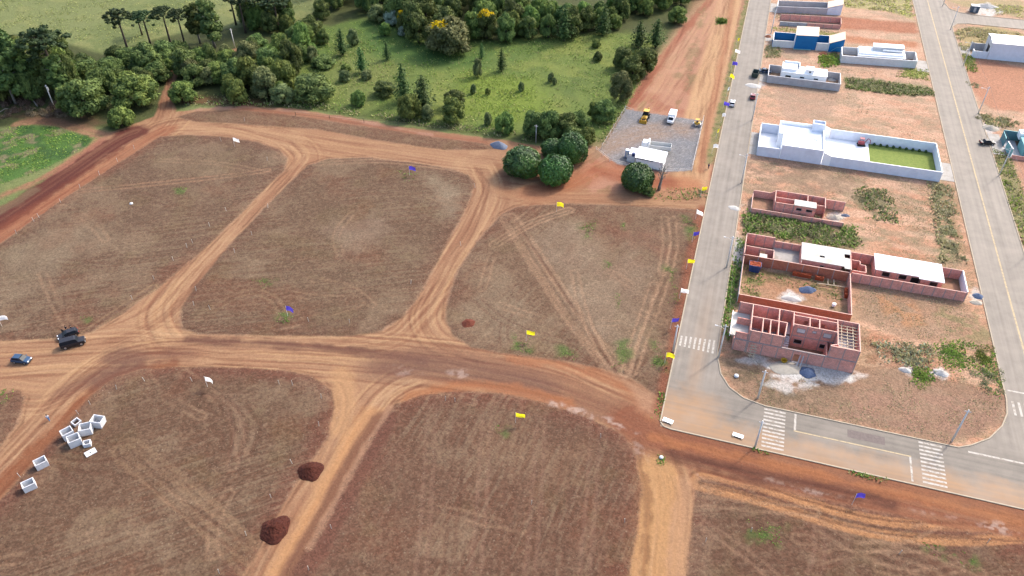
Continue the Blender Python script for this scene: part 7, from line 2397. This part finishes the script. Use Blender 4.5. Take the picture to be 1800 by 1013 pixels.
def stack(label, x, y, yaw, nx, ny, nz, ragged=.35):
    t = thing('brick_stack', label, 'brick stack', (x, y, .05), yaw)
    o = MB()
    for i in range(nx):
        for j in range(ny):
            k_ = max(1, int(nz * (1 - ragged * rnd.random())))
            for q in range(k_):
                a = rnd.uniform(-.03, .03)
                o.box(i * .32 + a, i * .32 + .30 + a, j * .22 + a, j * .22 + .2 + a, q * .205, q * .205 + .2)
    tag(o.build('bricks', M_REDB, t), kind='stuff')
    o = MB(); o.box(-.05, nx * .32 + .05, -.05, ny * .22 + .05, -.1, -.004); o.build('pallet', M_TIMB, t)
stack('long orange brick stack under the wall of the brick yard', 20.2, 156.2, -.02, 13, 4, 6)
stack('short orange brick stack right of the long one under the wall', 25.2, 156.0, 0, 6, 4, 6)
stack('orange brick stack against the right wall of the brick yard', 31.6, 151.2, 0, 2, 12, 7)
# timber frame, tubs, trestles
t = thing('timber_frame', 'ladder like pale timber frame lying in the brick yard', 'timber', (29, 155.4, .4))
for q in [((-3.3, -.8), (3.3, -.4)), ((-.9, -.65), (-.9, 1.6)), ((.4, -.55), (.4, 1.7))]:
    o = MB(); o.wall(q[0], q[1], -.06, .06, .14); o.build('beam', M_TIMB, t)
for q in [(-3.2, -.8), (3.2, -.4), (-.9, 1.5), (.4, 1.6)]:
    o = MB(); o.box(q[0] - .06, q[0] + .06, q[1] - .06, q[1] + .06, -.42, -.07); o.build('leg', M_TIMB, t)
p = at(1377, 638)
t = thing('mixing_tub', 'round yellow tub on the sand before the two storey shell', 'tub', (p[0], p[1], .35))
o = MB(); o.tube([(0, 0, 0), (0, 0, .1), (0, 0, .5)], [.4, .5, .6], 16, False); o.add([(math.cos(i * .3927) * .42, math.sin(i * .3927) * .42, .04) for i in range(16)], [tuple(range(16))])
so = o.build('shell', mat('yellow_plastic', alb(250, 196, 40), .5, .1, 3), t, True).modifiers.new('thick', 'SOLIDIFY'); so.thickness = .03
o = MB(); o.tube([(math.cos(i * .3927) * .62, math.sin(i * .3927) * .62, .5) for i in range(17)], .035, 5); o.build('rim', mat('yellow_plastic_rim', alb(250, 206, 70), .5, .1, 3), t)
p = at(1465, 539)
t = thing('water_butt', 'small white drum standing in the brick yard', 'drum', (p[0], p[1], .05))
o = MB(); o.tube([(0, 0, 0), (0, 0, .3), (0, 0, .8)], [.38, .42, .4], 14); o.build('shell', M_WHITE, t, True)
o = MB(); o.tube([(0, 0, .8), (0, 0, .86)], [.42, .3], 14); o.build('lid', M_WHITE, t)
x, y = 13.9, 126.3
t = thing('scaffold', 'timber trestle scaffold leaning on the front of the two storey shell', 'scaffold', (x - .9, y, 0))
for dx in (-.35, .35):
    o = MB(); o.tube([(dx, -.7, 0), (dx, .6, 2.9)], .07, 5); o.build('pole', M_TIMB, t)
for i in range(5):
    o = MB(); z_ = .5 + i * .5; y_ = -.7 + 1.3 * z_ / 2.9; o.box(-.75, .75, y_ - .1, y_ + .1, z_ - .03, z_ + .03); o.build('plank', M_TIMB, t)
x, y = 24.0, 126.4
t = thing('plank_ramp', 'two planks leaning on the front wall of the two storey shell', 'plank', (x - 1.5, y, 0))
for dx in (-.3, .35):
    o = MB(); o.tube([(dx - .3, -.9, .05), (dx + .1, .62, 2.2)], .11, 4); o.build('plank', M_GREYD, t)
for px, py, w_, h_, yw, lb in [(1174, 741, 2.0, 1.0, -.2, 'white board lying at the end of the kerb by the dirt road'), (1297, 767, 2.0, .9, -.15, 'white board lying on the lower kerb of the cross street')]:
    p = at(px, py)
    t = thing('sign_board', lb, 'board', (p[0], p[1], .22), yw)
    o = MB(); o.box(-w_/2, w_/2, -h_/2, h_/2, 0, .06); bevel_obj(o.build('panel', M_WHITE, t), .02, 1)
    for dx in (-w_/2 + .2, w_/2 - .2):
        o = MB(); o.box(dx - .05, dx + .05, -h_/2 - .25, h_/2 + .1, -.1, -.002); o.build('batten', M_TIMB, t)
for px, py, s_, lb in [(1294, 662, .5, 'pale boulder on the corner verge'), (231, 359, .45, 'white stone in the upper left lot'), (1162, 805, .4, 'pale round stone beside the green tuft at the road fork')]:
    p = at(px, py)
    bm = bmesh.new(); bmesh.ops.create_icosphere(bm, subdivisions=3, radius=s_)
    for v in bm.verts:
        v.co *= 1 + .25 * (math.sin(v.co.x * 5 / s_ * .4 + 1) * math.cos(v.co.y * 4 / s_ * .4) * .6)
        v.co.z *= .6
    me = bpy.data.meshes.new('stone'); bm.to_mesh(me); bm.free(); me.materials.append(M_PRE)
    o = bpy.data.objects.new('stone', me); link(o); o.location = (p[0], p[1], s_ * .4); tag(o, lb, 'stone')
# ------------------------------------------------------------------ ground cover nobody could count
def blade_mat():
    m, nt, p = new_mat('grass_blades')
    a = nt.nodes.new('ShaderNodeAttribute'); a.attribute_name = 'blade_colour'
    nt.links.new(a.outputs['Color'], p.inputs['Base Color'])
    p.inputs['Roughness'].default_value = 0.8
    p.inputs['Specular IOR Level'].default_value = 0.1
    t = nt.nodes.new('ShaderNodeBsdfTranslucent'); nt.links.new(a.outputs['Color'], t.inputs['Color'])
    mx = nt.nodes.new('ShaderNodeMixShader'); mx.inputs[0].default_value = .25
    nt.links.new(p.outputs[0], mx.inputs[1]); nt.links.new(t.outputs[0], mx.inputs[2])
    nt.links.new(mx.outputs[0], nt.nodes['Material Output'].inputs['Surface'])
    return m
M_BLADE = blade_mat()

def in_poly(x, y, poly):
    return poly_sd(x, y, poly) > 0

def tufts(name, parts, flat_=False):
    """parts: (outline, density per m2, height range, width range, [colours], clump scale, clump threshold)"""
    VS, CS = [], []
    rng = np.random.default_rng(len(name) * 7)
    for (poly, dens, hr, wr, cols, csc, cth) in parts:
        P_ = np.array(poly)
        x0, y0 = P_.min(0); x1, y1 = P_.max(0)
        n = int((x1 - x0) * (y1 - y0) * dens * (1 if flat_ else 2.7))
        x, y = rng.uniform(x0, x1, n), rng.uniform(y0, y1, n)
        k = poly_sd(x, y, poly) + rng.normal(0, 0.7, n) > 0
        if csc:
            k &= fbm(x / csc, y / csc, 33, 3) + rng.normal(0, .06, n) > cth
        k &= ~((x > -2.4) & (x < 6.4) & (y > 101.8)) & ~((x > 61.2) & (x < 73.6) & (y > 101.8)) & ~((x > -2) & (y > 101.6) & (y < 113.1))
        x, y = x[k], y[k]; n = len(x)
        if n == 0: continue
        a = rng.uniform(0, 6.28, n); w = rng.uniform(*wr, n) * (1 if flat_ else .38); h = rng.uniform(*hr, n) * (1 if flat_ else .5)
        b = rng.uniform(0, 6.28, n)
        cx, sx = np.cos(a), np.sin(a)
        lean = rng.uniform(.9, 1.6, n) * h
        lx, ly = -sx * lean, cx * lean
        if flat_:
            v = np.stack([np.stack([x - cx * w / 2, y - sx * w / 2, h * .3], -1), np.stack([x + cx * w / 2, y + sx * w / 2, h * .6], -1),
                          np.stack([x + cx * w / 2 - sx * .05, y + sx * w / 2 + cx * .05, h], -1)], 1)
            nv = 3
        else:
            v = np.stack([np.stack([x - cx * w / 2, y - sx * w / 2, np.full(n, -.03)], -1), np.stack([x + cx * w / 2, y + sx * w / 2, np.full(n, -.03)], -1),
                          np.stack([x + cx * w * .7 + lx, y + sx * w * .7 + ly, h], -1), np.stack([x - cx * w * .7 + lx, y - sx * w * .7 + ly, h * .9], -1)], 1)
            nv = 4
        C = np.array(cols)[rng.integers(0, len(cols), n)] * rng.uniform(.75, 1.25, (n, 1))
        nz = fbm(x / 5, y / 5, 71, 3)[:, None]
        C = C * (0.75 + 0.5 * nz) * (1.15 if flat_ else 2.3)
        VS.append(v.reshape(-1, 3)); CS.append(np.repeat(C, nv, 0))
    V, C = np.concatenate(VS), np.concatenate(CS)
    nf = len(V) // nv
    me = bpy.data.meshes.new(name)
    me.vertices.add(len(V)); me.vertices.foreach_set('co', V.ravel().astype(np.float32))
    me.loops.add(len(V)); me.loops.foreach_set('vertex_index', np.arange(len(V), dtype=np.int32))
    me.polygons.add(nf); me.polygons.foreach_set('loop_start', (np.arange(nf) * nv).astype(np.int32))
    me.update(calc_edges=True)
    at_ = me.attributes.new('blade_colour', 'FLOAT_COLOR', 'POINT')
    at_.data.foreach_set('color', np.concatenate([np.clip(C, 0, 1), np.ones((len(C), 1))], 1).ravel().astype(np.float32))
    me.materials.append(M_BLADE)
    o = bpy.data.objects.new(name, me); link(o)
    tag(o, kind='stuff')
    return o
g1, g2, g3, g4 = alb(134, 152, 76), alb(112, 138, 62), alb(160, 164, 92), alb(92, 116, 54)
d1, d2, d3 = alb(156, 148, 110), alb(142, 140, 94), alb(178, 164, 130)
br1, br2 = alb(128, 150, 58), alb(98, 130, 58)
tufts('meadow_grass', [(MEADOW, .9, (.2, .5), (.25, .5), [g1, g2, g3, g1], 3.0, .5), (MEADOW, .7, (.4, .9), (.3, .6), [g4, g2, d2], 4.0, .6),
                       (LIME, 1.2, (.3, .6), (.25, .5), [br1, g1], 3, .45), (gpoly([(320, 184), (520, 188), (860, 238), (930, 250), (940, 235), (880, 225), (740, 212), (560, 180), (460, 172), (340, 168)]), 2.0, (.3, .9), (.3, .8), [d2, g2, d1], 3.0, .45)])
tufts('pasture_grass', [(gpoly([(-160, 60), (60, 48), (190, 88), (330, 44), (420, 20), (560, 16), (600, -16), (-160, -20)]), .6, (.2, .5), (.4, .9), [alb(136, 144, 86), alb(126, 138, 80), alb(150, 152, 96)], 5, .5),
                        (GL, 2.0, (.2, .6), (.25, .5), [br2, g2, g1], 2.5, .48)])
R_ALL = gpoly([(1310, 275), (1660, 320), (1720, 520), (1500, 490), (1300, 420)])
R_LOW = gpoly([(1275, 640), (1360, 645), (1500, 655), (1510, 500), (1700, 530), (1765, 690), (1770, 745), (1660, 775), (1345, 715), (1285, 680)])
R_UP = [(7, 228), (60, 228), (60, 283), (34, 283), (7, 259)]
tufts('weeds', [(R_ALL, 2.2, (.1, .3), (.15, .4), [d1, d2, d3], 5.0, .53), (R_LOW, 2.6, (.1, .3), (.15, .35), [d1, d3, d2], 4.0, .52),
                (R_UP, .6, (.1, .3), (.3, .7), [d3, d1], 6.0, .58),
                (gpoly([(1305, 375), (1420, 385), (1500, 402), (1520, 440), (1460, 432), (1310, 412)]), 4.0, (.4, 1.1), (.4, .9), [g4, d2, g2], 3.0, .42),
                (gpoly([(1500, 325), (1560, 335), (1580, 395), (1530, 385)]), 4.0, (.3, .9), (.3, .8), [d2, g4, d1], 3.0, .46),
                (gpoly([(1632, 322), (1672, 326), (1702, 455), (1652, 462)]), 4.5, (.3, .9), (.3, .8), [d1, d2, d3], 3.0, .42),
                (gpoly([(1485, 140), (1540, 142), (1640, 158), (1640, 168), (1560, 166), (1490, 155)]), 4.5, (.4, 1.2), (.4, .9), [d1, d2, g4], 0, 0),
                (gpoly([(1590, 120), (1630, 122), (1632, 142), (1575, 136)]), 3.0, (.2, .6), (.3, .7), [br1, d2], 0, 0),
                (gpoly([(1640, 610), (1700, 600), (1752, 610), (1774, 690), (1768, 705), (1738, 690), (1720, 650), (1660, 645)]), 7.0, (.2, .5), (.3, .6), [br1, br2, g1], 3.0, .42),
                (gpoly([(1596, 648), (1640, 648), (1645, 672), (1600, 674)]), 7.0, (.2, .5), (.3, .6), [br1, br2], 2.0, .4),
                (gpoly([(1530, 600), (1640, 605), (1640, 650), (1560, 640)]), 4.0, (.3, .9), (.3, .7), [d1, alb(142, 150, 126), d2], 3.0, .42),
                (gpoly([(1268, 560), (1283, 470), (1300, 420), (1312, 424), (1298, 480), (1284, 560), (1278, 600)]), 5.0, (.3, .8), (.3, .7), [g2, g4, br2], 2.0, .36),
                (gpoly([(1300, 505), (1318, 468), (1345, 488), (1332, 524)]), 3.0, (.2, .6), (.3, .6), [g2, d2], 2.0, .4),
                (gpoly([(1345, 478), (1470, 496), (1480, 530), (1425, 520)]), 2.0, (.2, .6), (.3, .6), [g4, d2], 2.5, .47),
                (gpoly([(1745, 262), (1772, 272), (1828, 420), (1800, 440), (1768, 340)]), 4.0, (.3, .8), (.3, .7), [d1, d2, br1], 2.5, .4),
                (gpoly([(1720, 198), (1750, 205), (1790, 212), (1780, 224), (1736, 222)]), 4.0, (.4, 1.0), (.4, .8), [d1, d2], 2.5, .4),
                (gpoly([(1676, 58), (1702, 48), (1800, 60), (1800, 76), (1712, 90), (1692, 100)]), 3.0, (.3, .9), (.4, .9), [d3, d1, alb(176, 172, 116)], 3.0, .42),
                (gpoly([(1690, 96), (1712, 100), (1716, 128), (1702, 124)]), 4.0, (.4, .9), (.4, .8), [br1, d2], 0, 0),
                (gpoly([(1485, -10), (1600, -10), (1606, 30), (1560, 20), (1485, 12)]), 2.5, (.3, .8), (.4, 1.0), [alb(190, 192, 110), d3], 3.0, .42),
                (gpoly([(1740, 8), (1800, 12), (1800, 32), (1752, 26)]), 2.5, (.3, .8), (.4, 1.0), [alb(186, 186, 110), d3], 3.0, .42),
                (gpoly([(1356, 46), (1480, 58), (1482, 66), (1400, 62), (1356, 54)]), 2.0, (.2, .5), (.4, .8), [alb(170, 172, 90), d2], 0, 0),
                (gpoly([(1360, 32), (1380, 20), (1480, 30), (1480, 40)]), 2.5, (.3, .7), (.4, .8), [d3, d1], 3.0, .4),
                (gpoly([(1346, 80), (1370, 84), (1372, 100), (1346, 102)]), 4.0, (.3, .9), (.4, .8), [d1, d2], 0, 0),
                (gpoly([(1438, 100), (1470, 96), (1476, 114), (1445, 120)]), 5.0, (.4, .9), (.4, .8), [br1, br1, br2], 0, 0)])
gp = [(gpoly([(x0 - (x0 - sum(p[0] for p in g) / len(g)) * 0, y0) for x0, y0 in g]), 7.0, (.15, .5), (.2, .5), [g2, br2, g4], 1.5, .46) for g in GREENS]
gp += [(VERGE, 1.5, (.1, .4), (.2, .5), [d2, d1, g2], 2.5, .48), (gpoly([(1158, 690), (1168, 690), (1166, 740), (1158, 735)]), 5.0, (.3, .7), (.2, .5), [g4, g2], 0, 0),
       (gpoly([(1490, 824), (1520, 822), (1560, 838), (1550, 845), (1505, 838)]), 9.0, (.3, .8), (.2, .5), [g4, g2, d2], 0, 0), (gpoly([(1318, 782), (1350, 786), (1358, 796), (1325, 794)]), 9.0, (.3, .7), (.2, .5), [g4, g2], 0, 0),
       (gpoly([(1156, 800), (1168, 802), (1170, 818), (1158, 818)]), 8.0, (.3, .6), (.2, .4), [g4, g2], 0, 0), (gpoly([(1130, 335), (1240, 330), (1245, 350), (1140, 352)]), 2.5, (.2, .6), (.3, .6), [g4, d2, g2], 2.0, .5),
       (gpoly([(1258, 32), (1276, 32), (1278, 42), (1260, 44)]), 4.0, (.3, .7), (.3, .6), [br2], 0, 0), (gpoly([(1060, 250), (1098, 190), (1150, 105), (1140, 100), (1085, 190), (1050, 250)]), 2.0, (.3, .8), (.3, .7), [g2, g4, d2], 0, 0)]
tufts('green_tufts', gp)
sp = []
for i, (pp, c, dr) in enumerate(LOTS):
    if i in (7,): continue
    g = [at(*p) for p in pp]
    g = [(x, y) for x, y in g]
    sp.append((g, (1.0, 1.3, 2.2, 2.4, 2.4, 2.4, .6)[i], (.04, .16), (.3, .75), [alb(196, 176, 148), alb(176, 150, 122), alb(150, 116, 92), alb(120, 84, 64)], 3.0, .42))
tufts('dry_stubble', sp, True)
